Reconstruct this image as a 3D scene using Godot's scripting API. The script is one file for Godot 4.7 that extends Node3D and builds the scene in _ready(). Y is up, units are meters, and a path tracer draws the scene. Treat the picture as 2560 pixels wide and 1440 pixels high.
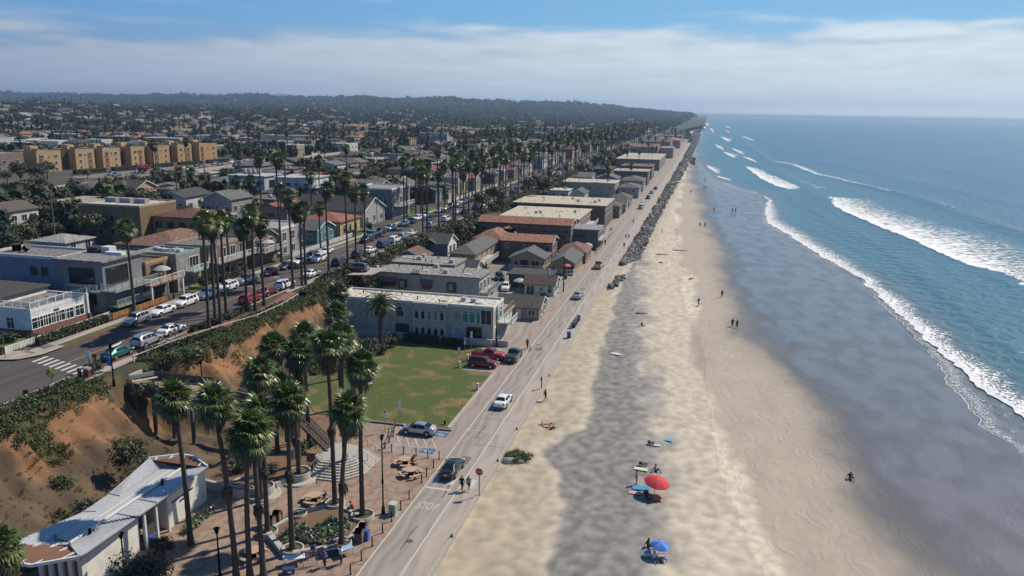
extends Node3D
# A beach town seen from the air. Axes: -Z runs up the coast along the beach road, +X points out to sea, y = 0 is the beach road. Metres.
const SEA:=-3.0
const UPPER:=8.0      # the street on the bluff
var M := {}             # materials by name
var K := {}             # shared meshes by name
var names := {}
var rng:=RandomNumberGenerator.new()
var nz:=FastNoiseLite.new()
var nz2:=FastNoiseLite.new()
var view:=Transform3D()
var things_placed:=[]
const TEN:=["", "ten", "twenty", "thirty", "forty", "fifty", "sixty", "seventy", "eighty", "ninety", "hundred"]
const ONE:=["zero", "one", "two", "three", "four", "five", "six", "seven", "eight", "nine", "ten", "eleven", "twelve", "thirteen", "fourteen", "fifteen", "sixteen", "seventeen", "eighteen", "nineteen"]
class MB:
	var v:=PackedVector3Array()
	var n:=PackedVector3Array()
	var c:=PackedColorArray()
	var t:=PackedVector2Array()
	var i:=PackedInt32Array()
	var col:=Color.WHITE
	var tint:=false
	var uvs:=false
	func pt(p: Vector3,nn: Vector3,uv:=Vector2.ZERO) -> int:
		v.append(p); n.append(nn); c.append(col)
		if uvs: t.append(uv)
		return v.size()-1
	func tri(a: Vector3,b: Vector3,d: Vector3) -> void:
		var nn:=(b-a).cross(d-a).normalized()
		var k:=v.size()
		pt(a,nn); pt(b,nn); pt(d,nn)
		i.append_array([k,k+2,k+1])
	func quad(a: Vector3,b: Vector3,d: Vector3,e: Vector3) -> void:
		var nn:=(d-a).cross(e-b).normalized()
		var k:=v.size()
		pt(a,nn,Vector2(0,0)); pt(b,nn,Vector2(1,0)); pt(d,nn,Vector2(1,1)); pt(e,nn,Vector2(0,1))
		i.append_array([k,k+2,k+1,k,k+3,k+2])
	func box(x0: float,x1: float,y0: float,y1: float,z0: float,z1: float) -> void:
		obox(Transform3D(Basis(),Vector3(x0+x1,y0+y1,z0+z1)/2),Vector3(x1-x0,y1-y0,z1-z0))
	func obox(m: Transform3D,s: Vector3) -> void:
		var q:=[]
		for k in 8:
			q.append(m*Vector3((-s.x if k & 1==0 else s.x)/2,(-s.y if k & 2==0 else s.y)/2,(-s.z if k & 4==0 else s.z)/2))
		quad(q[4],q[5],q[7],q[6]); quad(q[1],q[0],q[2],q[3]); quad(q[5],q[1],q[3],q[7])
		quad(q[0],q[4],q[6],q[2]); quad(q[6],q[7],q[3],q[2]); quad(q[0],q[1],q[5],q[4])
	func bar(a: Vector3,b: Vector3,w: float,h: float) -> void:
		var z:=b-a
		var up:=Vector3.UP if absf(z.normalized().y)<0.95 else Vector3.RIGHT
		obox(Transform3D(Basis.looking_at(z,up),(a+b)/2),Vector3(w,h,z.length()))
	func tube(a: Vector3,b: Vector3,ra: float,rb: float,seg:=6,caps:=true) -> void:
		var z:=(b-a).normalized()
		var x:=z.cross(Vector3.UP if absf(z.y)<0.9 else Vector3.RIGHT).normalized()
		var y:=x.cross(z)
		var k:=v.size()
		for s in seg+1:
			var d:=x*cos(TAU*s/seg)+y*sin(TAU*s/seg)
			pt(a+d*ra,d); pt(b+d*rb,d)
		for s in seg:
			var o:=k+s*2
			i.append_array([o,o+1,o+3,o,o+3,o+2])
		if caps:
			disc(a,-z,ra,seg); disc(b,z,rb,seg)
	func disc(o: Vector3,z: Vector3,r: float,seg: int) -> void:
		var x:=z.cross(Vector3.UP if absf(z.y)<0.9 else Vector3.RIGHT).normalized()
		var y:=x.cross(z)
		var k:=v.size()
		pt(o,z)
		for s in seg+1:
			pt(o+(x*cos(TAU*s/seg)+y*sin(TAU*s/seg))*r,z)
		for s in seg:
			i.append_array([k,k+1+s,k+2+s] if (x.cross(y)).dot(z)<0 else [k,k+2+s,k+1+s])
	# rows of points of equal length; smooth normals
	func grid(rows: Array,close:=false) -> void:
		var w: int=rows[0].size()
		var k:=v.size()
		var acc:=PackedVector3Array()
		acc.resize(rows.size()*w)
		var q:=PackedInt32Array()
		for r in rows.size()-1:
			for s in (w if close else w-1):
				var s2:=(s+1) % w
				var a:=r*w+s
				var b:=r*w+s2
				var d:=(r+1)*w+s2
				var e:=(r+1)*w+s
				var nn: Vector3=(rows[r+1][s2]-rows[r][s]).cross(rows[r+1][s]-rows[r][s2])
				acc[a]+=nn; acc[b]+=nn; acc[d]+=nn; acc[e]+=nn
				q.append_array([k+a,k+d,k+b,k+a,k+e,k+d])
		for r in rows.size():
			for s in w:
				pt(rows[r][s],acc[r*w+s].normalized())
		i.append_array(q)
	func add(o: MB,m: Transform3D) -> void:
		var k:=v.size()
		for j in o.v.size():
			v.append(m*o.v[j]); n.append((m.basis*o.n[j]).normalized()); c.append(o.c[j])
			if uvs: t.append(o.t[j] if o.uvs else Vector2.ZERO)
		for j in o.i: i.append(j+k)
	func mesh() -> ArrayMesh:
		var a:=[]
		a.resize(Mesh.ARRAY_MAX)
		a[Mesh.ARRAY_VERTEX]=v; a[Mesh.ARRAY_NORMAL]=n; a[Mesh.ARRAY_INDEX]=i
		if tint: a[Mesh.ARRAY_COLOR]=c
		if uvs: a[Mesh.ARRAY_TEX_UV]=t
		var m:=ArrayMesh.new()
		m.add_surface_from_arrays(Mesh.PRIMITIVE_TRIANGLES,a)
		return m
func lin(r: float,g: float,b: float) -> Color:
	return Color(r,g,b).linear_to_srgb()
# a plain procedural material; grain: name of a shared noise picture, laid on in world space
func mat(key: String,c: Color,rough:=0.8,grain:="", scale:=0.3,metal:=0.0) -> StandardMaterial3D:
	if M.has(key): return M[key]
	var m:=StandardMaterial3D.new()
	m.resource_name=key
	m.albedo_color=c
	m.roughness=rough
	m.metallic=metal
	if grain:
		m.albedo_texture=K[grain]
		m.uv1_triplanar=true
		m.uv1_world_triplanar=true
		m.uv1_scale=Vector3.ONE*scale
	M[key]=m
	return m
func paint(r: float,g: float,b: float,rough:=0.8,grain:="grain_soft", scale:=0.11) -> StandardMaterial3D:
	return mat("paint_%d_%d_%d_%d_%s" % [int(r*999),int(g*999),int(b*999),int(rough*100),grain],lin(r,g,b),rough,grain,scale)
func plain(r: float,g: float,b: float,rough:=0.7,metal:=0.0) -> StandardMaterial3D:
	return mat("plain_%d_%d_%d_%d_%d" % [int(r*999),int(g*999),int(b*999),int(rough*100),int(metal*10)],lin(r,g,b),rough,"", 1.0,metal)
func noise_tex(key: String,freq: float,lo: float,hi: float,size:=256,kind:=FastNoiseLite.TYPE_SIMPLEX_SMOOTH,oct:=4,gap:=Vector2(0.25,0.75)) -> void:
	var f:=FastNoiseLite.new()
	f.seed=K.size()+11
	f.noise_type=kind
	f.frequency=freq
	f.fractal_octaves=oct
	var im:=f.get_seamless_image(size,size)
	var g:=Gradient.new()
	var out:=Image.create(size,size,false,Image.FORMAT_RGB8)
	for y in size:
		for x in size:
			var s:=smoothstep(gap.x,gap.y,im.get_pixel(x,y).r)
			var l:=lerpf(lo,hi,s)
			out.set_pixel(x,y,Color(l,l,l))
	K[key]=ImageTexture.create_from_image(out)
func numbered(base: String,under:="") -> String:
	var key:=under+"/" + base
	var k: int=names.get(key,0)
	names[key]=k+1
	return base if k==0 else "%s_%03d" % [base,k]
func tag(o: Node,label: String,category: String,group:="") -> void:
	o.set_meta("label", label)
	o.set_meta("category", category)
	if group: o.set_meta("group", group)
func thing(called: String,label: String,category: String,at:=Vector3.ZERO,turn:=0.0,group:="") -> Node3D:
	var o:=Node3D.new()
	o.name=numbered(called)
	add_child(o)
	o.position=at
	o.rotation.y=turn
	tag(o,label,category,group)
	return o
func part(parent: Node,called: String,mesh: Mesh,m: Material,at:=Vector3.ZERO,turn:=0.0,kind:="") -> MeshInstance3D:
	var o:=MeshInstance3D.new()
	o.name=numbered(called,"" if parent==self else str(parent.get_instance_id()))
	o.mesh=mesh
	o.material_override=m
	o.position=at
	o.rotation.y=turn
	if kind: o.set_meta("kind", kind)
	parent.add_child(o)
	return o
func struct(called: String,mesh: Mesh,m: Material,at:=Vector3.ZERO,kind:="structure") -> MeshInstance3D:
	var o:=part(self,called,mesh,m,at,0.0,kind)
	return o
func single(called: String,mesh: Mesh,m: Material,label: String,category: String,at:=Vector3.ZERO,turn:=0.0,group:="") -> MeshInstance3D:
	var o:=part(self,called,mesh,m,at,turn)
	tag(o,label,category,group)
	return o
func dup(o: Node3D,label: String,at: Vector3,turn:=0.0,group:="", scale:=1.0) -> Node3D:
	var r: Node3D=o.duplicate()
	r.name=numbered(o.name.rstrip("0123456789").rstrip("_"))
	add_child(r)
	r.position=at
	r.rotation.y=turn
	r.scale=Vector3.ONE*scale
	r.set_meta("label", label)
	if group: r.set_meta("group", group)
	return r
func percent(f: float) -> String:
	var p:=clampi(int(round(f*100)),0,100)
	if p<20: return ONE[p]
	return TEN[p/10]+("" if p % 10==0 else " " + ONE[p % 10])
# where a thing shows in the photograph, in words, for telling look-alikes apart in labels only
func whereabouts(p: Vector3) -> String:
	var q:=view.affine_inverse()*p
	var u:=0.5+q.x/-q.z/0.6494/2.0
	var w:=0.5-q.y/-q.z/0.3653/2.0
	return "%s percent across, %s down" % [percent(u),percent(w)]
func in_view(p: Vector3,margin:=0.03) -> bool:
	var q:=view.affine_inverse()*p
	if q.z>-5.0: return false
	return absf(q.x/-q.z/0.6494)<1.0+margin and absf(q.y/-q.z/0.3653)<1.0+margin*2
# piecewise-linear table: pairs of (z, value), z falling
func along(table: Array,z: float) -> float:
	if z>=table[0][0]: return table[0][1]
	for k in range(1,table.size()):
		if z>=table[k][0]:
			return lerpf(table[k-1][1],table[k][1],(z-table[k-1][0])/(table[k][0]-table[k-1][0]))
	return table[-1][1]
func shared_box(x: float,y: float,z: float) -> ArrayMesh:   # stands on its base
	var key:="box %.3f %.3f %.3f" % [x,y,z]
	if not K.has(key):
		var b:=MB.new()
		b.box(-x/2,x/2,0,y,-z/2,z/2)
		K[key]=b.mesh()
	return K[key]
func textures() -> void:
	noise_tex("grain_soft", 0.02,0.93,1.0)
	noise_tex("grain_rough", 0.06,0.72,1.0)
	noise_tex("speckle", 0.22,0.72,1.0,256,FastNoiseLite.TYPE_SIMPLEX,3,Vector2(0.3,0.62))
	noise_tex("sand_bump", 0.06,0.0,1.0,512,FastNoiseLite.TYPE_SIMPLEX,4,Vector2(0.1,0.9))
	noise_tex("water_bump", 0.012,0.0,1.0,512,FastNoiseLite.TYPE_SIMPLEX_SMOOTH,5,Vector2(0.05,0.95))
	# tyre-worn paving, streaked along the road
	var f:=FastNoiseLite.new()
	f.seed=5
	f.frequency=0.03
	var im:=Image.create(256,256,false,Image.FORMAT_RGB8)
	for y in 256:
		for x in 256:
			var a:=TAU*x/256.0
			var b:=TAU*y/256.0
			var s:=f.get_noise_3d(cos(a)*60+cos(b)*9,sin(a)*60+sin(b)*9,4.0)
			var l:=0.93+0.14*s
			if y % 64<1: l*=0.88
			im.set_pixel(x,y,Color(l,l*0.99,l*0.98))
	K["paving"]=ImageTexture.create_from_image(im)
	# rows of pavers: fine joints only, far smaller than a pixel each
	im=Image.create(256,256,false,Image.FORMAT_RGB8)
	f.frequency=0.02
	for y in 256:
		for x in 256:
			var row:=y/8
			var l:=0.9+0.22*f.get_noise_2d(x,y)+0.10*(hash(row*977+(x+(row % 2)*8)/16) % 100)/100.0
			if y % 8==0 or (x+(row % 2)*8) % 16==0: l*=0.8
			im.set_pixel(x,y,Color(l,l,l))
	K["pavers"]=ImageTexture.create_from_image(im)
	# roof tiles: barrel rows, their rounded shading put into the colour
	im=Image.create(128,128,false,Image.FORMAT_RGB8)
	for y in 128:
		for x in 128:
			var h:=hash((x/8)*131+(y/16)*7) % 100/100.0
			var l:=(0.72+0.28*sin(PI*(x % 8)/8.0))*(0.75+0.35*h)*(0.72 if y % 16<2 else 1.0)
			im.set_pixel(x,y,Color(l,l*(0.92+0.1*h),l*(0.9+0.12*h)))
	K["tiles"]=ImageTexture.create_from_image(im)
	# shingles
	im=Image.create(128,128,false,Image.FORMAT_RGB8)
	for y in 128:
		for x in 128:
			var row:=y/8
			var h:=hash(row*331+(x+row % 2*5)/10) % 100/100.0
			var l:=(0.8+0.25*h)*(0.75 if y % 8==0 else 1.0)
			im.set_pixel(x,y,Color(l,l,l))
	K["shingles"]=ImageTexture.create_from_image(im)
	# lawn: green with worn, dry patches
	f.frequency=0.016
	f.fractal_octaves=4
	var worn:=f.get_seamless_image(512,512)
	f.frequency=0.15
	var fine:=f.get_seamless_image(512,512)
	im=Image.create(512,512,false,Image.FORMAT_RGB8)
	for y in 512:
		for x in 512:
			var s:=smoothstep(0.52,1.05,worn.get_pixel(x,y).r+0.12*fine.get_pixel(x,y).r)
			var g:=0.7+0.6*fine.get_pixel(x,y).r
			var l:=Color(0.06,0.085,0.018).lerp(Color(0.19,0.125,0.05),s)*g
			im.set_pixel(x,y,lin(l.r,l.g,l.b))
	K["lawn"]=ImageTexture.create_from_image(im)
	# sand ripples, combed by the tide; periodic
	f.frequency=0.008
	f.fractal_octaves=3
	var warp:=f.get_seamless_image(512,512)
	im=Image.create(512,512,false,Image.FORMAT_RF)
	for y in 512:
		for x in 512:
			var w:=warp.get_pixel(x,y).r
			var w2:=warp.get_pixel((x*3+77) % 512,(y*2+31) % 512).r
			var s:=sin(TAU*(x*30.0/512.0+y*5.0/512.0+3.2*w+0.9*w2))
			var l:=(0.5+0.5*s)*smoothstep(0.25,0.6,w2)*0.8+0.2*fine.get_pixel(x,y).r
			im.set_pixel(x,y,Color(l,l,l))
	K["ripples"]=ImageTexture.create_from_image(im)
	# sea foam: lace that thins out behind the breaking edge (v = 0)
	f.frequency=0.035
	f.noise_type=FastNoiseLite.TYPE_CELLULAR
	f.cellular_return_type=FastNoiseLite.RETURN_DISTANCE2_SUB
	f.fractal_octaves=3
	var cell:=f.get_seamless_image(1024,256)
	f.noise_type=FastNoiseLite.TYPE_SIMPLEX_SMOOTH
	f.frequency=0.02
	var soft:=f.get_seamless_image(1024,256)
	for which in 2:
		im=Image.create(1024,256,false,Image.FORMAT_RGBA8)
		for y in 256:
			var v:=y/255.0
			for x in 1024:
				var ce:=cell.get_pixel(x,y).r
				var so:=soft.get_pixel(x,y).r
				var al: float
				if which==0:
					var thr:=lerpf(0.62,0.02,pow(v,0.55))+0.34*(so-0.5)
					al=smoothstep(thr+0.13,thr-0.06,ce)*smoothstep(0.0,0.25,1.0-v)
					al=maxf(al,smoothstep(0.15,0.03,v+0.25*(so-0.5)))
				else:
					al=smoothstep(0.5,0.1,ce+0.45*absf(v-0.35)+0.5*(so-0.35))*smoothstep(0.0,0.12,v)*smoothstep(1.0,0.6,v)
					al=maxf(al*0.75,smoothstep(0.04,0.01,v))
				var lum:=0.86+0.14*so
				im.set_pixel(x,y,Color(lum,lum,lum,al))
		K["foam%d" % which]=ImageTexture.create_from_image(im)
func sky_picture() -> ImageTexture:
	var w:=1536
	var h:=1536
	var im:=Image.create(w,h,false,Image.FORMAT_RGBF)
	im.fill(Color(0.10,0.11,0.115))
	var f:=FastNoiseLite.new()
	f.seed=3
	f.frequency=1.0
	f.fractal_octaves=5
	var sun_dir:=Vector3(1.9,3.0,-2.1).normalized()
	for y in h/2:
		var e:=90.0-180.0*(y+0.5)/h
		var step:=1 if e<24.0 else 6
		if e>=24.0 and y % 6: continue
		for x in range(0,w,step):
			var a:=fposmod(360.0*(x+0.5)/w+180.0,360.0)-180.0   # degrees from the shore line,clockwise
			var toward:=0.5+0.5*cos(deg_to_rad(a-42.0))     # brighter air towards the sun
			var side:=smoothstep(0.46,0.98,toward)
			var low:=Color(0.22,0.30,0.44).lerp(Color(0.60,0.68,0.73),side)
			var mid:=Color(0.125,0.33,0.62).lerp(Color(0.20,0.47,0.74),side)
			var top:=Color(0.032,0.11,0.32)
			var c:=low.lerp(mid,smoothstep(0.5,7.0,e)).lerp(top,smoothstep(6.5,38.0,e))
			if e<24.0:
				var wisp:=f.get_noise_2d(a*0.06,e*0.55)
				var fine:=f.get_noise_2d(a*0.22+50,e*1.6+9)
				var edge:=4.4+0.9*smoothstep(-40.0,-12.0,a)+0.5*smoothstep(0.0,20.0,a)+1.5*wisp+0.5*fine
				var band:=smoothstep(0.7,-0.9,e-edge)
				var white:=Color(0.36,0.43,0.54).lerp(Color(0.66,0.74,0.79),side)*(1.0+0.10*fine+0.12*wisp)
				c=c.lerp(white,band*(0.72+0.25*smoothstep(0.0,4.0,e)))
				var streak:=smoothstep(0.25,0.6,f.get_noise_2d(a*0.05+30,e*0.9+70))*smoothstep(14.0,8.0,e)*smoothstep(4.0,6.0,e)
				c=c.lerp(white,0.35*streak)
				var bank:=smoothstep(0.95+0.25*fine,0.3,e)*smoothstep(-4.0,8.0,a)
				c=c.lerp(Color(0.88,0.92,0.92),0.8*bank)
			var d:=Vector3(sin(deg_to_rad(a))*cos(deg_to_rad(e)),sin(deg_to_rad(e)),-cos(deg_to_rad(a))*cos(deg_to_rad(e)))
			c=c+Color(1.0,0.95,0.85)*(0.22*pow(maxf(d.dot(sun_dir),0.0),14.0))
			if step==1: im.set_pixel(x,y,c)
			else: im.fill_rect(Rect2i(x,y,step,6),c)
	return ImageTexture.create_from_image(im)
func sheet(poly: PackedVector2Array,y: float) -> ArrayMesh:
	var b:=MB.new()
	var id:=Geometry2D.triangulate_polygon(poly)
	for p in poly: b.pt(Vector3(p.x,y,p.y),Vector3.UP)
	for k in range(0,id.size(),3):
		var p:=poly[id[k]]
		var q:=poly[id[k+1]]
		var r:=poly[id[k+2]]
		b.i.append_array([id[k],id[k+1],id[k+2]] if (q-p).cross(r-p)>0 else [id[k],id[k+2],id[k+1]])
	return b.mesh()
func strip(x0: float,x1: float,z0: float,z1: float,y: float) -> ArrayMesh:
	return sheet(PackedVector2Array([Vector2(x0,z0),Vector2(x1,z0),Vector2(x1,z1),Vector2(x0,z1)]),y)
const CREST:=[[-20,-67.0],[-60,-67.0],[-74,-67.4],[-82.5,-67.4],[-87,-64.2],[-92,-63.2],[-104,-64.7],[-121,-64.2],[-135,-67.5],[-1300,-67.5]]
const TOE:=[[-20,-55.0],[-58,-55.5],[-66,-56.5],[-72,-53.0],[-84,-48.5],[-90,-49.5],[-102,-56.5],[-110,-54.0],[-119,-51.5],[-126,-62.0],[-135,-63.0],[-1300,-63.0]]
func bluff_height(x: float,z: float) -> float:
	var toe:=along(TOE,z)
	var crest:=along(CREST,z)
	var t:=clampf((x-toe)/(crest-toe),0.0,1.0)
	var bump:=nz.get_noise_2d(x*9,z*9)*0.9+nz.get_noise_2d(x*30,z*30)*0.35
	var gully:=absf(nz2.get_noise_2d(x*4,z*22))*1.6
	var h:=(UPPER-0.06)*(0.55*smoothstep(0.0,0.8,t)+0.45*smoothstep(0.62,1.0,t))
	var scarp:=smoothstep(0.5,0.7,t)*smoothstep(1.0,0.9,t)
	h+=scarp*(1.5*nz2.get_noise_2d(x*10,z*28)-0.8*absf(nz.get_noise_2d(x*20,z*60)))
	h-=2.6*exp(-pow((z+77.5)/4.5,4.0))*smoothstep(0.25,0.6,t)*smoothstep(1.0,0.9,t)
	return h+(bump-gully)*sin(PI*t)*0.8-0.03
# the land behind the beach town: flat by the sea, a wooded ridge far inland
func land_height(x: float,z: float) -> float:
	var inland:=smoothstep(-330.0,-1100.0,x)
	var h:=UPPER-0.12
	h+=17.0*exp(-(pow((x+1500)/620,2)+pow((z+1150)/620,2)))
	h+=11.0*inland*smoothstep(-500.0,-1500.0,z)
	var ridge:=lerpf(34.0,56.0,smoothstep(0.0,-2400.0,x))*smoothstep(500.0,-900.0,x)
	h+=ridge*exp(-pow((z+4300-0.12*x)/1000,2))*(0.85+0.5*nz.get_noise_2d(x*0.14,z*0.14))
	h+=22.0*smoothstep(-700.0,-2500.0,z)*nz.get_noise_2d(x*0.3+40,z*0.3)*smoothstep(-150.0,-700.0,x)
	h+=26.0*smoothstep(-1500.0,-6000.0,z)*smoothstep(60.0,-500.0,x)
	return h
const SHORE:=[[0,60.0],[-107,43.0],[-220,42.5],[-252,37.0],[-290,32.0],[-330,25.0],[-372,26.0],[-426,31.0],[-469,28.0],[-489,17.0],[-545,8.0],[-640,0.0],[-775,-7.0],[-987,-12.0],[-1365,-14.0],[-1777,-7.0],[-2650,-24.0],[-5000,-62.0],[-9000,-40.0],[-16000,40.0]]
const PEBBLE_L:=[[-40,-9.0],[-69,-11.8],[-76,-11.5],[-79,-13.6],[-84,-14.3],[-87,-16.8],[-94,-15.6],[-97,-12.9],[-108,-13.7],[-127,-15.4],[-154,-16.2],[-184,-17.8],[-216,-17.8],[-232,-16.0],[-245,-13.0]]
const PEBBLE_R:=[[-40,-0.5],[-66,-1.2],[-88,-2.3],[-112,-4.7],[-131,-7.3],[-157,-10.0],[-197,-13.1],[-225,-14.1],[-240,-14.6]]
const DRY_R:=[[-40,11.0],[-70,8.6],[-84,6.2],[-100,4.3],[-125,2.7],[-148,0.9],[-185,-1.9],[-232,-4.2],[-309,-9.0],[-360,-10.0],[-1000,-22.0],[-1500,-25.0],[-2600,-60.0],[-9000,-90.0]]
const WET:=[[-40,32.0],[-91,26.3],[-115,23.0],[-155,16.3],[-188,12.8],[-241,11.0],[-320,6.5],[-393,4.5],[-568,-4.0],[-654,-5.0],[-928,-16.0],[-1950,-20.0],[-9000,-75.0]]
func beach_height(x: float,z: float) -> float:
	var s:=along(SHORE,z)
	var t:=(x+21.4)/(s+21.4)
	return lerpf(-0.35,SEA-0.02,pow(clampf(t,0.0,1.0),0.85))-maxf(0.0,t-1.0)*3.0
func beach() -> void:
	var zs:=[-38.0]
	while zs[-1]>-9000.0: zs.append(zs[-1]-maxf(0.42,absf(zs[-1])*0.0052)*(1.0 if zs[-1]>-900 else 4.0))
	var dry:=MB.new()
	dry.tint=true
	var film:=MB.new()
	film.tint=true
	var cols:=190
	for pass_ in 2:
		var b: MB=dry if pass_==0 else film
		var rows:=[]
		var tints:=PackedColorArray()
		for z: float in zs:
			if pass_==1 and z<-2600: break
			var row:=PackedVector3Array()
			var sh:=along(SHORE,z)
			var wide:=sh+21.4+10.0 if z>-560 else sh+40.0
			var x0:=-21.4
			if z<-1350: x0=-21.4-0.035*(-1350-z) if z>-3000 else -79.0
			if z<-1350: wide=sh+14.0-x0
			for s in cols+1:
				var x:=x0+wide*s/cols
				if pass_==1 and x<along(WET,z)-24.0: x=along(WET,z)-24.0
				var y:=beach_height(x,z)
				var n_big:=nz.get_noise_2d(x*3.0,z*1.5)
				var n_mid:=nz2.get_noise_2d(x*14,z*8)
				if pass_==0:
					var trod:=nz.get_noise_2d(x*45,z*40)
					var pebbly:=smoothstep(-0.5,0.5,x-along(PEBBLE_L,z)+1.2*n_mid)*smoothstep(2.6,-2.6,x-along(PEBBLE_R,z)+4.0*n_mid+2.0*n_big)*smoothstep(-243.0,-236.0,z)
					var dryness:=smoothstep(1.3,-1.3,x-along(DRY_R,z)+4.5*n_big+1.5*n_mid)
					var wetness:=smoothstep(-9.0,3.0,x-along(WET,z)+5.0*n_big)
					var c:=Color(0.30,0.26,0.21).lerp(Color(0.45,0.40,0.315),dryness)
					c=c.lerp(Color(0.36,0.31,0.225),smoothstep(1.0,-3.0,x-along(PEBBLE_L,z))*dryness)
					c=c.lerp(Color(0.12,0.115,0.112),wetness)
					var stones:=0.5+0.5*trod
					c=c.lerp(Color(0.105,0.102,0.10).lerp(Color(0.235,0.225,0.21),clampf(stones+0.7*smoothstep(4.5,-1.0,along(PEBBLE_R,z)-x),0,1)),pebbly*0.92)
					c*=1.0+0.10*n_mid+(0.30*dryness+0.08)*trod*(1.0-wetness)
					tints.append(c)
					if dryness>0.5 and z>-260: y+=0.13*trod+0.06*n_mid
				else:
					y+=0.03
					var al:=smoothstep(-11.0,4.0,x-along(WET,z)+5.0*n_big+2.0*n_mid)
					tints.append(Color(1,1,1,clampf(al*(0.92+0.3*n_mid),0,1)))
				row.append(Vector3(x,y,z))
			rows.append(row)
		b.grid(rows)
		b.c=tints
	var damp:=MB.new()
	damp.tint=true
	damp.v=dry.v; damp.n=dry.n; damp.c=dry.c
	var all:=dry.i
	dry.i=PackedInt32Array()
	for k in range(0,all.size(),6):
		var p: Vector3=damp.v[all[k]]
		(dry if p.x<along(DRY_R,p.z)-0.8+2.0*nz.get_noise_2d(p.x*3.0,p.z*1.5) else damp).i.append_array(all.slice(k,k+6))
	var ds:=mat("dry_sand", Color.WHITE,0.97,"speckle", 0.30)
	ds.vertex_color_use_as_albedo=true
	ds.heightmap_enabled=true
	ds.heightmap_texture=K["sand_bump"]
	ds.heightmap_scale=1.2
	ds.albedo_texture=null
	struct("dry_sand", dry.mesh(),ds)
	dry=damp
	var m:=mat("sand", Color.WHITE,0.95,"speckle", 0.22)
	m.vertex_color_use_as_albedo=true
	m.albedo_color=Color(1.06,1.06,1.06)
	m.heightmap_enabled=true
	m.heightmap_texture=K["ripples"]
	m.heightmap_scale=5.5
	m.uv1_scale=Vector3(1,1,1)/42.0
	m.albedo_texture=null
	m.detail_enabled=false
	struct("damp_sand", dry.mesh(),m)
	var wet:=StandardMaterial3D.new()
	wet.resource_name="wet_film"
	var dot:=Image.create(4,4,false,Image.FORMAT_RGB8)
	dot.fill(Color.WHITE)
	wet.albedo_texture=ImageTexture.create_from_image(dot)
	wet.albedo_color=lin(0.15,0.142,0.142)
	wet.transparency=BaseMaterial3D.TRANSPARENCY_ALPHA
	wet.vertex_color_use_as_albedo=true
	wet.roughness=0.22
	wet.metallic_specular=0.6
	wet.heightmap_enabled=true
	wet.heightmap_texture=K["ripples"]
	wet.heightmap_scale=1.6
	wet.uv1_triplanar=true
	wet.uv1_world_triplanar=true
	wet.uv1_scale=Vector3.ONE/42.0
	struct("wet_sand", film.mesh(),wet)
# crests of swell: x along z, height, width
const SWELLS:=[
	[[[-120,78.0],[-250,84.0],[-420,66.0],[-560,56.0]],0.5,5.0],
	[[[-200,128.0],[-360,118.0],[-480,112.0],[-640,80.0],[-800,57.0]],0.9,5.0],
	[[[-150,190.0],[-300,175.0],[-520,150.0],[-900,95.0]],0.45,9.0],
	[[[-300,260.0],[-900,170.0],[-1800,130.0]],0.4,14.0],
	[[[-140,58.0],[-260,62.0],[-420,46.0]],0.22,3.5],
]
func water() -> void:
	var b:=MB.new()
	b.tint=true
	var rows:=[]
	var tints:=PackedColorArray()
	var z:=-60.0
	while z>-12500.0:
		var row:=PackedVector3Array()
		var sh:=along(SHORE,z)
		for s in 150:
			var x:=sh-1.0+400.0*pow(s/110.0,2.2)
			if s>110: x=sh+400.0*pow(1.088,s-110)*(1.0+0.35*(s-110)/40.0)
			var y:=SEA+0.02
			for k: Array in SWELLS:
				var d: float=(x-along(k[0],z))/k[2]
				if absf(d)<3.0 and z<k[0][0][0]+60: y+=k[1]*exp(-d*d)*(0.7+0.5*nz.get_noise_2d(x,z*1.5))
			y+=0.06*nz.get_noise_2d(x*6,z*3)*smoothstep(0.0,20.0,x-sh)
			row.append(Vector3(x,y,z))
			var deep:=smoothstep(0.0,160.0,x-sh+30*nz.get_noise_2d(x,z))
			var c:=Color(0.03,0.115,0.15).lerp(Color(0.02,0.085,0.165),deep)
			c=c.lerp(Color(0.12,0.13,0.14),smoothstep(16.0,0.0,x-sh))
			c*=1.0+0.25*nz2.get_noise_2d(x*1.2,z*0.5)
			tints.append(c)
		rows.append(row)
		z-=maxf(1.6,-z*0.011)
	b.grid(rows)
	b.c=tints
	var m:=mat("sea", Color.WHITE,0.28,"grain_soft", 1.0)
	m.albedo_texture=null
	m.vertex_color_use_as_albedo=true
	m.heightmap_enabled=true
	m.heightmap_texture=K["water_bump"]
	m.heightmap_scale=26.0
	m.uv1_scale=Vector3(1.0/34.0,1.0/34.0,1.0/34.0)
	struct("sea_water", b.mesh(),m)
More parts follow.
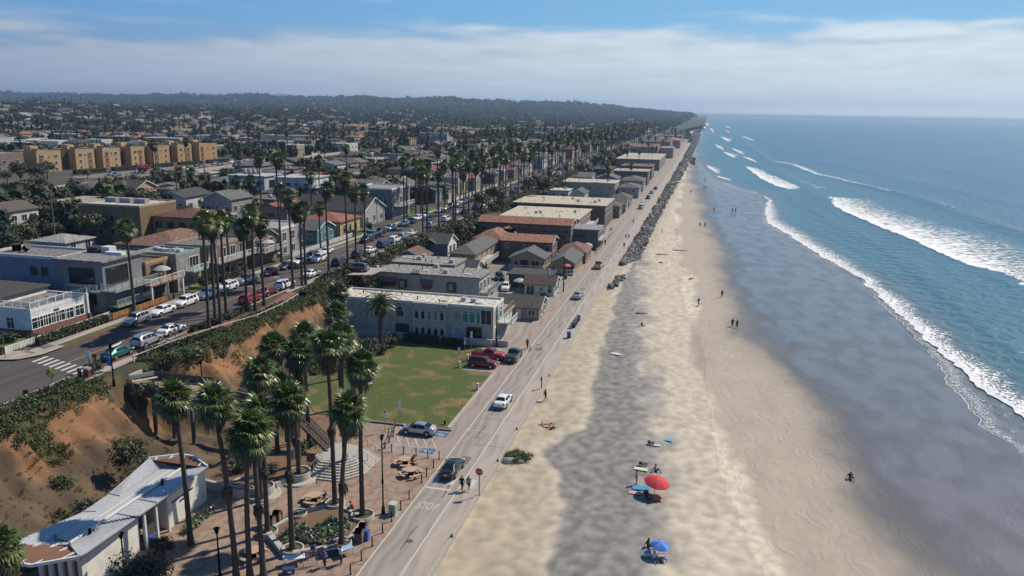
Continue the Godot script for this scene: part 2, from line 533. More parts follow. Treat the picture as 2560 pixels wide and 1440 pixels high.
func foam_ribbon(front: Array,back: Array,which: int,lift:=0.25,long:=26.0) -> void:
	# front and back: [z, x] tables over the same reach of shore
	var b:=MB.new()
	b.uvs=true
	var z0: float=front[0][0]
	var z1: float=front[-1][0]
	var n:=int(clampf((z0-z1)/1.1,12,420))
	var rows:=[]
	var uv:=PackedVector2Array()
	var u:=0.0
	for k in n+1:
		var z:=lerpf(z0,z1,float(k)/n)
		var edge:=smoothstep(0.0,0.08,float(k)/n)*smoothstep(1.0,0.92,float(k)/n)
		var xf:=along(front,z)+1.3*nz.get_noise_2d(z*5,9.0*which)+0.8*nz2.get_noise_2d(z*22,3.0)
		var xb:=along(back,z)+2.5*nz.get_noise_2d(z*4,77.0)
		xb=lerpf(xf+0.4,xb,edge)
		var row:=PackedVector3Array()
		for s in 15:
			var v:=s/14.0
			var x:=lerpf(xf,xb,v)
			row.append(Vector3(x,SEA+0.09+lift*edge*exp(-pow((v-0.22)/0.22,2.0))*(0.6+0.8*absf(nz2.get_noise_2d(x*9,z*9))),z))
			uv.append(Vector2(u,v))
		rows.append(row)
		u+=(z0-z1)/n/long
	b.grid(rows)
	b.t=uv
	var m: StandardMaterial3D
	if M.has("foam%d" % which): m=M["foam%d" % which]
	else:
		m=mat("foam%d" % which,lin(0.86,0.88,0.88),0.7)
		m.albedo_texture=K["foam%d" % which]
		m.transparency=BaseMaterial3D.TRANSPARENCY_ALPHA
	struct("sea_foam", b.mesh(),m)
func surf() -> void:
	# the wave running up the sand
	var f1:=[[-98,45.0],[-107,43.2],[-120,41.4],[-139,41.3],[-151,43.0],[-174,43.3],[-195,42.0],[-224,42.4],[-252,37.0],[-290,32.0],[-330,24.6],[-350,25.4],[-372,26.4],[-426,32.4],[-469,28.8],[-489,17.0],[-529,10.0],[-550,7.6]]
	foam_ribbon(f1,[[-98,47.5],[-139,45.0],[-180,47.5],[-250,42.0],[-330,27.5],[-372,28.5],[-426,34.0],[-550,9.5]],1,0.03,20.0)
	foam_ribbon([[-98,53.0],[-120,48.0],[-135,46.0],[-154,45.0],[-174,44.6],[-195,43.2],[-224,43.0],[-252,38.0],[-290,33.0],[-330,26.6],[-350,26.4],[-372,27.4],[-426,33.0],[-450,31.0],[-480,21.0]],[[-98,60.0],[-130,53.0],[-154,51.5],[-167,51.0],[-182,50.0],[-210,49.5],[-249,46.5],[-294,41.0],[-334,35.0],[-366,33.0],[-408,36.0],[-446,34.0],[-480,24.0]],0,0.45)
	foam_ribbon([[-200,81.0],[-224,81.7],[-248,81.8],[-262,77.5],[-305,73.6],[-346,67.8],[-386,63.1],[-419,62.6],[-449,62.7],[-466,57.0]],[[-200,86.0],[-224,92.0],[-248,99.0],[-270,108.0],[-300,112.0],[-335,106.0],[-360,98.0],[-390,92.0],[-427,88.0],[-450,92.0],[-466,74.0]],0,0.5,34.0)
	foam_ribbon([[-478,112.5],[-515,103.0],[-581,90.3],[-632,79.0],[-676,77.0],[-742,74.0],[-800,57.5]],[[-478,114.0],[-515,106.0],[-581,95.0],[-632,88.0],[-676,86.0],[-742,80.0],[-800,60.0]],0,0.9,20.0)
	foam_ribbon([[-492,49.5],[-514,43.3],[-575,37.4],[-633,35.0],[-700,33.0]],[[-492,76.0],[-514,76.0],[-575,66.0],[-633,56.0],[-700,40.0]],0,0.35,34.0)
	foam_ribbon([[-420,118.0],[-440,117.0],[-462,115.0]],[[-420,119.5],[-440,119.0],[-462,117.0]],0,0.8,20.0)
	var far:=[[-540,-580,11.0,22.0],[-600,-700,4.0,18.0],[-760,-860,40.0,56.0],[-830,-960,22.0,46.0],[-900,-1060,34.0,50.0],[-1060,-1200,52.0,70.0],[-1000,-1180,14.0,30.0],[-1300,-1600,28.0,60.0],[-1350,-1700,70.0,84.0],[-1700,-2200,48.0,76.0],[-1900,-2600,8.0,26.0],[-2500,-3300,60.0,84.0],[-2900,-4200,-10.0,30.0],[-4200,-6500,-30.0,40.0]]
	for a: Array in far:
		var mid: float=(a[0]+a[1])/2.0
		var w: float=(a[3]-a[2])*0.7
		foam_ribbon([[a[0],a[2]+6.0],[mid,a[2]],[a[1],a[2]-3.0]],[[a[0],a[2]+7.0],[mid,a[2]+w],[a[1],a[2]]],0,0.3,maxf(30.0,-float(a[0])*0.03))
func inland() -> void:
	var b:=MB.new()
	b.tint=true
	var rows:=[]
	var tints:=PackedColorArray()
	var z:=30.0
	while z>-9000.0:
		var row:=PackedVector3Array()
		for s in 110:
			var x:=-70.9-18.0*s if s<40 else -790.9*pow(1.036,s-40)
			if z<-1300: x+=minf(62.0,(-1300-z)*0.06)
			row.append(Vector3(x,land_height(x,z),z))
			var c:=Color(0.10,0.085,0.065).lerp(Color(0.055,0.065,0.032),smoothstep(-0.2,0.3,nz.get_noise_2d(x*1.5,z*1.5)))
			c=c.lerp(Color(0.075,0.07,0.068),smoothstep(0.15,0.4,nz2.get_noise_2d(x*2,z*2)))
			c=c.lerp(Color(0.035,0.042,0.022),smoothstep(-900.0,-2200.0,z))
			tints.append(c)
		row.reverse()
		rows.append(row)
		z-=maxf(12.0,-z*0.02)
	b.grid(rows)
	for r in rows.size():
		for s in 110: b.c[r*110+s]=tints[r*110+109-s]
	var m:=mat("town_ground", Color.WHITE,0.95,"grain_rough", 0.08)
	m.vertex_color_use_as_albedo=true
	struct("inland_ground", b.mesh(),m)
	# mountains inland, three chains one behind the other
	var chain:=[[-7000.0,0.72,0,120.0],[-9000.0,1.0,40,225.0],[-11000.0,1.15,90,250.0]]
	var rock:=mat("mountain", lin(0.07,0.075,0.06),1.0,"grain_rough", 0.002)
	for k in 3:
		var zc: float=chain[k][0]
		var mb:=MB.new()
		var rr:=[]
		for q in 9:
			var row:=PackedVector3Array()
			for s in 220:
				var x:=-zc*lerpf(-1.35,0.06,s/219.0)
				var a:=x/-zc
				var env:=smoothstep(-0.02,-0.3,a) if k==0 else smoothstep(0.02,-0.22,a)
				var pk:=0.45+0.55*nz.get_noise_2d(a*900.0+chain[k][2]*13,5.0*k)+0.28*nz2.get_noise_2d(a*2600.0,8.0*k)
				if k==1:
					pk=0.34+0.10*nz2.get_noise_2d(a*2600.0,3.0)
					for p: Array in [[-0.622,1.0,0.035],[-0.565,0.98,0.05],[-0.50,0.62,0.05],[-0.335,0.66,0.045],[-0.27,0.44,0.04],[-0.19,0.5,0.02],[-0.95,0.6,0.06]]:
						pk=maxf(pk,p[1]*exp(-absf(a-p[0])/p[2]*0.9)+0.05*nz2.get_noise_2d(a*4000.0,1.0))
				var up:=sin(PI*q/8.0)
				row.append(Vector3(x,-20.0+chain[k][3]*maxf(pk,0.05)*env*up,zc+1200.0-300.0*q))
			rr.append(row)
		mb.grid(rr)
		struct("mountain", mb.mesh(),rock)
func bluff() -> void:
	var b:=MB.new()
	b.tint=true
	var rows:=[]
	var tints:=PackedColorArray()
	var z:=-24.0
	while z>-1300.0:
		var row:=PackedVector3Array()
		for s in 76:
			var x:=-71.5+44.2*s/75.0
			var y:=bluff_height(x,z)
			row.append(Vector3(x,y,z))
			var t:=clampf((x-along(TOE,z))/(along(CREST,z)-along(TOE,z)),0,1)
			var p:=nz.get_noise_2d(x*5,z*5)
			var q:=nz2.get_noise_2d(x*16,z*16)
			var c:=Color(0.095,0.066,0.042).lerp(Color(0.165,0.115,0.07),clampf(0.5+0.9*q,0,1))
			c=c.lerp(Color(0.31,0.155,0.07),smoothstep(0.55,0.8,t+0.3*p+0.2*q)*smoothstep(1.05,0.8,t))
			c=c.lerp(Color(0.045,0.055,0.02),smoothstep(0.02,0.35,p+0.25*q)*0.85)
			if z<-122: c=c.lerp(Color(0.04,0.05,0.022),0.75*smoothstep(0.02,0.2,t))
			if t<=0.0: c=Color(0.27,0.25,0.225) if z<-120 else Color(0.24,0.15,0.085)
			tints.append(c*(1.0+0.25*q+0.25*nz.get_noise_2d(x*40,z*40)))
		rows.append(row)
		z-=0.6 if z>-130 else 4.0
	b.grid(rows)
	b.c=tints
	var m:=mat("bluff_dirt", Color.WHITE,0.97,"grain_rough", 0.45)
	m.vertex_color_use_as_albedo=true
	struct("bluff_ground", b.mesh(),m)
func roads() -> void:
	var lane:=mat("lane_concrete", lin(0.31,0.28,0.255),0.9,"paving", 0.11)
	var walk:=mat("walk_concrete", lin(0.37,0.33,0.29),0.9,"paving", 0.07)
	var pink:=mat("pink_concrete", lin(0.30,0.25,0.22),0.9,"paving", 0.09)
	var asphalt:=mat("asphalt", lin(0.078,0.066,0.062),0.92,"paving", 0.05)
	var tar:=mat("tar", lin(0.19,0.172,0.158),0.9,"grain_rough", 0.4)
	var white:=mat("road_white", lin(0.62,0.62,0.58),0.8,"grain_rough", 0.5)
	var yellow:=mat("road_yellow", lin(0.52,0.28,0.05),0.8,"grain_rough", 0.5)
	var red:=mat("kerb_red", lin(0.28,0.07,0.05),0.8,"grain_rough", 0.5)
	var brick:=mat("brick_path", lin(0.25,0.105,0.075),0.9,"pavers", 0.24)
	var stone:=mat("kerb_stone", lin(0.36,0.33,0.29),0.9,"grain_soft", 0.3)
	var verge:=mat("verge", lin(1,1,1),1.0,"lawn", 0.06)
	# the beach road
	var r:=struct("beach_road", strip(-27.3,-23.6,-30,-1120,0.012),lane)
	var far_end:=struct("road_end", strip(-36.0,-20.5,-1120,-1150,0.01),pink)
	struct("promenade", strip(-23.6,-21.0,-30,-1120,0.008),walk)
	struct("parking_strip", strip(-30.0,-27.3,-81.6,-1120,0.006),pink)
	struct("forecourt", strip(-44.0,-30.0,-119.5,-1120,0.002),mat("forecourt", lin(0.30,0.275,0.24),0.9,"paving", 0.06))
	for x: float in [-27.3,-23.6]:
		for k in 14:
			part(r,"edge_line", strip(x-0.07,x+0.07,-30-26.0*k,-55.8-26.0*k,0.018),white)
		part(r,"edge_line", strip(x-0.09,x+0.09,-395,-1115,0.018),white)
	part(r,"stop_line", strip(-27.1,-24.3,-74.2,-74.55,0.02),white)
	for x: float in [-27.0,-25.2,-22.9]:
		part(r,"crossing_block", strip(x,x+0.75,-75.6,-77.4,0.02),white)
	for k in 3:
		part(r,"joint_line", strip(-27.2,-21.2,-86.5-4.2*k,-86.6-4.2*k,0.016),white if k==1 else tar)
	# STOP on the lane, letters stretched along the road
	var let:=TextMesh.new()
	let.text="STOP"
	let.font=SystemFont.new()
	let.font.font_names=PackedStringArray(["Droid Sans"])
	let.font_size=64
	let.pixel_size=0.012
	let.depth=0.004
	var st:=part(r,"stop_lettering", let,white,Vector3(-25.5,0.022,-70.4))
	st.rotation=Vector3(-PI/2,0,0)
	st.scale=Vector3(1.28,2.6,1.0)
	# tar seams and worn patches
	for k in 26:
		var z:=-60.0-8.0*k-6.0*rng.randf()
		var x:=-25.2+0.5*sin(k*1.3)
		var b:=MB.new()
		var rows:=[]
		for q in 9:
			var w:=0.05+0.10*rng.randf()
			rows.append(PackedVector3Array([Vector3(x-w+0.06*sin(q),0.016,z-q*0.55),Vector3(x+w+0.06*sin(q),0.016,z-q*0.55)]))
		b.grid(rows)
		if k % 3!=2: part(r,"tar_seam", b.mesh(),tar)
		elif k % 2==0: part(r,"patch", strip(x-0.7,x+0.5,z,z-2.0,0.014),tar)
	var lid:=MB.new()
	lid.tube(Vector3.ZERO,Vector3(0,0.012,0),0.36,0.36,20)
	part(r,"manhole_cover", lid.mesh(),plain(0.12,0.11,0.1,0.6,0.4),Vector3(-24.9,0.013,-63.6))
	for k in 3:
		part(r,"manhole_cover", lid.mesh(),plain(0.12,0.11,0.1,0.6,0.4),Vector3(-26.3,0.013,-130.0-38.0*k))
	# low sea wall
	var w:=thing("sea_wall", "low concrete sea wall along the beach edge of the promenade", "wall", Vector3(-21.2,0,-30))
	for k in 28:
		part(w,"wall_section", shared_box(0.36,1.3,4.99),stone,Vector3(0,-1.16,-2.5-5.0*k))
	var b2:=MB.new()
	b2.box(-0.18,0.18,-1.2,0.12,-1090.0,-140.0)
	part(w,"far_wall", b2.mesh(),stone)
	# plaza paving in front of the rest rooms
	struct("plaza_paving", sheet(PackedVector2Array([Vector2(-27.3,-30),Vector2(-27.3,-81.6),Vector2(-29.5,-89.4),Vector2(-46,-89.4),Vector2(-40,-80),Vector2(-40.5,-72),Vector2(-44,-68),Vector2(-51.5,-68.6),Vector2(-52,-44),Vector2(-56,-30)]),0.004),mat("plaza", lin(0.30,0.215,0.16),0.9,"pavers", 0.16))
	struct("parking_bay", strip(-37.0,-27.3,-82.0,-89.3,0.010),pink)
	var blue:=mat("blue_paint", lin(0.06,0.17,0.32),0.8,"grain_rough", 0.6)
	var bay:=struct("bay_marking", strip(-36.4,-27.6,-82.15,-82.23,0.016),white)
	for k in 5:
		var q:=MB.new()
		q.bar(Vector3(-35.2+1.15*k,0.018,-86.4),Vector3(-33.9+1.15*k,0.018,-84.1),0.11,0.004)
		part(bay,"hatch_stripe", q.mesh(),white)
	part(bay,"hatch_border", strip(-35.2,-30.3,-84.0,-83.9,0.018),white)
	for z: float in [-88.3,-83.2]:
		var pad:=part(bay,"accessible_symbol", strip(-31.0,-29.2,z+0.75,z-0.75,0.017),blue)
		var s:=MB.new()   # wheelchair sign: ring,back,seat,leg,head
		for k in 14:
			var a:=TAU*k/14.0-0.3
			if k>10: continue
			s.bar(Vector3(-30.05+0.33*cos(a),0.021,z+0.33*sin(a)),Vector3(-30.05+0.33*cos(a+0.46),0.021,z+0.33*sin(a+0.46)),0.09,0.004)
		s.bar(Vector3(-30.6,0.022,z-0.05),Vector3(-30.0,0.022,z-0.05),0.1,0.004)
		s.bar(Vector3(-30.0,0.023,z-0.05),Vector3(-29.75,0.023,z+0.3),0.1,0.004)
		s.bar(Vector3(-30.35,0.023,z-0.05),Vector3(-30.35,0.023,z+0.25),0.09,0.004)
		s.tube(Vector3(-30.78,0.018,z-0.05),Vector3(-30.78,0.022,z-0.05),0.1,0.1,10)
		part(pad,"wheelchair_figure", s.mesh(),white)
	# lawn with its kerb
	var grass:=sheet(PackedVector2Array([Vector2(-30.3,-113.2),Vector2(-30.0,-90.2),Vector2(-40,-90.0),Vector2(-48.6,-90.4),Vector2(-53.8,-97),Vector2(-55.9,-103),Vector2(-53.4,-110),Vector2(-51,-119),Vector2(-51,-126.6),Vector2(-35.2,-126.6),Vector2(-35.2,-113.2)]),0.02)
	struct("lawn", grass,mat("lawn_grass", lin(1,1,1),1.0,"lawn", 0.024),Vector3.ZERO,"structure")
	var k1:=thing("lawn_kerb", "concrete kerb strip along the road edge of the park lawn", "kerb", Vector3(-29.85,0,-102))
	part(k1,"kerb", shared_box(0.5,0.1,23.0),stone)
	var k2:=thing("lawn_kerb", "dark kerb between the lawn and the accessible parking bay", "kerb", Vector3(-35.0,0,-89.75))
	part(k2,"kerb", shared_box(11.6,0.22,0.42),plain(0.16,0.145,0.13,0.9))
	struct("parking_pad", strip(-35.1,-30.0,-113.3,-121.5,0.009),pink)
	# the street on the bluff
	struct("upper_street", sheet(PackedVector2Array([Vector2(-71.3,20),Vector2(-71.3,-1250),Vector2(-82.0,-1250),Vector2(-82.0,-80),Vector2(-84.5,-77),Vector2(-230,-74),Vector2(-230,-56),Vector2(-84,-58),Vector2(-82,-50),Vector2(-82,20)]),UPPER+0.0),asphalt)
	var us:=struct("street_marking", strip(-76.82,-76.62,-79.5,-130.0,UPPER+0.008),yellow)
	for k in 16:
		part(us,"centre_line", strip(-76.8,-76.64,-130.5-30.0*k,-160.0-30.0*k,UPPER+0.008),yellow)
	for k in 8:
		var x:=-81.1+1.2*k
		var z:=-78.4+0.36*k
		part(us,"crosswalk_stripe", sheet(PackedVector2Array([Vector2(x-0.25,z),Vector2(x+0.25,z+0.1),Vector2(x+0.25,z-2.3),Vector2(x-0.25,z-2.4)]),UPPER+0.009),white)
	for z: float in [-124.5,-133.0,-166.0,-81.5]:   # bicycle arrows,worn
		for s in 2:
			var q:=MB.new()
			q.bar(Vector3(-79.9 if z<-100 else -73.4,UPPER+0.012,z-0.7*s),Vector3(-79.0 if z<-100 else -72.5,UPPER+0.012,z-0.5-0.7*s),0.16,0.004)
			q.bar(Vector3(-79.0 if z<-100 else -72.5,UPPER+0.012,z-0.5-0.7*s),Vector3(-78.1 if z<-100 else -71.6,UPPER+0.012,z-0.7*s),0.16,0.004)
			part(us,"lane_chevron", q.mesh(),white)
	# kerbs and pavements
	var kb:=thing("street_kerb", "concrete kerb on the house side of the upper street", "kerb", Vector3(-82.1,UPPER,-84))
	for k in 20:
		part(kb,"kerbstone", shared_box(0.2,0.14,5.9),red if k<2 else stone,Vector3(0,0,-2.95-6.0*k))
	var kc:=thing("street_kerb", "kerb on the bluff side of the upper street, red near the crosswalk", "kerb", Vector3(-71.2,UPPER,-40))
	for k in 22:
		part(kc,"kerbstone", shared_box(0.2,0.14,5.9),red if k>2 and k<8 else stone,Vector3(0,0,-2.95-6.0*k))
	struct("verge", strip(-83.6,-82.2,-85,-1250,UPPER+0.06),verge)
	struct("pavement", strip(-85.3,-83.6,-81,-1250,UPPER+0.1),walk)
	struct("pavement_corner", sheet(PackedVector2Array([Vector2(-82.2,-85),Vector2(-82.2,-81),Vector2(-83.4,-78.6),Vector2(-86,-77.6),Vector2(-120,-76),Vector2(-120,-78),Vector2(-90,-79.5),Vector2(-85.3,-82),Vector2(-85.3,-85)]),UPPER+0.1),walk)
	struct("pavement", strip(-71.1,-69.3,-40,-83,UPPER+0.06),walk)
	struct("pavement", sheet(PackedVector2Array([Vector2(-71.1,-83),Vector2(-69.3,-83),Vector2(-68.6,-92),Vector2(-71.1,-92)]),UPPER+0.05),walk)
	struct("brick_path", sheet(PackedVector2Array([Vector2(-68.6,-92),Vector2(-67.0,-99),Vector2(-66.0,-105),Vector2(-66.2,-112),Vector2(-67.4,-118),Vector2(-68.8,-123),Vector2(-70.4,-123),Vector2(-69.2,-117),Vector2(-68.2,-110),Vector2(-68.6,-103),Vector2(-70.4,-95),Vector2(-70.6,-92)]),UPPER+0.07),brick)
	struct("pavement", strip(-71.1,-69.9,-123,-1250,UPPER+0.06),walk)
	struct("verge", strip(-69.9,-67.8,-136,-1250,UPPER+0.03),verge)
	struct("driveway", sheet(PackedVector2Array([Vector2(-71.2,-138),Vector2(-62,-141),Vector2(-62,-148),Vector2(-71.2,-147)]),UPPER+0.09),walk)
	# back lanes of the town
	for x: float in [-121.0,-166.0,-208.0]:
		struct("back_street", strip(x-4.0,x+4.0,-80,-900,UPPER+0.02),asphalt)
	for z: float in [-205.0,-330.0,-470.0,-620.0]:
		struct("cross_street", strip(-215,-82.2,z,z-8,UPPER+0.03),asphalt)
	# railway cutting and its pale walls
	var bal:=mat("ballast", lin(0.10,0.08,0.068),1.0,"grain_rough", 0.5)
	var pale:=mat("rail_wall", lin(0.42,0.37,0.31),0.9,"grain_soft", 0.1)
	struct("railway_bed", sheet(PackedVector2Array([Vector2(-226,-150),Vector2(-218,-150),Vector2(-222,-300),Vector2(-228,-480),Vector2(-236,-900),Vector2(-252,-900),Vector2(-247,-540),Vector2(-240,-400),Vector2(-236,-250)]),UPPER+0.06),bal)
	for s: float in [-3.4,-1.9,2.0,3.5]:
		var q:=MB.new()
		for k in 15:
			var za:=-150.0-40.0*k
			q.bar(Vector3(-228+s-8.0*pow(k/14.0,1.2),UPPER+0.16,za),Vector3(-228+s-8.0*pow((k+1)/14.0,1.2),UPPER+0.16,za-40),0.12,0.16)
		single("rail", q.mesh(),plain(0.16,0.12,0.1,0.5,0.5),"rusty steel rail on brown ballast, %s of the four" % ["westernmost", "second from the sea side", "third from the sea side", "nearest to the apartments"][3 if s<-3 else 2 if s<0 else 1 if s<3 else 0],"rail", Vector3.ZERO,0.0,"railway rails")
	for side in 2:
		var rw:=thing("track_wall", ["pale concrete wall between the railway and the orange apartments", "pale concrete wall on the sea side of the railway"][side],"wall", Vector3.ZERO)
		for k in 26:
			var z:=-190.0-14.0*k
			var x:=-233.0-20.0*pow(k/26.0,0.8) if side==0 else -217.0-12.0*pow(k/26.0,1.2)
			var x2:=-233.0-20.0*pow((k+1)/26.0,0.8) if side==0 else -217.0-12.0*pow((k+1)/26.0,1.2)
			var q:=MB.new()
			q.bar(Vector3(x,UPPER+0.8,z),Vector3(x2,UPPER+0.8,z-13.9),0.3,1.7)
			part(rw,"wall_section", q.mesh(),pale)
	struct("station_path", sheet(PackedVector2Array([Vector2(-254,-300),Vector2(-275,-290),Vector2(-278,-440),Vector2(-262,-440)]),UPPER+0.05),mat("station", lin(0.2,0.16,0.135),0.9,"paving", 0.05))
# ---------- buildings ----------
func glass() -> StandardMaterial3D:
	return mat("window_glass", lin(0.018,0.024,0.028),0.07)  # opaque panes; the darkness of the rooms behind is put into the colour
func frame_mesh(w: float,h: float,kind: String) -> ArrayMesh:   # faces +z,base centre at the origin
	var key:="frame %.2f %.2f %s" % [w,h,kind]
	if K.has(key): return K[key]
	var b:=MB.new()
	var f:=0.09
	if kind=="arch":
		var n:=10
		var r:=w/2
		for k in n:
			var a:=PI*k/n
			var a2:=PI*(k+1)/n
			b.bar(Vector3(cos(a)*r,h-r+sin(a)*r,0.04),Vector3(cos(a2)*r,h-r+sin(a2)*r,0.04),0.14,0.14)
		b.box(-r-f,-r+0.03,0,h-r,0,0.1); b.box(r-0.03,r+f,0,h-r,0,0.1); b.box(-r-f,r+f,-f,0,0,0.13)
		b.box(-r,r,h-r-0.04,h-r+0.04,0.01,0.07)
	else:
		b.box(-w/2-f,-w/2,-f,h+f,0,0.08); b.box(w/2,w/2+f,-f,h+f,0,0.08)
		b.box(-w/2,w/2,h,h+f,0,0.08); b.box(-w/2,w/2,-f,0,0,0.13)
		var bars:=int(w/1.15)
		for k in bars: b.box(-w/2+w*(k+1)/(bars+1)-0.03,-w/2+w*(k+1)/(bars+1)+0.03,0,h,0.005,0.06)
		if kind=="cross": b.box(-w/2,w/2,h*0.66,h*0.66+0.07,0.005,0.055)
	K[key]=b.mesh()
	return K[key]
func pane_mesh(w: float,h: float,kind: String) -> ArrayMesh:
	var key:="pane %.2f %.2f %s" % [w,h,kind]
	if K.has(key): return K[key]
	var b:=MB.new()
	if kind=="arch":
		var r:=w/2
		b.box(-r,r,0,h-r,0.002,0.02)
		for k in 10:
			var a:=PI*k/10
			var a2:=PI*(k+1)/10
			b.tri(Vector3(0,h-r,0.02),Vector3(cos(a)*r,h-r+sin(a)*r,0.02),Vector3(cos(a2)*r,h-r+sin(a2)*r,0.02))
	else: b.box(-w/2,w/2,0,h,0.002,0.02)
	K[key]=b.mesh()
	return K[key]
# side: s faces the camera side (+z), e the sea (+x), w inland, n away
func window(root: Node,at: Vector3,turn: float,w: float,h: float,frame: Material,kind:="", pane: Material=null) -> void:
	var f:=part(root,"window", frame_mesh(w,h,kind),frame,at,turn)
	part(f,"pane", pane_mesh(w,h,kind),pane if pane else glass())
func door(root: Node,at: Vector3,turn: float,w: float,h: float,m: Material) -> void:
	var d:=part(root,"door", shared_box(w,h,0.07),m,at,turn)
	part(d,"handle", shared_box(0.06,0.12,0.16),plain(0.3,0.28,0.2,0.3,0.8),Vector3(w*0.38,h*0.45,0))
func on_side(hx: float,hz: float,side: String,u: float,y: float) -> Array:   # [place,turn]
	match side:
		"s": return [Vector3(u,y,hz),0.0]
		"e": return [Vector3(hx,y,-u),PI/2]
		"n": return [Vector3(-u,y,-hz),PI]
	return [Vector3(-hx,y,u),-PI/2]
func window_row(root: Node,hx: float,hz: float,side: String,y: float,count: int,w: float,h: float,frame: Material,kind:="", from:=-1.0,to:=1.0,pane: Material=null) -> void:
	var half:=hx if side in "sn" else hz
	for k in count:
		var u:=lerpf(from,to,(k+0.5)/count)*half
		var p:=on_side(hx,hz,side,u,y)
		window(root,p[0],p[1],w,h,frame,kind,pane)
func gable_walls(hx: float,hz: float,h: float,rise: float,ridge: String) -> ArrayMesh:
	var b:=MB.new()
	b.box(-hx,hx,-0.4,h,-hz,hz)
	if ridge=="x":
		for s: float in [-1.0,1.0]:
			b.tri(Vector3(hx*s,h,hz*s),Vector3(hx*s,h,-hz*s),Vector3(hx*s,h+rise,0))
	elif ridge=="z":
		for s: float in [-1.0,1.0]:
			b.tri(Vector3(-hx*s,h,hz*s),Vector3(hx*s,h,hz*s),Vector3(0,h+rise,hz*s))
	return b.mesh()
func roof_mesh(hx: float,hz: float,h: float,rise: float,ridge: String,eave:=0.45,thick:=0.16) -> ArrayMesh:
	var b:=MB.new()
	var ax:=hx+eave
	var az:=hz+eave
	if ridge=="x" or ridge=="z":
		var along_x:=ridge=="x"
		var run:=hz if along_x else hx
		var slope:=rise/run
		var drop:=slope*eave
		for s: float in [-1.0,1.0]:
			var e0: Vector3
			var e1: Vector3
			var r0: Vector3
			var r1: Vector3
			if along_x:
				e0=Vector3(-ax*s,h-drop,az*s); e1=Vector3(ax*s,h-drop,az*s)
				r0=Vector3(-ax*s,h+rise,0); r1=Vector3(ax*s,h+rise,0)
			else:
				e0=Vector3(ax*s,h-drop,az*s); e1=Vector3(ax*s,h-drop,-az*s)
				r0=Vector3(0,h+rise,az*s); r1=Vector3(0,h+rise,-az*s)
			var t:=Vector3(0,thick,0)
			b.quad(e0+t,e1+t,r1+t,r0+t)
			b.quad(r0,r1,e1,e0)
			b.quad(e0,e1,e1+t,e0+t)
			b.quad(e1,r1,r1+t,e1+t)
			b.quad(r0,e0,e0+t,r0+t)
	elif ridge=="hip":
		var rx:=maxf(0.0,ax-az)
		var rz:=maxf(0.0,az-ax)
		var p:=[Vector3(-ax,h,az),Vector3(ax,h,az),Vector3(ax,h,-az),Vector3(-ax,h,-az)]
		var q:=[Vector3(-rx,h+rise,rz),Vector3(rx,h+rise,rz),Vector3(rx,h+rise,-rz),Vector3(-rx,h+rise,-rz)]
		var t:=Vector3(0,-thick,0)
		for k in 4:
			var j:=(k+1) % 4
			if (q[j]-q[k]).length()<0.05: b.tri(p[k],p[j],q[k])
			else: b.quad(p[k],p[j],q[j],q[k])
			b.quad(p[k]+t,p[j]+t,p[j],p[k])
		b.quad(p[3]+t,p[2]+t,p[1]+t,p[0]+t)
	elif ridge=="flat":
		b.box(-hx+0.2,hx-0.2,h-0.3,h+0.02,-hz+0.2,hz-0.2)
	elif ridge=="slab":
		b.box(-ax,ax,h,h+0.28,-az,az)
	return b.mesh()
func parapet_mesh(hx: float,hz: float,h: float,up:=0.35) -> ArrayMesh:
	var b:=MB.new()
	var w:=0.22
	b.box(-hx-0.03,hx+0.03,h-0.12,h+up,hz-w,hz+0.03); b.box(-hx-0.03,hx+0.03,h-0.12,h+up,-hz-0.03,-hz+w)
	b.box(-hx-0.03,-hx+w,h-0.12,h+up-0.003,-hz+w,hz-w); b.box(hx-w,hx+0.03,h-0.12,h+up-0.003,-hz+w,hz-w)
	return b.mesh()
# o: x0 x1 z0 z1 (edges), y, h, roof, rise, wall, top, frame materials
func house(called: String,label: String,category: String,x0: float,x1: float,z0: float,z1: float,y: float,h: float,roof: String,rise: float,wall: Material,top: Material,trim: Material,group:="", turn:=0.0) -> Node3D:
	var hx:=absf(x1-x0)/2
	var hz:=absf(z1-z0)/2
	var o:=thing(called,label,category,Vector3((x0+x1)/2,y,(z0+z1)/2),turn,group)
	part(o,"wall", gable_walls(hx,hz,h,rise,roof),wall)
	var r:=part(o,"roof", roof_mesh(hx,hz,h,rise,roof),top)
	if roof=="flat": part(r,"parapet", parapet_mesh(hx,hz,h),trim)
	elif roof=="x" or roof=="z":
		# barge boards on the gables that face the camera or the sea
		var b:=MB.new()
		var e:=0.46
		if roof=="x":
			for s: float in [-1.0,1.0]: b.bar(Vector3(hx+e,h+rise+0.02,0.02*s),Vector3(hx+e,h-rise/hz*e+0.02,(hz+e)*s),0.07,0.24)
		else:
			for s: float in [-1.0,1.0]: b.bar(Vector3(0.02*s,h+rise+0.02,hz+e),Vector3((hx+e)*s,h-rise/hx*e+0.02,hz+e),0.07,0.24)
		part(r,"barge_board", b.mesh(),trim)
	o.set_meta("hx", hx); o.set_meta("hz", hz)
	return o
func half(o: Node3D) -> Vector2:
	return Vector2(o.get_meta("hx"),o.get_meta("hz"))
func windows(o: Node3D,side: String,y: float,count: int,w: float,h: float,frame: Material,kind:="", from:=-1.0,to:=1.0,pane: Material=null) -> void:
	var q:=half(o)
	window_row(o,q.x,q.y,side,y,count,w,h,frame,kind,from,to,pane)
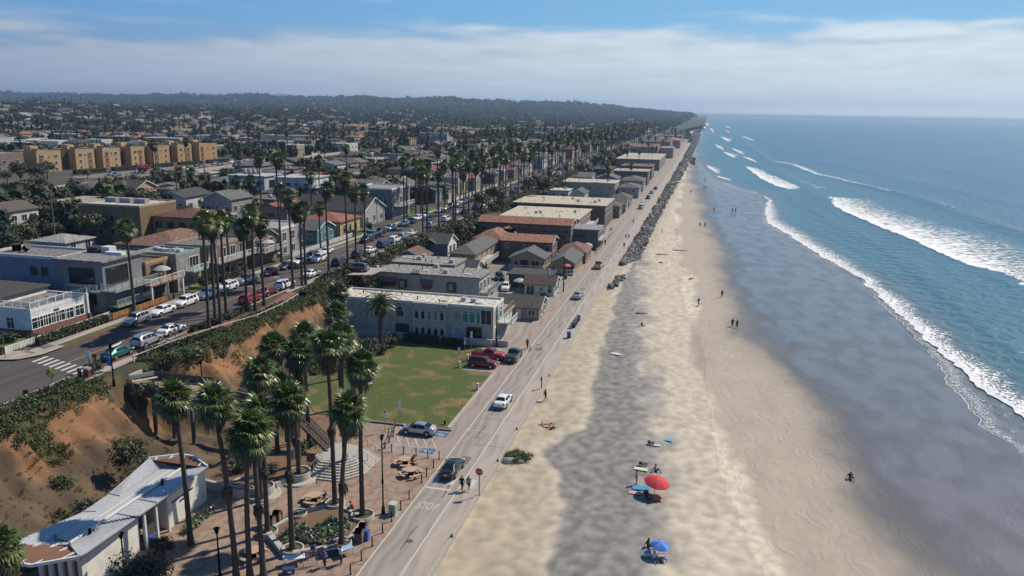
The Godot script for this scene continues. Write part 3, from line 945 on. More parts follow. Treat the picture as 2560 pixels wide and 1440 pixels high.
func vents(o: Node3D,y: float,n: int,sx: float,sz: float,seed_:=1) -> void:
	var g:=RandomNumberGenerator.new()
	g.seed=seed_
	var b:=MB.new()
	b.tube(Vector3.ZERO,Vector3(0,0.55,0),0.09,0.09,7); b.tube(Vector3(0,0.5,0),Vector3(0,0.62,0),0.15,0.15,7)
	if not K.has("vent_pipe"): K["vent_pipe"]=b.mesh()
	for k in n:
		var p:=Vector3(g.randf_range(-sx,sx),y,g.randf_range(-sz,sz))
		if k % 4==3: part(o,"skylight", shared_box(1.3,0.18,0.9),plain(0.55,0.56,0.55,0.3),p)
		elif k % 4==2: part(o,"air_unit", shared_box(0.9,0.75,0.9),plain(0.42,0.42,0.42,0.6),p)
		else: part(o,"vent_pipe", K["vent_pipe"],plain(0.16,0.15,0.14,0.6),p)
# deck with railing: posts, rail and panels
func balcony(o: Node3D,x0: float,x1: float,z0: float,z1: float,y: float,deck: Material,rail: Material,panel: Material=null,sides:="se", called:="balcony") -> void:
	var d:=MB.new()
	d.box(x0,x1,y-0.22,y,z0,z1)
	var p:=part(o,called,d.mesh(),deck)
	var runs:=[]
	if "s" in sides: runs.append([Vector3(x0,y,z1),Vector3(x1,y,z1)])
	if "e" in sides: runs.append([Vector3(x1,y,z1),Vector3(x1,y,z0)])
	if "w" in sides: runs.append([Vector3(x0,y,z0),Vector3(x0,y,z1)])
	if "n" in sides: runs.append([Vector3(x1,y,z0),Vector3(x0,y,z0)])
	for r: Array in runs: railing(p,r[0],r[1],1.0,rail,panel)
func railing(p: Node,a: Vector3,b: Vector3,h: float,rail: Material,panel: Material=null,gap:=1.6) -> void:
	var len:=(b-a).length()
	var n:=maxi(1,int(round(len/gap)))
	var up:=Vector3(0,h,0)
	var m:=MB.new()
	m.bar(a+up,b+up,0.09,0.07)
	m.bar(a+up*0.12,b+up*0.12,0.05,0.05)
	if panel==null:
		var nb:=int(len/0.28)
		for k in nb: m.bar(a.lerp(b,(k+0.5)/nb)+up*0.1,a.lerp(b,(k+0.5)/nb)+up,0.035,0.035)
	part(p,"rail", m.mesh(),rail)
	for k in n+1:
		part(p,"post", shared_box(0.11,h+0.06,0.11),rail,a.lerp(b,float(k)/n))
	if panel:
		for k in n:
			var q:=MB.new()
			q.bar(a.lerp(b,(k+0.06)/n)+up*0.55,a.lerp(b,(k+0.94)/n)+up*0.55,0.02,h*0.72)
			part(p,"panel", q.mesh(),panel)
func fence(called: String,label: String,pts: Array,h: float,post: Material,rails: int,gap:=2.2,pickets:=0.0,category:="fence") -> Node3D:
	var o:=thing(called,label,category,pts[0])
	for k in pts.size()-1:
		var a: Vector3=pts[k]-pts[0]
		var b: Vector3=pts[k+1]-pts[0]
		var n:=maxi(1,int(round((b-a).length()/gap)))
		for q in n:
			var s:=a.lerp(b,float(q)/n)
			var e:=a.lerp(b,float(q+1)/n)
			part(o,"post", shared_box(0.14,h,0.14),post,s)
			if pickets>0.0:
				var m:=MB.new()
				var np:=int((e-s).length()/pickets)
				for j in np: m.obox(Transform3D(Basis.looking_at(e-s),s.lerp(e,(j+0.5)/np)+Vector3(0,h*0.48,0)),Vector3(0.03,h*0.9,pickets*0.72))
				part(o,"picket_panel", m.mesh(),post)
			for j in rails:
				var m:=MB.new()
				var hh:=Vector3(0,h*(0.92-0.5*j),0)
				m.bar(s+hh,e+hh,0.06,0.1)
				part(o,"rail", m.mesh(),post)
	part(o,"post", shared_box(0.14,h,0.14),post,pts[-1]-pts[0])
	return o
# ---------- vehicles ----------
# stations from nose to tail: share of length, top, shoulder, half width, half width of the top
const SHAPES := {
	"sedan": [4.75,[[0.0,0.60,0.52,0.66,0.52],[0.03,0.72,0.62,0.84,0.66],[0.12,0.84,0.74,0.90,0.70],[0.25,0.95,0.86,0.91,0.70],[0.29,1.0,0.9,0.91,0.68],[0.42,1.40,0.94,0.91,0.56],[0.55,1.45,0.95,0.91,0.56],[0.68,1.41,0.96,0.91,0.55],[0.84,1.06,0.97,0.90,0.66],[0.96,1.02,0.90,0.86,0.70],[1.0,0.86,0.70,0.76,0.60]],[0.30,0.41],[[0.33,0.53],[0.55,0.75]],[0.70,0.83]],
	"suv": [4.7,[[0.0,0.74,0.60,0.72,0.58],[0.03,0.92,0.78,0.88,0.70],[0.12,1.02,0.9,0.93,0.74],[0.25,1.10,1.0,0.94,0.74],[0.29,1.15,1.04,0.94,0.72],[0.39,1.64,1.06,0.94,0.62],[0.55,1.72,1.07,0.94,0.62],[0.82,1.69,1.09,0.94,0.62],[0.93,1.52,1.09,0.93,0.62],[0.985,1.08,1.0,0.90,0.74],[1.0,0.86,0.72,0.84,0.70]],[0.295,0.385],[[0.32,0.50],[0.52,0.70],[0.72,0.88]],[0.935,0.975]],
	"hatch": [4.4,[[0.0,0.62,0.54,0.64,0.50],[0.03,0.76,0.66,0.82,0.62],[0.14,0.92,0.82,0.87,0.66],[0.24,1.04,0.90,0.88,0.66],[0.40,1.44,0.94,0.88,0.56],[0.52,1.49,0.95,0.88,0.56],[0.70,1.42,0.98,0.88,0.55],[0.88,1.20,1.0,0.87,0.58],[0.975,1.02,0.92,0.84,0.66],[1.0,0.78,0.66,0.76,0.60]],[0.25,0.39],[[0.28,0.50],[0.52,0.72]],[0.72,0.87]],
	"pickup": [5.5,[[0.0,0.80,0.64,0.76,0.62],[0.03,1.02,0.86,0.93,0.74],[0.12,1.14,1.0,0.97,0.78],[0.25,1.18,1.06,0.98,0.78],[0.28,1.22,1.1,0.98,0.76],[0.36,1.74,1.12,0.98,0.66],[0.46,1.80,1.12,0.98,0.66],[0.58,1.78,1.12,0.98,0.66],[0.605,1.16,1.12,0.98,0.90],[0.98,1.16,1.12,0.98,0.90],[1.0,1.05,0.9,0.95,0.86]],[0.285,0.355],[[0.31,0.44],[0.46,0.57]],[0.583,0.60]],
}
func car_ring(shape: Array,s: float,out:=0.0) -> PackedVector3Array:
	var st: Array=shape[1]
	var a: Array=st[0]
	var b: Array=st[-1]
	for k in st.size()-1:
		if s>=st[k][0] and s<=st[k+1][0]:
			a=st[k]; b=st[k+1]
			break
	var f:=clampf((s-a[0])/maxf(b[0]-a[0],0.001),0.0,1.0)
	var top:=lerpf(a[1],b[1],f)+out
	var sh:=lerpf(a[2],b[2],f)
	var w:=lerpf(a[3],b[3],f)+out
	var wt:=lerpf(a[4],b[4],f)+out
	var z: float=(0.5-s)*shape[0]
	var p:=PackedVector3Array()
	var right:=[Vector3(w*0.90,0.24,z),Vector3(w*0.985,0.42,z),Vector3(w,sh-0.12,z),Vector3(w*0.955,sh,z),Vector3(lerpf(w*0.93,wt,0.96),lerpf(sh,top,0.92),z),Vector3(wt*0.84,top,z),Vector3(0,top+0.025,z)]
	p.append(Vector3(0,0.24,z))
	for q: Vector3 in right: p.append(q)
	for k in range(5,-1,-1): p.append(right[k]*Vector3(-1,1,1))
	return p
func car_proto(kind: String,body: Material,key: String) -> Node3D:
	var id:="car %s %s" % [kind,key]
	if K.has(id): return K[id]
	var sh: Array=SHAPES[kind]
	var L: float=sh[0]
	var o:=Node3D.new()
	o.name="parked_car" if kind!="pickup" else "pickup_truck"
	var b:=MB.new()
	var rows:=[]
	var cuts:=[]
	for st: Array in sh[1]: cuts.append(st[0])
	for k in 17: cuts.append(k/16.0)
	cuts.sort()
	for s: float in cuts: rows.append(car_ring(sh,s))
	rows.reverse()
	b.grid(rows,true)
	for e in 2:
		var r: PackedVector3Array=rows[0] if e==0 else rows[-1]
		for k in range(1,r.size()-1): b.tri(r[0],r[k if e==0 else k+1],r[k+1 if e==0 else k])
	part(o,"body", b.mesh(),body)
	var gl:=mat("car_glass", lin(0.012,0.015,0.018),0.05)
	var dark:=plain(0.02,0.02,0.022,0.6)
	# windscreen and rear window lie on the body's own curve
	for e in 2:
		var g: Array=sh[2] if e==0 else sh[4]
		var gb:=MB.new()
		var gr:=[]
		for k in 5:
			var s:=lerpf(g[0],g[1],k/4.0)
			var r:=car_ring(sh,s,0.014)
			gr.append(PackedVector3Array([r[5].lerp(r[4],0.15),r[6],r[7],r[8],r[9].lerp(r[10],0.15)]))
		gr.reverse()
		gb.grid(gr)
		part(o,"windscreen" if e==0 else "rear_window", gb.mesh(),gl)
	for g: Array in sh[3]:
		for side in 2:
			var gb:=MB.new()
			var gr:=[]
			for k in 5:
				var r:=car_ring(sh,lerpf(g[0],g[1],k/4.0),0.012)
				var lo: Vector3=r[4] if side==0 else r[10]
				var hi: Vector3=r[5] if side==0 else r[9]
				gr.append(PackedVector3Array([lo.lerp(hi,0.1),lo.lerp(hi,0.86)] if side==0 else [lo.lerp(hi,0.86),lo.lerp(hi,0.1)]))
			gr.reverse()
			gb.grid(gr)
			part(o,"side_window", gb.mesh(),gl)
	# wheels
	if not K.has("tyre"):
		var ty:=MB.new()
		ty.tube(Vector3(-0.11,0,0),Vector3(0.11,0,0),0.34,0.34,18)
		K["tyre"]=ty.mesh()
		var ri:=MB.new()
		ri.tube(Vector3(-0.125,0,0),Vector3(0.125,0,0),0.21,0.21,12)
		K["rim"]=ri.mesh()
		var ar:=MB.new()
		ar.tube(Vector3(-0.02,0,0),Vector3(0.02,0,0),0.42,0.42,18)
		K["arch"]=ar.mesh()
	for fz: float in [0.18,0.80]:
		for sx: float in [-1.0,1.0]:
			var w: float=sh[1][4][3]
			var at:=Vector3(sx*(w-0.09),0.34,(0.5-fz)*L)
			var t:=part(o,"wheel", K["tyre"],plain(0.018,0.018,0.018,0.9),at)
			part(t,"rim", K["rim"],plain(0.45,0.45,0.46,0.3,0.7))
			part(o,"wheel_arch", K["arch"],dark,at+Vector3(sx*0.085,0.05,0))
	var fr: float=L/2-0.08
	for sx: float in [-1.0,1.0]:
		part(o,"headlight", shared_box(0.36,0.14,0.22),plain(0.7,0.72,0.74,0.15),Vector3(sx*0.6,sh[1][1][2]-0.08,fr))
		part(o,"tail_light", shared_box(0.3,0.2,0.16),plain(0.32,0.015,0.012,0.25),Vector3(sx*0.68,sh[1][-2][2]-0.12,-fr+0.02))
		part(o,"mirror", shared_box(0.2,0.14,0.1),body,Vector3(sx*(sh[1][5][3]+0.08),sh[1][5][2]+0.02,(0.5-sh[2][1])*L+0.25))
	part(o,"grille", shared_box(1.1,0.22,0.1),dark,Vector3(0,0.42,L/2-0.05))
	part(o,"bumper", shared_box(1.5,0.16,0.12),dark,Vector3(0,0.28,-L/2+0.03))
	part(o,"number_plate", shared_box(0.34,0.16,0.04),plain(0.6,0.6,0.58,0.5),Vector3(0,0.62,-L/2-0.01))
	if kind=="pickup":
		var bed:=MB.new()
		bed.box(-0.78,0.78,1.165,1.2,-L/2+0.12,(0.5-0.62)*L)
		part(o,"cargo_bed", bed.mesh(),dark)
	if kind=="suv":
		for sx: float in [-1.0,1.0]:
			var rk:=MB.new()
			rk.bar(Vector3(sx*0.55,1.77,0.3),Vector3(sx*0.55,1.75,-1.7),0.05,0.05)
			part(o,"roof_rail", rk.mesh(),dark)
	K[id]=o
	return o
const PAINTS := {"white": [0.72,0.73,0.73,0.0],"silver": [0.42,0.44,0.46,0.6],"grey": [0.16,0.165,0.17,0.5],"black": [0.012,0.013,0.015,0.2],"dark blue": [0.02,0.035,0.075,0.4],"blue": [0.05,0.13,0.26,0.4],"red": [0.36,0.018,0.016,0.2],"dark red": [0.17,0.012,0.016,0.3],"teal": [0.015,0.16,0.13,0.3],"dark green": [0.012,0.035,0.03,0.4],"yellow": [0.62,0.33,0.03,0.1],"pale blue": [0.3,0.42,0.48,0.4],"beige": [0.42,0.38,0.3,0.3]}
func car(kind: String,colour: String,x: float,y: float,z: float,turn: float,label: String,group:="") -> Node3D:
	var p: Array=PAINTS[colour]
	var m:=mat("car " + colour,lin(p[0],p[1],p[2]),0.32,"", 1.0,p[3])
	m.clearcoat_enabled=true
	m.clearcoat=0.8
	m.clearcoat_roughness=0.06
	var o:=car_proto(kind,m,colour).duplicate() as Node3D
	o.name=numbered("pickup_truck" if kind=="pickup" else "car")
	add_child(o)
	o.position=Vector3(x,y,z)
	o.rotation.y=turn
	tag(o,label,"pickup truck" if kind=="pickup" else "car", group)
	return o
# ---------- plants ----------
func frond_mesh(k: int) -> ArrayMesh:    # a fan leaf: stalk along +z,then split blades
	var key:="frond%d" % k
	if K.has(key): return K[key]
	var g:=RandomNumberGenerator.new()
	g.seed=40+k
	var b:=MB.new()
	b.tint=true
	b.col=Color(0.9,0.95,0.6)
	b.bar(Vector3.ZERO,Vector3(0,0.05,0.95),0.035,0.03)
	var hub:=Vector3(0,0.05,0.9)
	var n:=17
	for j in n:
		var a:=lerpf(-1.75,1.75,j/float(n-1))
		var len:=(1.2-0.2*absf(a)/1.75)*g.randf_range(0.9,1.08)
		var d:=Vector3(sin(a),0.10*cos(a*2.0),cos(a)).normalized()
		var side:=Vector3(cos(a),0,-sin(a))*0.075
		var m:=hub+d*len*0.62+Vector3(0,0.015,0)
		var tip:=hub+d*len+Vector3(0,-g.randf_range(0.12,0.42),0)
		var fold:=Vector3(0,0.035 if j % 2==0 else -0.02,0)
		b.col=Color(1,1,1)*g.randf_range(0.75,1.2)
		b.quad(hub-side*0.3,hub+side*0.3,m+side+fold,m-side)
		b.tri(m-side,m+side+fold,tip)
	K[key]=b.mesh()
	return K[key]
func skirt_mesh(k: int) -> ArrayMesh:    # dead leaves hanging round the trunk
	var key:="skirt%d" % k
	if K.has(key): return K[key]
	var g:=RandomNumberGenerator.new()
	g.seed=90+k
	var b:=MB.new()
	b.tint=true
	for j in 130:
		var a:=g.randf()*TAU
		var h:=g.randf_range(-0.1,0.75)
		var d:=Vector3(cos(a),0,sin(a))
		var p:=d*0.16+Vector3(0,h,0)
		var q:=d*g.randf_range(0.45,0.95)+Vector3(0,h-g.randf_range(0.25,0.7),0)
		var r:=d*g.randf_range(0.3,0.8)+Vector3(0,h-g.randf_range(1.0,1.7),0)
		var s:=Vector3(-sin(a),0,cos(a))*g.randf_range(0.05,0.13)
		b.col=Color(1,1,1)*g.randf_range(0.5,1.2)
		b.quad(p-s,p+s,q+s*1.4,q-s*1.4)
		b.tri(q-s*1.4,q+s*1.4,r)
	K[key]=b.mesh()
	return K[key]
func frond_pose(j: int,n: int,g: RandomNumberGenerator) -> Transform3D:
	var f:=float(j)/n
	var pitch:=lerpf(1.35,-1.05,pow(f,0.8))+g.randf_range(-0.15,0.15)
	var yaw:=j*2.39996+g.randf_range(-0.2,0.2)
	var s:=g.randf_range(0.85,1.12)
	return Transform3D(Basis(Vector3.UP,yaw)*Basis(Vector3.RIGHT,-pitch)*Basis(Vector3.BACK,g.randf_range(-0.4,0.4))*s,Vector3(0,0.1+0.25*(1-f),0))
func frond_mats() -> Array:
	var a:=[]
	for k in 3:
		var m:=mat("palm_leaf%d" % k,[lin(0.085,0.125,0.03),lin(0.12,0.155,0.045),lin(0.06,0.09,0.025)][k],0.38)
		m.vertex_color_use_as_albedo=true
		m.backlight_enabled=true
		m.backlight=Color(0.35,0.45,0.1)
		a.append(m)
	return a
func bark() -> StandardMaterial3D:
	return mat("palm_bark", lin(0.105,0.082,0.066),0.95,"grain_rough", 1.1)
func dead_leaf() -> StandardMaterial3D:
	var m:=mat("palm_skirt", lin(0.085,0.066,0.042),0.9)
	m.vertex_color_use_as_albedo=true
	return m
func trunk_mesh(h: float,lean: Vector2,seed_:=1,r0:=0.27,r1:=0.17) -> ArrayMesh:
	var b:=MB.new()
	var rows:=[]
	var n:=26
	for k in n+1:
		var f:=float(k)/n
		var r:=lerpf(r0,r1,f)*(1.0+0.10*(k % 2))+0.12*exp(-f*22.0)
		var c:=Vector3(lean.x*f*f,h*f,lean.y*f*f)+Vector3(sin(f*5+seed_),0,cos(f*4+seed_))*0.06*f
		var row:=PackedVector3Array()
		for s in 9: row.append(c+Vector3(cos(TAU*s/8.0),0,-sin(TAU*s/8.0))*r)
		rows.append(row)
	b.grid(rows)
	return b.mesh()
func big_palm(x: float,y: float,z: float,h: float,lean: Vector2,label: String,n:=46,size:=1.0) -> Node3D:
	var o:=thing("fan_palm", label,"palm tree", Vector3(x,y,z),0.0,"fan palms around the plaza and lawn")
	var g:=RandomNumberGenerator.new()
	g.seed=int(absf(x*31+z*17))
	part(o,"trunk", trunk_mesh(h,lean,g.randi() % 7,0.25,0.17),bark())
	var head:=Vector3(lean.x,h-0.1,lean.y)
	var sk:=part(o,"leaf_skirt", skirt_mesh(g.randi() % 2),dead_leaf(),head+Vector3(0,-0.35,0),g.randf()*TAU)
	sk.scale=Vector3(1.1,1.25,1.1)*size
	if g.randi() % 3!=0:
		var col:=part(o,"leaf_stub_collar", skirt_mesh(1),dead_leaf(),Vector3(lean.x*0.3,h*g.randf_range(0.45,0.62),lean.y*0.3),g.randf()*TAU)
		col.scale=Vector3(0.52,0.7,0.52)
	var fm:=frond_mats()
	for j in n:
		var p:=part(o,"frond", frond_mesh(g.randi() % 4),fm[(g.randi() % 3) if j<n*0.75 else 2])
		var t:=frond_pose(j,n,g)
		p.transform=Transform3D(t.basis*(0.92*size),head+t.origin)
	return o
func crown_mesh(k: int) -> ArrayMesh:
	var key:="crown%d" % k
	if K.has(key): return K[key]
	var g:=RandomNumberGenerator.new()
	g.seed=300+k
	var b:=MB.new()
	b.tint=true
	for j in 38:
		var t:=frond_pose(j,38,g)
		var f:=frond_lite(g)
		b.col=Color.WHITE
		var at:=b.v.size()
		b.add(f,t)
		var l:=g.randf_range(0.7,1.25)
		for q in range(at,b.v.size()): b.c[q]=b.c[q]*l
	K[key]=b.mesh()
	return K[key]
func frond_lite(g: RandomNumberGenerator) -> MB:
	var b:=MB.new()
	b.bar(Vector3.ZERO,Vector3(0,0.05,0.95),0.04,0.03)
	for j in 9:
		var a:=lerpf(-1.6,1.6,j/8.0)
		var d:=Vector3(sin(a),0.05,cos(a))
		var hub:=Vector3(0,0.05,0.88)
		var s:=Vector3(cos(a),0,-sin(a))*0.10
		var m:=hub+d*0.62
		b.col=Color(1,1,1)*g.randf_range(0.75,1.2)
		b.quad(hub-s*0.2,hub+s*0.2,m+s,m-s)
		b.tri(m-s,m+s,hub+d*g.randf_range(0.95,1.15)+Vector3(0,-g.randf_range(0.1,0.4),0))
	return b
func street_palm(x: float,y: float,z: float,h: float,label: String,group: String,seed_: int,size:=1.0) -> Node3D:
	var o:=thing("street_palm", label,"palm tree", Vector3(x,y,z),0.0,group)
	var k:=seed_ % 4
	var key:="palm trunk %d" % (seed_ % 5)
	if not K.has(key): K[key]=trunk_mesh(10.0,Vector2(0.25*sin(seed_),0.25*cos(seed_*1.7)),seed_,0.23,0.15)
	var t:=part(o,"trunk", K[key],bark())
	t.scale.y=(h-0.3)/10.0
	var head:=Vector3(0.25*sin(seed_),h-0.2,0.25*cos(seed_*1.7))
	var sk:=part(o,"leaf_skirt", skirt_mesh(k % 2),dead_leaf(),head+Vector3(0,-0.4,0),seed_*1.3)
	sk.scale=Vector3(1.0,1.3,1.0)*size
	var c:=part(o,"crown", crown_mesh(k),frond_mats()[seed_ % 3],head,seed_*0.9)
	c.scale=Vector3.ONE*size
	return o
func date_palm(x: float,y: float,z: float,h: float,label: String) -> Node3D:
	var o:=thing("date_palm", label,"palm tree", Vector3(x,y,z))
	part(o,"trunk", trunk_mesh(h,Vector2(0.1,0),3,0.42,0.36),bark())
	var g:=RandomNumberGenerator.new()
	g.seed=77
	for v in 3:
		var b:=MB.new()
		b.tint=true
		var prev:=Vector3.ZERO
		for j in 15:
			var f:=(j+1)/15.0
			var p:=Vector3(0,1.5*sin(f*2.2)-1.7*f*f,3.6*f)
			b.col=Color(0.8,0.8,0.6)
			b.bar(prev,p,0.05*(1.1-f),0.04)
			for s: float in [-1.0,1.0]:
				for q in 2:
					var r:=prev.lerp(p,0.5*q)
					var tip:=r+Vector3(s*0.62*sin(PI*minf(f+0.12,0.97)),-0.15-0.15*g.randf(),0.34)
					b.col=Color(1,1,1)*g.randf_range(0.7,1.2)
					b.tri(r,r+Vector3(0,0,0.12),tip)
			prev=p
		K["date frond%d" % v]=b.mesh()
	var sk:=part(o,"leaf_skirt", skirt_mesh(0),dead_leaf(),Vector3(0.1,h-0.7,0))
	sk.scale=Vector3(1.2,0.9,1.2)
	for j in 46:
		var f:=j/46.0
		var p:=part(o,"frond", K["date frond%d" % (j % 3)],frond_mats()[2 if j % 2 else 0])
		p.transform=Transform3D(Basis(Vector3.UP,j*2.4)*Basis(Vector3.RIGHT,-lerpf(0.95,-0.75,f))*g.randf_range(0.85,1.0),Vector3(0.1,h,0))
	return o
func leafy_mesh(key: String,n: int,leaf: float,lumps: int,seed_: int,squash:=0.85) -> ArrayMesh:
	# clumps of leaves scattered through an uneven crown of radius 1, base at y = 0
	if K.has(key): return K[key]
	var g:=RandomNumberGenerator.new()
	g.seed=seed_
	var b:=MB.new()
	b.tint=true
	var cs:=[]
	for k in lumps:
		var a:=g.randf()*TAU
		var e:=g.randf_range(-0.35,0.95)
		var r:=g.randf_range(0.3,0.6)
		cs.append([Vector3(cos(a)*cos(e),sin(e)*squash,sin(a)*cos(e))*g.randf_range(0.35,0.75),r,g.randf_range(0.72,1.25)])
	for j in n:
		var c: Array=cs[j % lumps]
		var d:=Vector3(g.randfn(),g.randfn(),g.randfn()).normalized()
		var p: Vector3=c[0]+d*c[1]*pow(g.randf(),0.33)
		p.y=maxf(p.y,-0.62)
		var up:=(d+Vector3(g.randfn(),g.randfn()+0.6,g.randfn())*0.45).normalized()
		var x:=up.cross(Vector3(g.randfn(),g.randfn(),g.randfn())).normalized()*leaf*g.randf_range(0.6,1.2)
		var y:=up.cross(x).normalized()*leaf*g.randf_range(0.5,1.0)
		b.col=Color(1,1,1)*(c[2]*g.randf_range(0.7,1.25))
		p.y+=0.62
		b.quad(p-x,p-y*0.8,p+x,p+y)
	K[key]=b.mesh()
	return K[key]
const GREENS:=[[0.04,0.058,0.018],[0.055,0.074,0.02],[0.043,0.056,0.028],[0.07,0.088,0.026],[0.058,0.06,0.028],[0.03,0.046,0.019]]
func leaf_mat(k: int) -> StandardMaterial3D:
	var g: Array=GREENS[k % 6]
	var m:=mat("leaf%d" % (k % 6),lin(g[0],g[1],g[2]),0.6)
	m.vertex_color_use_as_albedo=true
	m.backlight_enabled=true
	m.backlight=Color(0.25,0.3,0.08)
	return m
func broad_tree(x: float,y: float,z: float,r: float,h: float,label: String,group: String,k: int,called:="broadleaf_tree", detail:=0) -> Node3D:
	var o:=thing(called,label,"tree", Vector3(x,y,z),0.0,group)
	if not K.has("tree trunk"):
		var b:=MB.new()
		b.tube(Vector3.ZERO,Vector3(0.05,0.55,0),0.06,0.04,7)
		for j in 4:
			var a:=TAU*j/4.0+0.4
			b.tube(Vector3(0.05,0.5,0),Vector3(cos(a)*0.35,0.95,sin(a)*0.35),0.035,0.012,5)
		K["tree trunk"]=b.mesh()
	var t:=part(o,"trunk", K["tree trunk"],mat("tree_bark", lin(0.075,0.06,0.047),0.95,"grain_rough", 1.0))
	t.scale=Vector3(h*0.55,h*0.62,h*0.55)
	var m:=leafy_mesh("leafy %d %d" % [k % 5,detail],[420,1500,3600][detail],[0.15,0.085,0.055][detail],[9,13,16][detail],500+k % 5,0.85)
	var c:=part(o,"crown", m,leaf_mat(k),Vector3(0,h-r*1.35,0),k*0.7)
	c.scale=Vector3(r,r*0.95,r)
	return o
func shrub(x: float,y: float,z: float,r: float,h: float,label: String,k: int,group:="", called:="shrub") -> Node3D:
	var m:=leafy_mesh("shrubby %d" % (k % 4),900,0.09,10,700+k % 4,0.7)
	var o:=single(called,m,leaf_mat(k),label,"shrub", Vector3(x,y-0.1,z),k*1.1,group)
	o.scale=Vector3(r,h/1.35,r)
	return o
func hedge(label: String,a: Vector3,b: Vector3,w: float,h: float,k:=0) -> Node3D:
	var o:=thing("hedge", label,"hedge", a)
	var d:=b-a
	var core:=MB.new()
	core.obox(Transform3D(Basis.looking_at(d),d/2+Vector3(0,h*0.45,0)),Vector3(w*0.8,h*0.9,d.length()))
	part(o,"dark_core", core.mesh(),plain(0.018,0.022,0.01,1.0))  # solid near-black box; the shade inside the hedge is put into its colour
	var g:=RandomNumberGenerator.new()
	g.seed=int(absf(a.x*7+a.z*3))
	var m:=MB.new()
	m.tint=true
	var side:=d.cross(Vector3.UP).normalized()
	for j in int(d.length()*(w+2*h)*22):
		var s:=g.randf_range(-1.0,1.0)
		var yy:=h if absf(s)<w/(w+2*h) else h*g.randf()
		var off:=s*(w+2*h)/2 if yy==h else signf(s)*w/2
		var p:=d*g.randf()+side*(off+g.randfn()*0.05)+Vector3(0,yy+g.randfn()*0.05,0)
		var u:=Vector3(g.randfn(),g.randfn(),g.randfn()).normalized()*0.13
		var v:=u.cross(Vector3(g.randfn(),g.randfn(),g.randfn())).normalized()*0.11
		m.col=Color(1,1,1)*g.randf_range(0.65,1.3)
		m.quad(p-u,p-v,p+u,p+v)
	part(o,"foliage", m.mesh(),leaf_mat(k))
	return o
# scattered copies that nobody could count
func scatter(called: String,mesh: Mesh,m: Material,where: Array,tints:=[]) -> void:
	var mm:=MultiMesh.new()
	mm.transform_format=MultiMesh.TRANSFORM_3D
	mm.use_colors=tints.size()>0
	mm.mesh=mesh
	mm.instance_count=where.size()
	for k in where.size():
		mm.set_instance_transform(k,where[k])
		if tints.size(): mm.set_instance_color(k,tints[k])
	var o:=MultiMeshInstance3D.new()
	o.name=numbered(called)
	o.multimesh=mm
	o.material_override=m
	o.set_meta("kind", "stuff")
	add_child(o)
func rock_mesh(k: int) -> ArrayMesh:
	var key:="rock%d" % k
	if K.has(key): return K[key]
	var g:=RandomNumberGenerator.new()
	g.seed=60+k
	var b:=MB.new()
	var cuts:=[]
	for j in 11: cuts.append([Vector3(g.randfn(),g.randfn(),g.randfn()).normalized(),g.randf_range(0.62,0.95)])
	var rows:=[]
	for y in 8:
		var row:=[]
		for x in 11:
			var e:=lerpf(-PI/2,PI/2,y/7.0)
			var a:=-TAU*x/10.0
			var d:=Vector3(cos(e)*cos(a),sin(e),cos(e)*sin(a))
			var r:=1.0
			for c: Array in cuts:
				var q: float=d.dot(c[0])
				if q>0.05: r=minf(r,c[1]/q)
			row.append(d*r*Vector3(1.15,0.8,0.85))
		rows.append(row)
	for y in 7:
		for x in 10:
			b.quad(rows[y][x],rows[y][x+1],rows[y+1][x+1],rows[y+1][x])
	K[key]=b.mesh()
	return K[key]
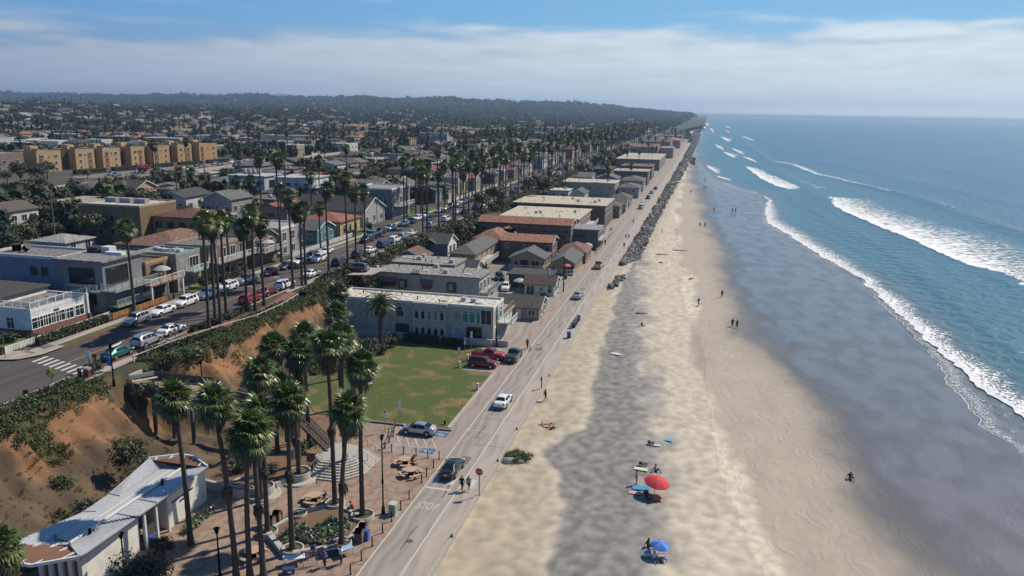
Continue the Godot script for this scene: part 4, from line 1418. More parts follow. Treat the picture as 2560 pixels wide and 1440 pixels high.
# ---------- people: one continuous skin over a posed skeleton ----------
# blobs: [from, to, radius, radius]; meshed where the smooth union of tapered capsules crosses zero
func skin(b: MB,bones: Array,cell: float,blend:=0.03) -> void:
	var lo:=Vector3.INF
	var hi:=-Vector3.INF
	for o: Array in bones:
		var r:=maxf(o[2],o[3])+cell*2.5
		lo=lo.min((o[0] as Vector3).min(o[1])-Vector3.ONE*r)
		hi=hi.max((o[0] as Vector3).max(o[1])+Vector3.ONE*r)
	var nx:=int((hi.x-lo.x)/cell)+2
	var ny:=int((hi.y-lo.y)/cell)+2
	var nzz:=int((hi.z-lo.z)/cell)+2
	var f:=PackedFloat32Array()
	f.resize(nx*ny*nzz)
	var kk:=1.0/blend
	for o: Array in bones:
		var a: Vector3=o[0]
		var c: Vector3=o[1]
		var ab:=c-a
		var l2:=maxf(ab.length_squared(),1e-9)
		var reach:=maxf(o[2],o[3])+blend*3.0+cell
		var q0:=((a.min(c)-Vector3.ONE*reach-lo)/cell).floor().max(Vector3.ZERO)
		var q1:=((a.max(c)+Vector3.ONE*reach-lo)/cell).ceil().min(Vector3(nx-1,ny-1,nzz-1))
		for z in range(int(q0.z),int(q1.z)+1):
			for y in range(int(q0.y),int(q1.y)+1):
				for x in range(int(q0.x),int(q1.x)+1):
					var p:=lo+Vector3(x,y,z)*cell
					var t:=clampf((p-a).dot(ab)/l2,0.0,1.0)
					var d: float=(p-a-ab*t).length()-lerpf(o[2],o[3],t)
					if d<blend*3.0: f[(z*ny+y)*nx+x]+=exp(-d*kk)
	var id := {}
	var verts:=[]
	for z in nzz-1:
		for y in ny-1:
			for x in nx-1:
				var m:=0
				var s:=Vector3.ZERO
				var cnt:=0
				var base:=(z*ny+y)*nx+x
				var v:=[f[base],f[base+1],f[base+nx],f[base+nx+1],f[base+nx*ny],f[base+nx*ny+1],f[base+nx*ny+nx],f[base+nx*ny+nx+1]]
				for k in 8:
					if v[k]>1.0: m |= 1 << k
				if m==0 or m==255: continue
				for e: Array in EDGES:
					if ((m >> e[0]) & 1)!=((m >> e[1]) & 1):
						var d0:=log(v[e[0]]+1e-6)
						var d1:=log(v[e[1]]+1e-6)
						var t:=d0/(d0-d1)
						s+=Vector3(e[0] & 1,(e[0] >> 1) & 1,e[0] >> 2).lerp(Vector3(e[1] & 1,(e[1] >> 1) & 1,e[1] >> 2),t)
						cnt+=1
				id[base]=verts.size()
				verts.append(lo+(Vector3(x,y,z)+s/cnt)*cell)
	var acc:=PackedVector3Array()
	acc.resize(verts.size())
	var tri:=PackedInt32Array()
	var st:=[1,nx,nx*ny]
	for base: int in id:
		for ax in 3:
			var u: int=st[(ax+1) % 3]
			var w: int=st[(ax+2) % 3]
			if not (id.has(base-u) and id.has(base-w) and id.has(base-u-w)): continue
			var in0:=f[base]>1.0
			var in1:=f[base+st[ax]]>1.0
			if in0==in1: continue
			var q:=[id[base-u-w],id[base-w],id[base],id[base-u]]
			if not in0: q.reverse()
			var nn: Vector3=(verts[q[2]]-verts[q[0]]).cross(verts[q[3]]-verts[q[1]])
			for k in 4: acc[q[k]]+=nn
			tri.append_array([q[0],q[2],q[1],q[0],q[3],q[2]])
	var k0:=b.v.size()
	for k in verts.size(): b.pt(verts[k],acc[k].normalized())
	for t in tri: b.i.append(t+k0)
const EDGES:=[[0,1],[2,3],[4,5],[6,7],[0,2],[1,3],[4,6],[5,7],[0,4],[1,5],[2,6],[3,7]]
# joints, facing +z
func joints(pose: String) -> Dictionary:
	var j := {"hip": Vector3(0,0.93,0),"waist": Vector3(0,1.1,0),"chest": Vector3(0,1.3,0),"neck": Vector3(0,1.46,0.0),"head": Vector3(0,1.62,0.03)}
	for s in 2:
		var x:=-1.0 if s==0 else 1.0
		var n:="l" if s==0 else "r"
		j["sh" + n]=Vector3(0.185*x,1.41,0); j["el" + n]=Vector3(0.24*x,1.12,-0.03); j["wr" + n]=Vector3(0.25*x,0.87,0.05)
		j["th" + n]=Vector3(0.095*x,0.92,0); j["kn" + n]=Vector3(0.105*x,0.50,0.03); j["an" + n]=Vector3(0.11*x,0.09,-0.02)
	match pose:
		"walk":
			j.knr=Vector3(0.1,0.52,0.18); j.anr=Vector3(0.1,0.12,0.27); j.knl=Vector3(-0.1,0.5,-0.02); j.anl=Vector3(-0.1,0.14,-0.33)
			j.elr=Vector3(0.25,1.13,-0.14); j.wrr=Vector3(0.26,0.9,-0.17); j.ell=Vector3(-0.25,1.13,0.05); j.wrl=Vector3(-0.24,0.92,0.24)
		"carry":
			j.knr=Vector3(0.1,0.52,0.12); j.anr=Vector3(0.1,0.1,0.2); j.anl=Vector3(-0.1,0.13,-0.25)
			j.elr=Vector3(0.3,1.12,-0.06); j.wrr=Vector3(0.3,0.95,0.16); j.ell=Vector3(-0.27,1.14,0.0); j.wrl=Vector3(-0.26,0.9,0.12)
		"akimbo":
			j.elr=Vector3(0.38,1.16,-0.05); j.wrr=Vector3(0.2,1.0,0.06); j.ell=Vector3(-0.28,1.16,0.02); j.wrl=Vector3(-0.16,1.22,0.26)
		"bench":   # sits at bench height
			j.hip=Vector3(0,0.55,-0.05); j.waist=Vector3(0,0.72,-0.03); j.chest=Vector3(0,0.92,0.05); j.neck=Vector3(0,1.07,0.1); j.head=Vector3(0,1.21,0.18)
			for n: String in ["l", "r"]:
				var x:=-1.0 if n=="l" else 1.0
				j["sh" + n]=Vector3(0.185*x,1.02,0.07); j["el" + n]=Vector3(0.25*x,0.76,0.16); j["wr" + n]=Vector3(0.15*x,0.66,0.36)
				j["th" + n]=Vector3(0.1*x,0.54,0); j["kn" + n]=Vector3(0.14*x,0.5,0.42); j["an" + n]=Vector3(0.15*x,0.09,0.55 if n=="r" else 0.42)
		"ground":
			j.hip=Vector3(0,0.13,0); j.waist=Vector3(0,0.3,-0.06); j.chest=Vector3(0,0.5,-0.09); j.neck=Vector3(0,0.65,-0.06); j.head=Vector3(0,0.8,0.0)
			for n: String in ["l", "r"]:
				var x:=-1.0 if n=="l" else 1.0
				j["sh" + n]=Vector3(0.185*x,0.6,-0.08); j["el" + n]=Vector3(0.27*x,0.36,0.08 if n=="r" else -0.24); j["wr" + n]=Vector3(0.16*x,0.36,0.32) if n=="r" else Vector3(-0.28,0.08,-0.34)
				j["th" + n]=Vector3(0.1*x,0.12,0.05); j["kn" + n]=Vector3(0.16*x,0.42 if n=="r" else 0.3,0.38); j["an" + n]=Vector3(0.14*x,0.08,0.6 if n=="r" else 0.72)
		"lie":     # face down along +z
			j.hip=Vector3(0,0.12,0); j.waist=Vector3(0,0.12,0.18); j.chest=Vector3(0,0.13,0.38); j.neck=Vector3(0,0.15,0.54); j.head=Vector3(0.02,0.16,0.7)
			for n: String in ["l", "r"]:
				var x:=-1.0 if n=="l" else 1.0
				j["sh" + n]=Vector3(0.185*x,0.13,0.48); j["el" + n]=Vector3(0.4*x,0.06,0.56); j["wr" + n]=Vector3(0.22*x,0.06,0.76)
				j["th" + n]=Vector3(0.095*x,0.12,-0.03); j["kn" + n]=Vector3(0.12*x,0.08,-0.45); j["an" + n]=Vector3(0.13*x,0.07,-0.86)
		"stoop":   # bends over something low
			j.waist=Vector3(0,1.05,0.06); j.chest=Vector3(0,1.14,0.25); j.neck=Vector3(0,1.2,0.4); j.head=Vector3(0,1.22,0.56)
			for n: String in ["l", "r"]:
				var x:=-1.0 if n=="l" else 1.0
				j["sh" + n]=Vector3(0.185*x,1.15,0.34); j["el" + n]=Vector3(0.22*x,0.88,0.4); j["wr" + n]=Vector3(0.17*x,0.72,0.56)
				j["kn" + n]=Vector3(0.11*x,0.5,0.08); j["an" + n]=Vector3(0.12*x,0.09,-0.02)
	return j
func person_meshes(pose: String) -> Dictionary:
	var key:="person " + pose
	if K.has(key): return K[key]
	var j:=joints(pose)
	var up: Vector3=(j.neck-j.chest).normalized()
	var fwd:=Vector3(0,0,1) if pose!="lie" else Vector3(0,-1,0)
	if pose=="stoop": fwd=Vector3(0,-0.6,0.8)
	var b:=MB.new()
	var bones:=[[j.hip+Vector3(-0.06,0,0),j.hip+Vector3(0.06,0,0),0.125,0.125],[j.hip,j.waist,0.13,0.115],[j.waist,j.chest,0.115,0.135],[j.chest+Vector3(-0.07,0,0),j.chest+Vector3(0.07,0,0),0.12,0.12],[j.shl,j.shr,0.07,0.07],[j.neck,j.head-up*0.04,0.055,0.05]]
	for n: String in ["l", "r"]:
		bones.append([j["sh" + n],j["el" + n],0.055,0.042])
		bones.append([j["el" + n],j["wr" + n],0.042,0.029])
		bones.append([j["th" + n],j["kn" + n],0.085,0.055])
		bones.append([j["kn" + n],j["an" + n],0.055,0.037])
		var toe:=Vector3(0,-0.05,0.16) if pose!="lie" else Vector3(0,0.0,-0.15)
		bones.append([j["an" + n],j["an" + n]+toe,0.04,0.03])
		var hd: Vector3=(j["wr" + n]-j["el" + n]).normalized()
		bones.append([j["wr" + n],j["wr" + n]+hd*0.08,0.028,0.034])
	skin(b,bones,0.03,0.02)
	# fingers, each bent once, and a thumb off the side of the palm
	for n: String in ["l", "r"]:
		var hd: Vector3=(j["wr" + n]-j["el" + n]).normalized()
		var x:=-1.0 if n=="l" else 1.0
		var across:=hd.cross(Vector3(x,0,0)).normalized()
		var inward:=hd.cross(across).normalized()
		var palm: Vector3=j["wr" + n]+hd*0.09
		for k in 4:
			var o:=palm+across*(-0.03+0.02*k)
			var l: float=[0.034,0.042,0.038,0.03][k]
			var mid:=o+hd*l+inward*0.006
			b.tube(o,mid,0.009,0.008,5,false)
			b.tube(mid,mid+hd*l*0.8+inward*0.02,0.008,0.006,5)
		var o2: Vector3=j["wr" + n]+hd*0.04+across*0.03
		b.tube(o2,o2+hd*0.03+across*0.028,0.011,0.009,5,false)
		b.tube(o2+hd*0.03+across*0.028,o2+hd*0.062+across*0.034,0.009,0.007,5)
	# head with jaw, nose and ears
	var h: Vector3=j.head
	var side:=up.cross(fwd).normalized()
	var f2:=side.cross(up).normalized()
	skin(b,[[h+up*0.045-f2*0.02,h+up*0.045+f2*0.02,0.088,0.086],[h-up*0.01,h-up*0.055+f2*0.03,0.07,0.052],[h+up*0.02+f2*0.09,h-up*0.012+f2*0.112,0.012,0.017],[h+side*0.085+up*0.02,h+side*0.09-up*0.02,0.018,0.014],[h-side*0.085+up*0.02,h-side*0.09-up*0.02,0.018,0.014]],0.015,0.012)
	var eyes:=MB.new()
	for s: float in [-1.0,1.0]: eyes.tube(h+up*0.022+side*0.034*s+f2*0.085,h+up*0.022+side*0.034*s+f2*0.1,0.012,0.008,6)
	eyes.bar(h-up*0.048+f2*0.082-side*0.022,h-up*0.048+f2*0.082+side*0.022,0.01,0.012)
	var hair:=MB.new()
	skin(hair,[[h+up*0.07-f2*0.03,h+up*0.075+f2*0.012,0.09,0.084],[h+up*0.04-f2*0.05,h-up*0.03-f2*0.055,0.07,0.05]],0.018,0.015)
	var long:=MB.new()
	skin(long,[[h+up*0.07-f2*0.03,h+up*0.075+f2*0.012,0.092,0.084],[h+up*0.02-f2*0.055,h-up*0.2-f2*0.08,0.075,0.05]],0.02,0.015)
	var shirt:=MB.new()
	skin(shirt,[[j.hip+Vector3(-0.06,0.04,0),j.hip+Vector3(0.06,0.04,0),0.135,0.135],[j.hip.lerp(j.waist,0.3),j.waist,0.142,0.132],[j.waist,j.chest,0.132,0.152],[j.chest+Vector3(-0.07,0,0),j.chest+Vector3(0.07,0,0),0.137,0.137],[j.shl,j.shr,0.085,0.085],[j.shl,j.shl.lerp(j.ell,0.55),0.07,0.066],[j.shr,j.shr.lerp(j.elr,0.55),0.07,0.066]],0.03,0.02)
	var shorts:=MB.new()
	var tr:=MB.new()
	var sb:=[[j.hip+Vector3(-0.06,0,0),j.hip+Vector3(0.06,0,0),0.142,0.142],[j.hip,j.hip.lerp(j.waist,0.5),0.14,0.135]]
	var tb:=sb.duplicate()
	var brief:=MB.new()
	for n: String in ["l", "r"]:
		sb.append([j["th" + n],j["th" + n].lerp(j["kn" + n],0.75),0.1,0.088])
		tb.append([j["th" + n],j["kn" + n],0.1,0.075]); tb.append([j["kn" + n],j["kn" + n].lerp(j["an" + n],0.92),0.075,0.058])
	skin(shorts,sb,0.03,0.02)
	skin(tr,tb,0.03,0.02)
	skin(brief,[[j.hip+Vector3(-0.055,-0.01,0),j.hip+Vector3(0.055,-0.01,0),0.137,0.137],[j.thl,j.thl.lerp(j.knl,0.12),0.093,0.09],[j.thr,j.thr.lerp(j.knr,0.12),0.093,0.09]],0.03,0.02)
	K[key] = {"body": b.mesh(),"eyes": eyes.mesh(),"hair": hair.mesh(),"long": long.mesh(),"shirt": shirt.mesh(),"shorts": shorts.mesh(),"trousers": tr.mesh(),"brief": brief.mesh(),"hand": j.wrr,"chest": j.chest}
	return K[key]
const CLOTH := {"black": [0.018,0.018,0.02],"white": [0.62,0.62,0.6],"grey": [0.2,0.2,0.2],"red": [0.4,0.03,0.03],"purple": [0.16,0.1,0.35],"navy": [0.025,0.03,0.07],"olive": [0.07,0.07,0.035],"pink": [0.5,0.3,0.3],"blue": [0.05,0.12,0.3],"tan": [0.35,0.27,0.18],"dark": [0.03,0.028,0.026]}
# top / bottom: a colour, or "" for bare skin; bottom may start with trousers: or brief:
func person(pose: String,at: Vector3,turn: float,top: String,bottom: String,label: String,tone:=0.3,hair:="dark", long_hair:=false,group:="", size:=1.0) -> Node3D:
	var q:=person_meshes(pose)
	var o:=thing("person", label,"person", at,turn,group)
	o.scale=Vector3.ONE*size
	part(o,"body", q.body,plain(tone,tone*0.62,tone*0.45,0.6))
	part(o,"face_features", q.eyes,plain(0.04,0.025,0.02,0.4))
	part(o,"hair", q.long if long_hair else q.hair,plain(0.025,0.018,0.013,0.6) if hair=="dark" else plain(0.3,0.2,0.09,0.6))
	if top: part(o,"shirt", q.shirt,plain(CLOTH[top][0],CLOTH[top][1],CLOTH[top][2],0.9))
	var kind:="shorts"
	if ":" in bottom:
		kind=bottom.get_slice(":", 0)
		bottom=bottom.get_slice(":", 1)
	if bottom: part(o,{"shorts": "shorts", "trousers": "trousers", "brief": "swim_trunks"}[kind],q[kind],plain(CLOTH[bottom][0],CLOTH[bottom][1],CLOTH[bottom][2],0.9))
	return o
func prism(poly: PackedVector2Array,y0: float,y1: float) -> ArrayMesh:
	var b:=MB.new()
	var id:=Geometry2D.triangulate_polygon(poly)
	for k in range(0,id.size(),3):
		var p:=poly[id[k]]
		var q:=poly[id[k+1]]
		var r:=poly[id[k+2]]
		if (q-p).cross(r-p)>0:
			b.tri(Vector3(p.x,y1,p.y),Vector3(r.x,y1,r.y),Vector3(q.x,y1,q.y))
		else: b.tri(Vector3(p.x,y1,p.y),Vector3(q.x,y1,q.y),Vector3(r.x,y1,r.y))
	for k in poly.size():
		var p:=poly[k]
		var q:=poly[(k+1) % poly.size()]
		b.quad(Vector3(p.x,y0,p.y),Vector3(q.x,y0,q.y),Vector3(q.x,y1,q.y),Vector3(p.x,y1,p.y))
	return b.mesh()
func wall_run(o: Node,called: String,pts: Array,w: float,h: float,m: Material) -> void:
	for k in pts.size()-1:
		var b:=MB.new()
		b.bar(pts[k]+Vector3(0,h/2,0),pts[k+1]+Vector3(0,h/2,0),w,h)
		part(o,called,b.mesh(),m)
func ring(o: Node,c: Vector3,r: float,h: float,m: Material,soil: Material,called:="ring_wall") -> void:
	if not K.has("ring"):
		var b:=MB.new()
		var rows:=[]
		for k in 25:
			var a:=TAU*k/24.0
			var d:=Vector3(cos(a),0,-sin(a))
			rows.append(PackedVector3Array([d,d+Vector3.UP,d*0.84+Vector3.UP,d*0.84+Vector3(0,0.7,0)]))
		b.grid(rows)
		K["ring"]=b.mesh()
		var s:=MB.new()
		s.tube(Vector3.ZERO,Vector3(0,0.82,0),0.85,0.85,20)
		K["ring soil"]=s.mesh()
	var p:=part(o,called,K["ring"],m,c)
	p.scale=Vector3(r,h,r)
	part(p,"soil", K["ring soil"],soil)
func rest_rooms() -> void:
	var white:=paint(0.70,0.67,0.61)
	var metal:=mat("roof_metal", lin(0.44,0.46,0.48),0.42,"grain_soft", 0.3,0.15)
	var clear:=mat("roof_skylight", lin(0.46,0.46,0.43),0.35,"grain_soft", 0.5)
	var trim:=plain(0.62,0.63,0.62,0.4)
	var brown:=paint(0.17,0.085,0.05)
	var o:=thing("rest_room_building", "white beach rest room building with winged metal roof and open rafter ends", "building")
	var wl:=MB.new()
	wl.box(-52.2,-48.0,0,3.3,-55.6,-49.0)
	part(o,"wall", wl.mesh(),white)
	wl=MB.new()
	wl.box(-52.0,-48.0,0,3.3,-65.6,-59.6)
	part(o,"wall", wl.mesh(),white)
	wl=MB.new()
	wl.box(-52.0,-51.7,0,3.3,-59.6,-55.6)
	part(o,"back_wall", wl.mesh(),paint(0.13,0.1,0.08))
	for k in 5: part(o,"pier", shared_box(0.42,3.3,0.5),white,Vector3(-52.1+1.0*k,0,-48.85))
	for k in 4:
		var d:=part(o,"door", shared_box(0.56,2.7,0.1),brown,Vector3(-51.6+1.0*k,0,-48.9))
		part(d,"handle", shared_box(0.05,0.2,0.12),trim,Vector3(0.2,1.1,0.03))
	for z: float in [-56.0,-57.6,-59.2]: part(o,"column", shared_box(0.22,3.6,0.22),trim,Vector3(-47.7,0,z))
	part(o,"drinking_fountain_wall", shared_box(0.35,1.35,2.2),paint(0.5,0.42,0.27),Vector3(-48.9,0,-57.4))
	# roof: left wing, middle strip, right wing in three bays
	var zs:=[-49.2,-54.6,-57.4,-64.4]
	var lx:=[-53.0,-52.7,-52.9,-52.9]
	var ly:=[4.95,3.95,3.95,5.0]
	var zl:=[-46.9,-54.2,-57.8,-63.6]
	var ry:=[4.5,4.02,4.02,4.6]
	var zr:=[-47.3,-54.6,-57.4,-64.2]
	var rx:=[-46.7,-47.3,-47.3,-46.6]
	for k in 3:
		var a:=Vector3(lx[k],ly[k],zl[k])
		var b:=Vector3(lx[k+1],ly[k+1],zl[k+1])
		var m0:=Vector3(-51.4,4.05,lerpf(zs[k],zl[k],0.3))
		var m1:=Vector3(-51.4,4.05,lerpf(zs[k+1],zl[k+1],0.3))
		var c0:=Vector3(-49.4,4.08,zs[k])
		var c1:=Vector3(-49.4,4.08,zs[k+1])
		var r0:=Vector3(rx[k],ry[k],zr[k])
		var r1:=Vector3(rx[k+1],ry[k+1],zr[k+1])
		slab(o,"roof_panel", [a,m0,m1,b],0.12,metal,7,trim)
		slab(o,"skylight_strip", [m0+Vector3(0,0.05,0),c0+Vector3(0,0.05,0),c1+Vector3(0,0.05,0),m1+Vector3(0,0.05,0)],0.12,clear,1,trim)
		slab(o,"roof_panel", [c0,r0,r1,c1],0.12,metal,8,trim)
		var e:=MB.new()
		e.bar(c0+Vector3(0,0.16,0),c1+Vector3(0,0.16,0),0.2,0.16)
		part(o,"ridge_beam", e.mesh(),trim)
		if k>0:
			part(o,"roof_step", MB_bar(a+Vector3(0,0.05,0),m0+Vector3(0,0.05,0),0.07,0.1),metal)
			part(o,"roof_step", MB_bar(c0+Vector3(0,0.05,0),r0+Vector3(0,0.05,0),0.07,0.1),metal)
	# open ends: rafters over brown boards
	for s in 2:
		var z0:=-45.4 if s==0 else -66.2
		var tipl:=Vector3(-53.0,4.95,zl[0] if s==0 else zl[3])
		var tipr:=Vector3(rx[0 if s==0 else 3],ry[0 if s==0 else 3],zr[0 if s==0 else 3])
		var fl:=Vector3(-51.2,4.45,z0)
		var fr:=Vector3(-49.6,4.4,z0)
		var notch:=Vector3(-50.3,4.06,zs[0] if s==0 else zs[3])
		var e:=MB.new()
		e.bar(tipl,fl,0.16,0.26); e.bar(fl,fr,0.16,0.26); e.bar(fr,tipr,0.16,0.26)
		part(o,"eave_frame", e.mesh(),trim)
		var inner:=MB.new()
		var dn:=Vector3(0,-0.12,0)
		inner.quad(tipl+dn,notch+dn,tipr+dn,fr+dn)
		inner.tri(tipl+dn,fr+dn,fl+dn)
		part(o,"soffit_boards", inner.mesh(),brown)
		for k in 5:
			var f:=(k+0.6)/5.4
			var p:=tipl.lerp(notch,minf(1.0,f*2)) if f<0.5 else notch.lerp(tipr,f*2-1)
			var q:=tipl.lerp(fl,minf(1.0,f*2.6)) if f<0.4 else (fl.lerp(fr,(f-0.4)/0.25) if f<0.65 else fr.lerp(tipr,(f-0.65)/0.35))
			e=MB.new()
			e.bar(p+Vector3(0,0.02,0),q+Vector3(0,0.02,0),0.26 if k==2 else 0.1,0.12)
			part(o,"rafter", e.mesh(),trim)
	for z: float in [-51.0,-60.4]:
		var e:=MB.new()
		e.tube(Vector3(-49.0,4.1,z),Vector3(-49.0,4.75,z),0.12,0.12,8)
		part(o,"vent_pipe", e.mesh(),plain(0.2,0.2,0.2))
	var eb:=MB.new()
	eb.bar(Vector3(-51.6,4.25,-50.0),Vector3(-51.0,4.2,-49.4),0.16,0.12); eb.bar(Vector3(-51.0,4.2,-49.4),Vector3(-49.6,4.2,-49.6),0.16,0.12)
	part(o,"gutter_edge", eb.mesh(),plain(0.16,0.16,0.17))
	# small dark wall lettering in two lines, too small to read in the photograph
	for k in 22:
		if k==7: continue
		part(o,"wall_letter", shared_box(0.03,0.2,0.1 if k % 3 else 0.14),plain(0.02,0.02,0.02),Vector3(-47.98,2.35 if k<18 else 1.95,-60.3-0.185*k+(2.2 if k>=18 else 0.0)))
func slab(o: Node,called: String,q: Array,thick: float,m: Material,ribs: int,rib_m: Material) -> void:
	var b:=MB.new()
	var t:=Vector3(0,-thick,0)
	b.quad(q[0],q[1],q[2],q[3])
	b.quad(q[3]+t,q[2]+t,q[1]+t,q[0]+t)
	for k in 4: b.quad(q[k]+t,q[(k+1) % 4]+t,q[(k+1) % 4],q[k])
	var p:=part(o,called,b.mesh(),m)
	for k in ribs:
		var f:=(k+1.0)/(ribs+1.0)
		var r:=MB.new()
		r.bar((q[0] as Vector3).lerp(q[1],f)+Vector3(0,0.02,0),(q[3] as Vector3).lerp(q[2],f)+Vector3(0,0.02,0),0.05,0.05)
		part(p,"standing_seam", r.mesh(),m if ribs>1 else rib_m)
func plaza() -> void:
	var conc:=mat("plaza_concrete", lin(0.40,0.375,0.335),0.9,"grain_soft", 0.4)
	var soil:=mat("bed_soil", lin(0.20,0.125,0.075),1.0,"grain_rough", 0.9)
	var mulch:=mat("planter_green", lin(0.085,0.10,0.03),1.0,"grain_rough", 1.4)
	# the island bed
	var bed:=thing("planting_bed", "island planting bed with low concrete seat walls and rounded palm rings", "planter")
	part(bed,"soil", prism(PackedVector2Array([Vector2(-38.0,-61.0),Vector2(-34.8,-58.6),Vector2(-30.7,-60.4),Vector2(-30.0,-62.0),Vector2(-31.2,-65.8),Vector2(-34.4,-67.4),Vector2(-37.2,-64.6)]),0.0,0.3),soil)
	wall_run(bed,"seat_wall", [Vector3(-34.9,0,-58.2),Vector3(-38.2,0,-61.0)],0.55,0.5,conc)
	wall_run(bed,"seat_wall", [Vector3(-38.4,0,-61.4),Vector3(-37.4,0,-64.6)],0.4,0.45,conc)
	wall_run(bed,"seat_wall", [Vector3(-37.3,0,-65.0),Vector3(-34.8,0,-67.6)],0.4,0.5,conc)
	wall_run(bed,"seat_wall", [Vector3(-34.2,0,-67.6),Vector3(-31.2,0,-66.2)],0.4,0.5,conc)
	wall_run(bed,"seat_wall", [Vector3(-30.4,0,-65.2),Vector3(-30.2,0,-61.4)],0.4,0.5,conc)
	wall_run(bed,"seat_wall", [Vector3(-31.2,0,-60.3),Vector3(-34.2,0,-58.4)],0.4,0.5,conc)
	for p: Array in [[-34.5,-58.9,1.05],[-38.3,-61.1,0.95],[-37.2,-64.9,0.9],[-34.6,-67.8,1.05],[-30.9,-66.3,1.2],[-30.6,-61.0,0.95]]: ring(bed,Vector3(p[0],0,p[1]),p[2],0.55,conc,mulch)
	# back planters along the foot of the slope
	var back:=thing("planter_wall", "long curved grey planter wall at the foot of the slope behind the plaza", "planter")
	wall_run(back,"wall_section", [Vector3(-51.4,0,-68.3),Vector3(-48.6,0,-67.8),Vector3(-46.2,0,-67.5),Vector3(-43.8,0,-67.6)],0.35,0.95,conc)
	wall_run(back,"wall_section", [Vector3(-42.4,0,-69.6),Vector3(-41.9,0,-71.4)],0.35,0.8,conc)
	for p: Array in [[-45.4,-68.4,1.7],[-43.2,-68.5,1.2],[-41.3,-72.6,1.35]]: ring(back,Vector3(p[0],0,p[1]),p[2],0.95,conc,soil)
	part(back,"soil", prism(PackedVector2Array([Vector2(-51.4,-68.4),Vector2(-43.6,-67.7),Vector2(-42.0,-71.6),Vector2(-41.0,-73.5),Vector2(-42.4,-76.5),Vector2(-51,-74)]),0.0,0.82),soil)
	var seat:=thing("curved_step", "low curved concrete step around the planter beside the stairs", "step")
	for p: Array in [[-43.0,-68.3,1.75],[-41.2,-72.3,1.9]]: ring(seat,Vector3(p[0],0,p[1]),p[2],0.22,conc,conc,"curved_tread")
	# fanned steps
	var st:=thing("fan_steps", "fan of pale concrete steps rising from the plaza to the landing", "steps")
	var f0:=[Vector2(-40.2,-72.8),Vector2(-36.7,-72.9),Vector2(-34.7,-75.3),Vector2(-34.5,-79.8)]
	var f1:=[Vector2(-39.8,-75.4),Vector2(-37.6,-75.5),Vector2(-36.6,-76.9),Vector2(-36.4,-79.8)]
	for k in 7:
		var t:=k/7.0
		var poly:=PackedVector2Array()
		for q in 4: poly.append((f0[q] as Vector2).lerp(f1[q],t))
		poly.append(Vector2(-40.6,-80.6)); poly.append(Vector2(-41.2,-76.2))
		part(st,"step", prism(poly,0.0,0.155*(k+1)-0.001*k),conc)
	part(st,"landing", prism(PackedVector2Array([f1[0],f1[1],f1[2],f1[3],Vector2(-40.6,-80.7),Vector2(-41.2,-76.2)]),0.0,1.12),mat("landing", lin(0.37,0.35,0.32),0.9,"grain_soft", 0.6))
	var steel:=plain(0.34,0.34,0.32,0.4,0.6)
	for r: Array in [[Vector3(-40.5,0,-72.6),Vector3(-40.0,1.1,-75.6)],[Vector3(-38.3,0,-72.7),Vector3(-38.6,1.1,-75.5)],[Vector3(-35.6,0,-74.0),Vector3(-37.1,1.1,-76.2)],[Vector3(-34.3,0,-77.6),Vector3(-36.5,1.1,-77.8)],[Vector3(-34.4,0,-80.0),Vector3(-36.4,1.1,-80.1)]]:
		var h:=part(st,"handrail", MB_bar(r[0]+Vector3(0,0.9,0),r[1]+Vector3(0,0.9,0),0.06),steel)
		for k in 3: part(h,"rail_post", shared_box(0.05,0.9,0.05),steel,(r[0] as Vector3).lerp(r[1],k/2.0))
	# wooden stair up the slope and the look-out deck
	var wood:=mat("grey_wood", lin(0.115,0.095,0.085),0.9,"grain_rough", 0.9)
	var deckm:=mat("deck_boards", lin(0.36,0.27,0.19),0.9,"paving", 0.5)
	var sr:=thing("timber_stair", "grey timber stair with slatted railings climbing from the landing", "stairs")
	var a:=Vector3(-40.6,1.1,-78.6)
	var e:=Vector3(-46.4,4.4,-80.6)
	for k in 16:
		var p:=a.lerp(e,(k+0.5)/16.0)
		var m:=part(sr,"tread", shared_box(0.4,0.06,1.8),wood,p,-0.33)
	for s: float in [-0.95,0.95]:
		var off:=Vector3(0.33,0,0.94)*s
		part(sr,"stringer", MB_bar(a+off-Vector3(0,0.15,0),e+off-Vector3(0,0.15,0),0.25),wood)
		var w:=part(sr,"railing", MB_bar(a+off+Vector3(0,1.0,0),e+off+Vector3(0,1.0,0),0.1),wood)
		for k in 26: part(w,"baluster", shared_box(0.05,0.95,0.05),wood,a.lerp(e,k/25.0)+off)
	for k in 4: part(sr,"stair_post", shared_box(0.2,3.6,0.2),wood,Vector3(-46.6+0.8*(k % 2),0.8,-79.4-1.8*(k/2)))
	part(sr,"upper_flight", MB_bar(Vector3(-46.4,4.4,-80.2),Vector3(-57.0,6.5,-79.0),0.3,1.8),wood)
	var dk:=thing("look_out_deck", "weathered timber look-out deck on posts at the top of the slope", "deck")
	part(dk,"floor", prism(PackedVector2Array([Vector2(-66.8,-77.6),Vector2(-57.0,-76.6),Vector2(-56.6,-80.4),Vector2(-66.8,-80.8)]),6.3,6.5),deckm)
	for k in 9:
		part(dk,"facing_board", MB_bar(Vector3(-66.7+1.1*k,6.55,-77.5+0.11*k),Vector3(-65.7+1.1*k,6.55,-77.39+0.11*k),0.1,1.0),wood)
	part(dk,"beam", MB_bar(Vector3(-66.4,5.8,-77.3),Vector3(-56.9,5.8,-76.4),0.3,0.4),wood)
	for k in 4: part(dk,"deck_post", shared_box(0.34,6.4,0.34),wood,Vector3(-65.6+2.8*k,-0.2,-77.4+0.25*k))
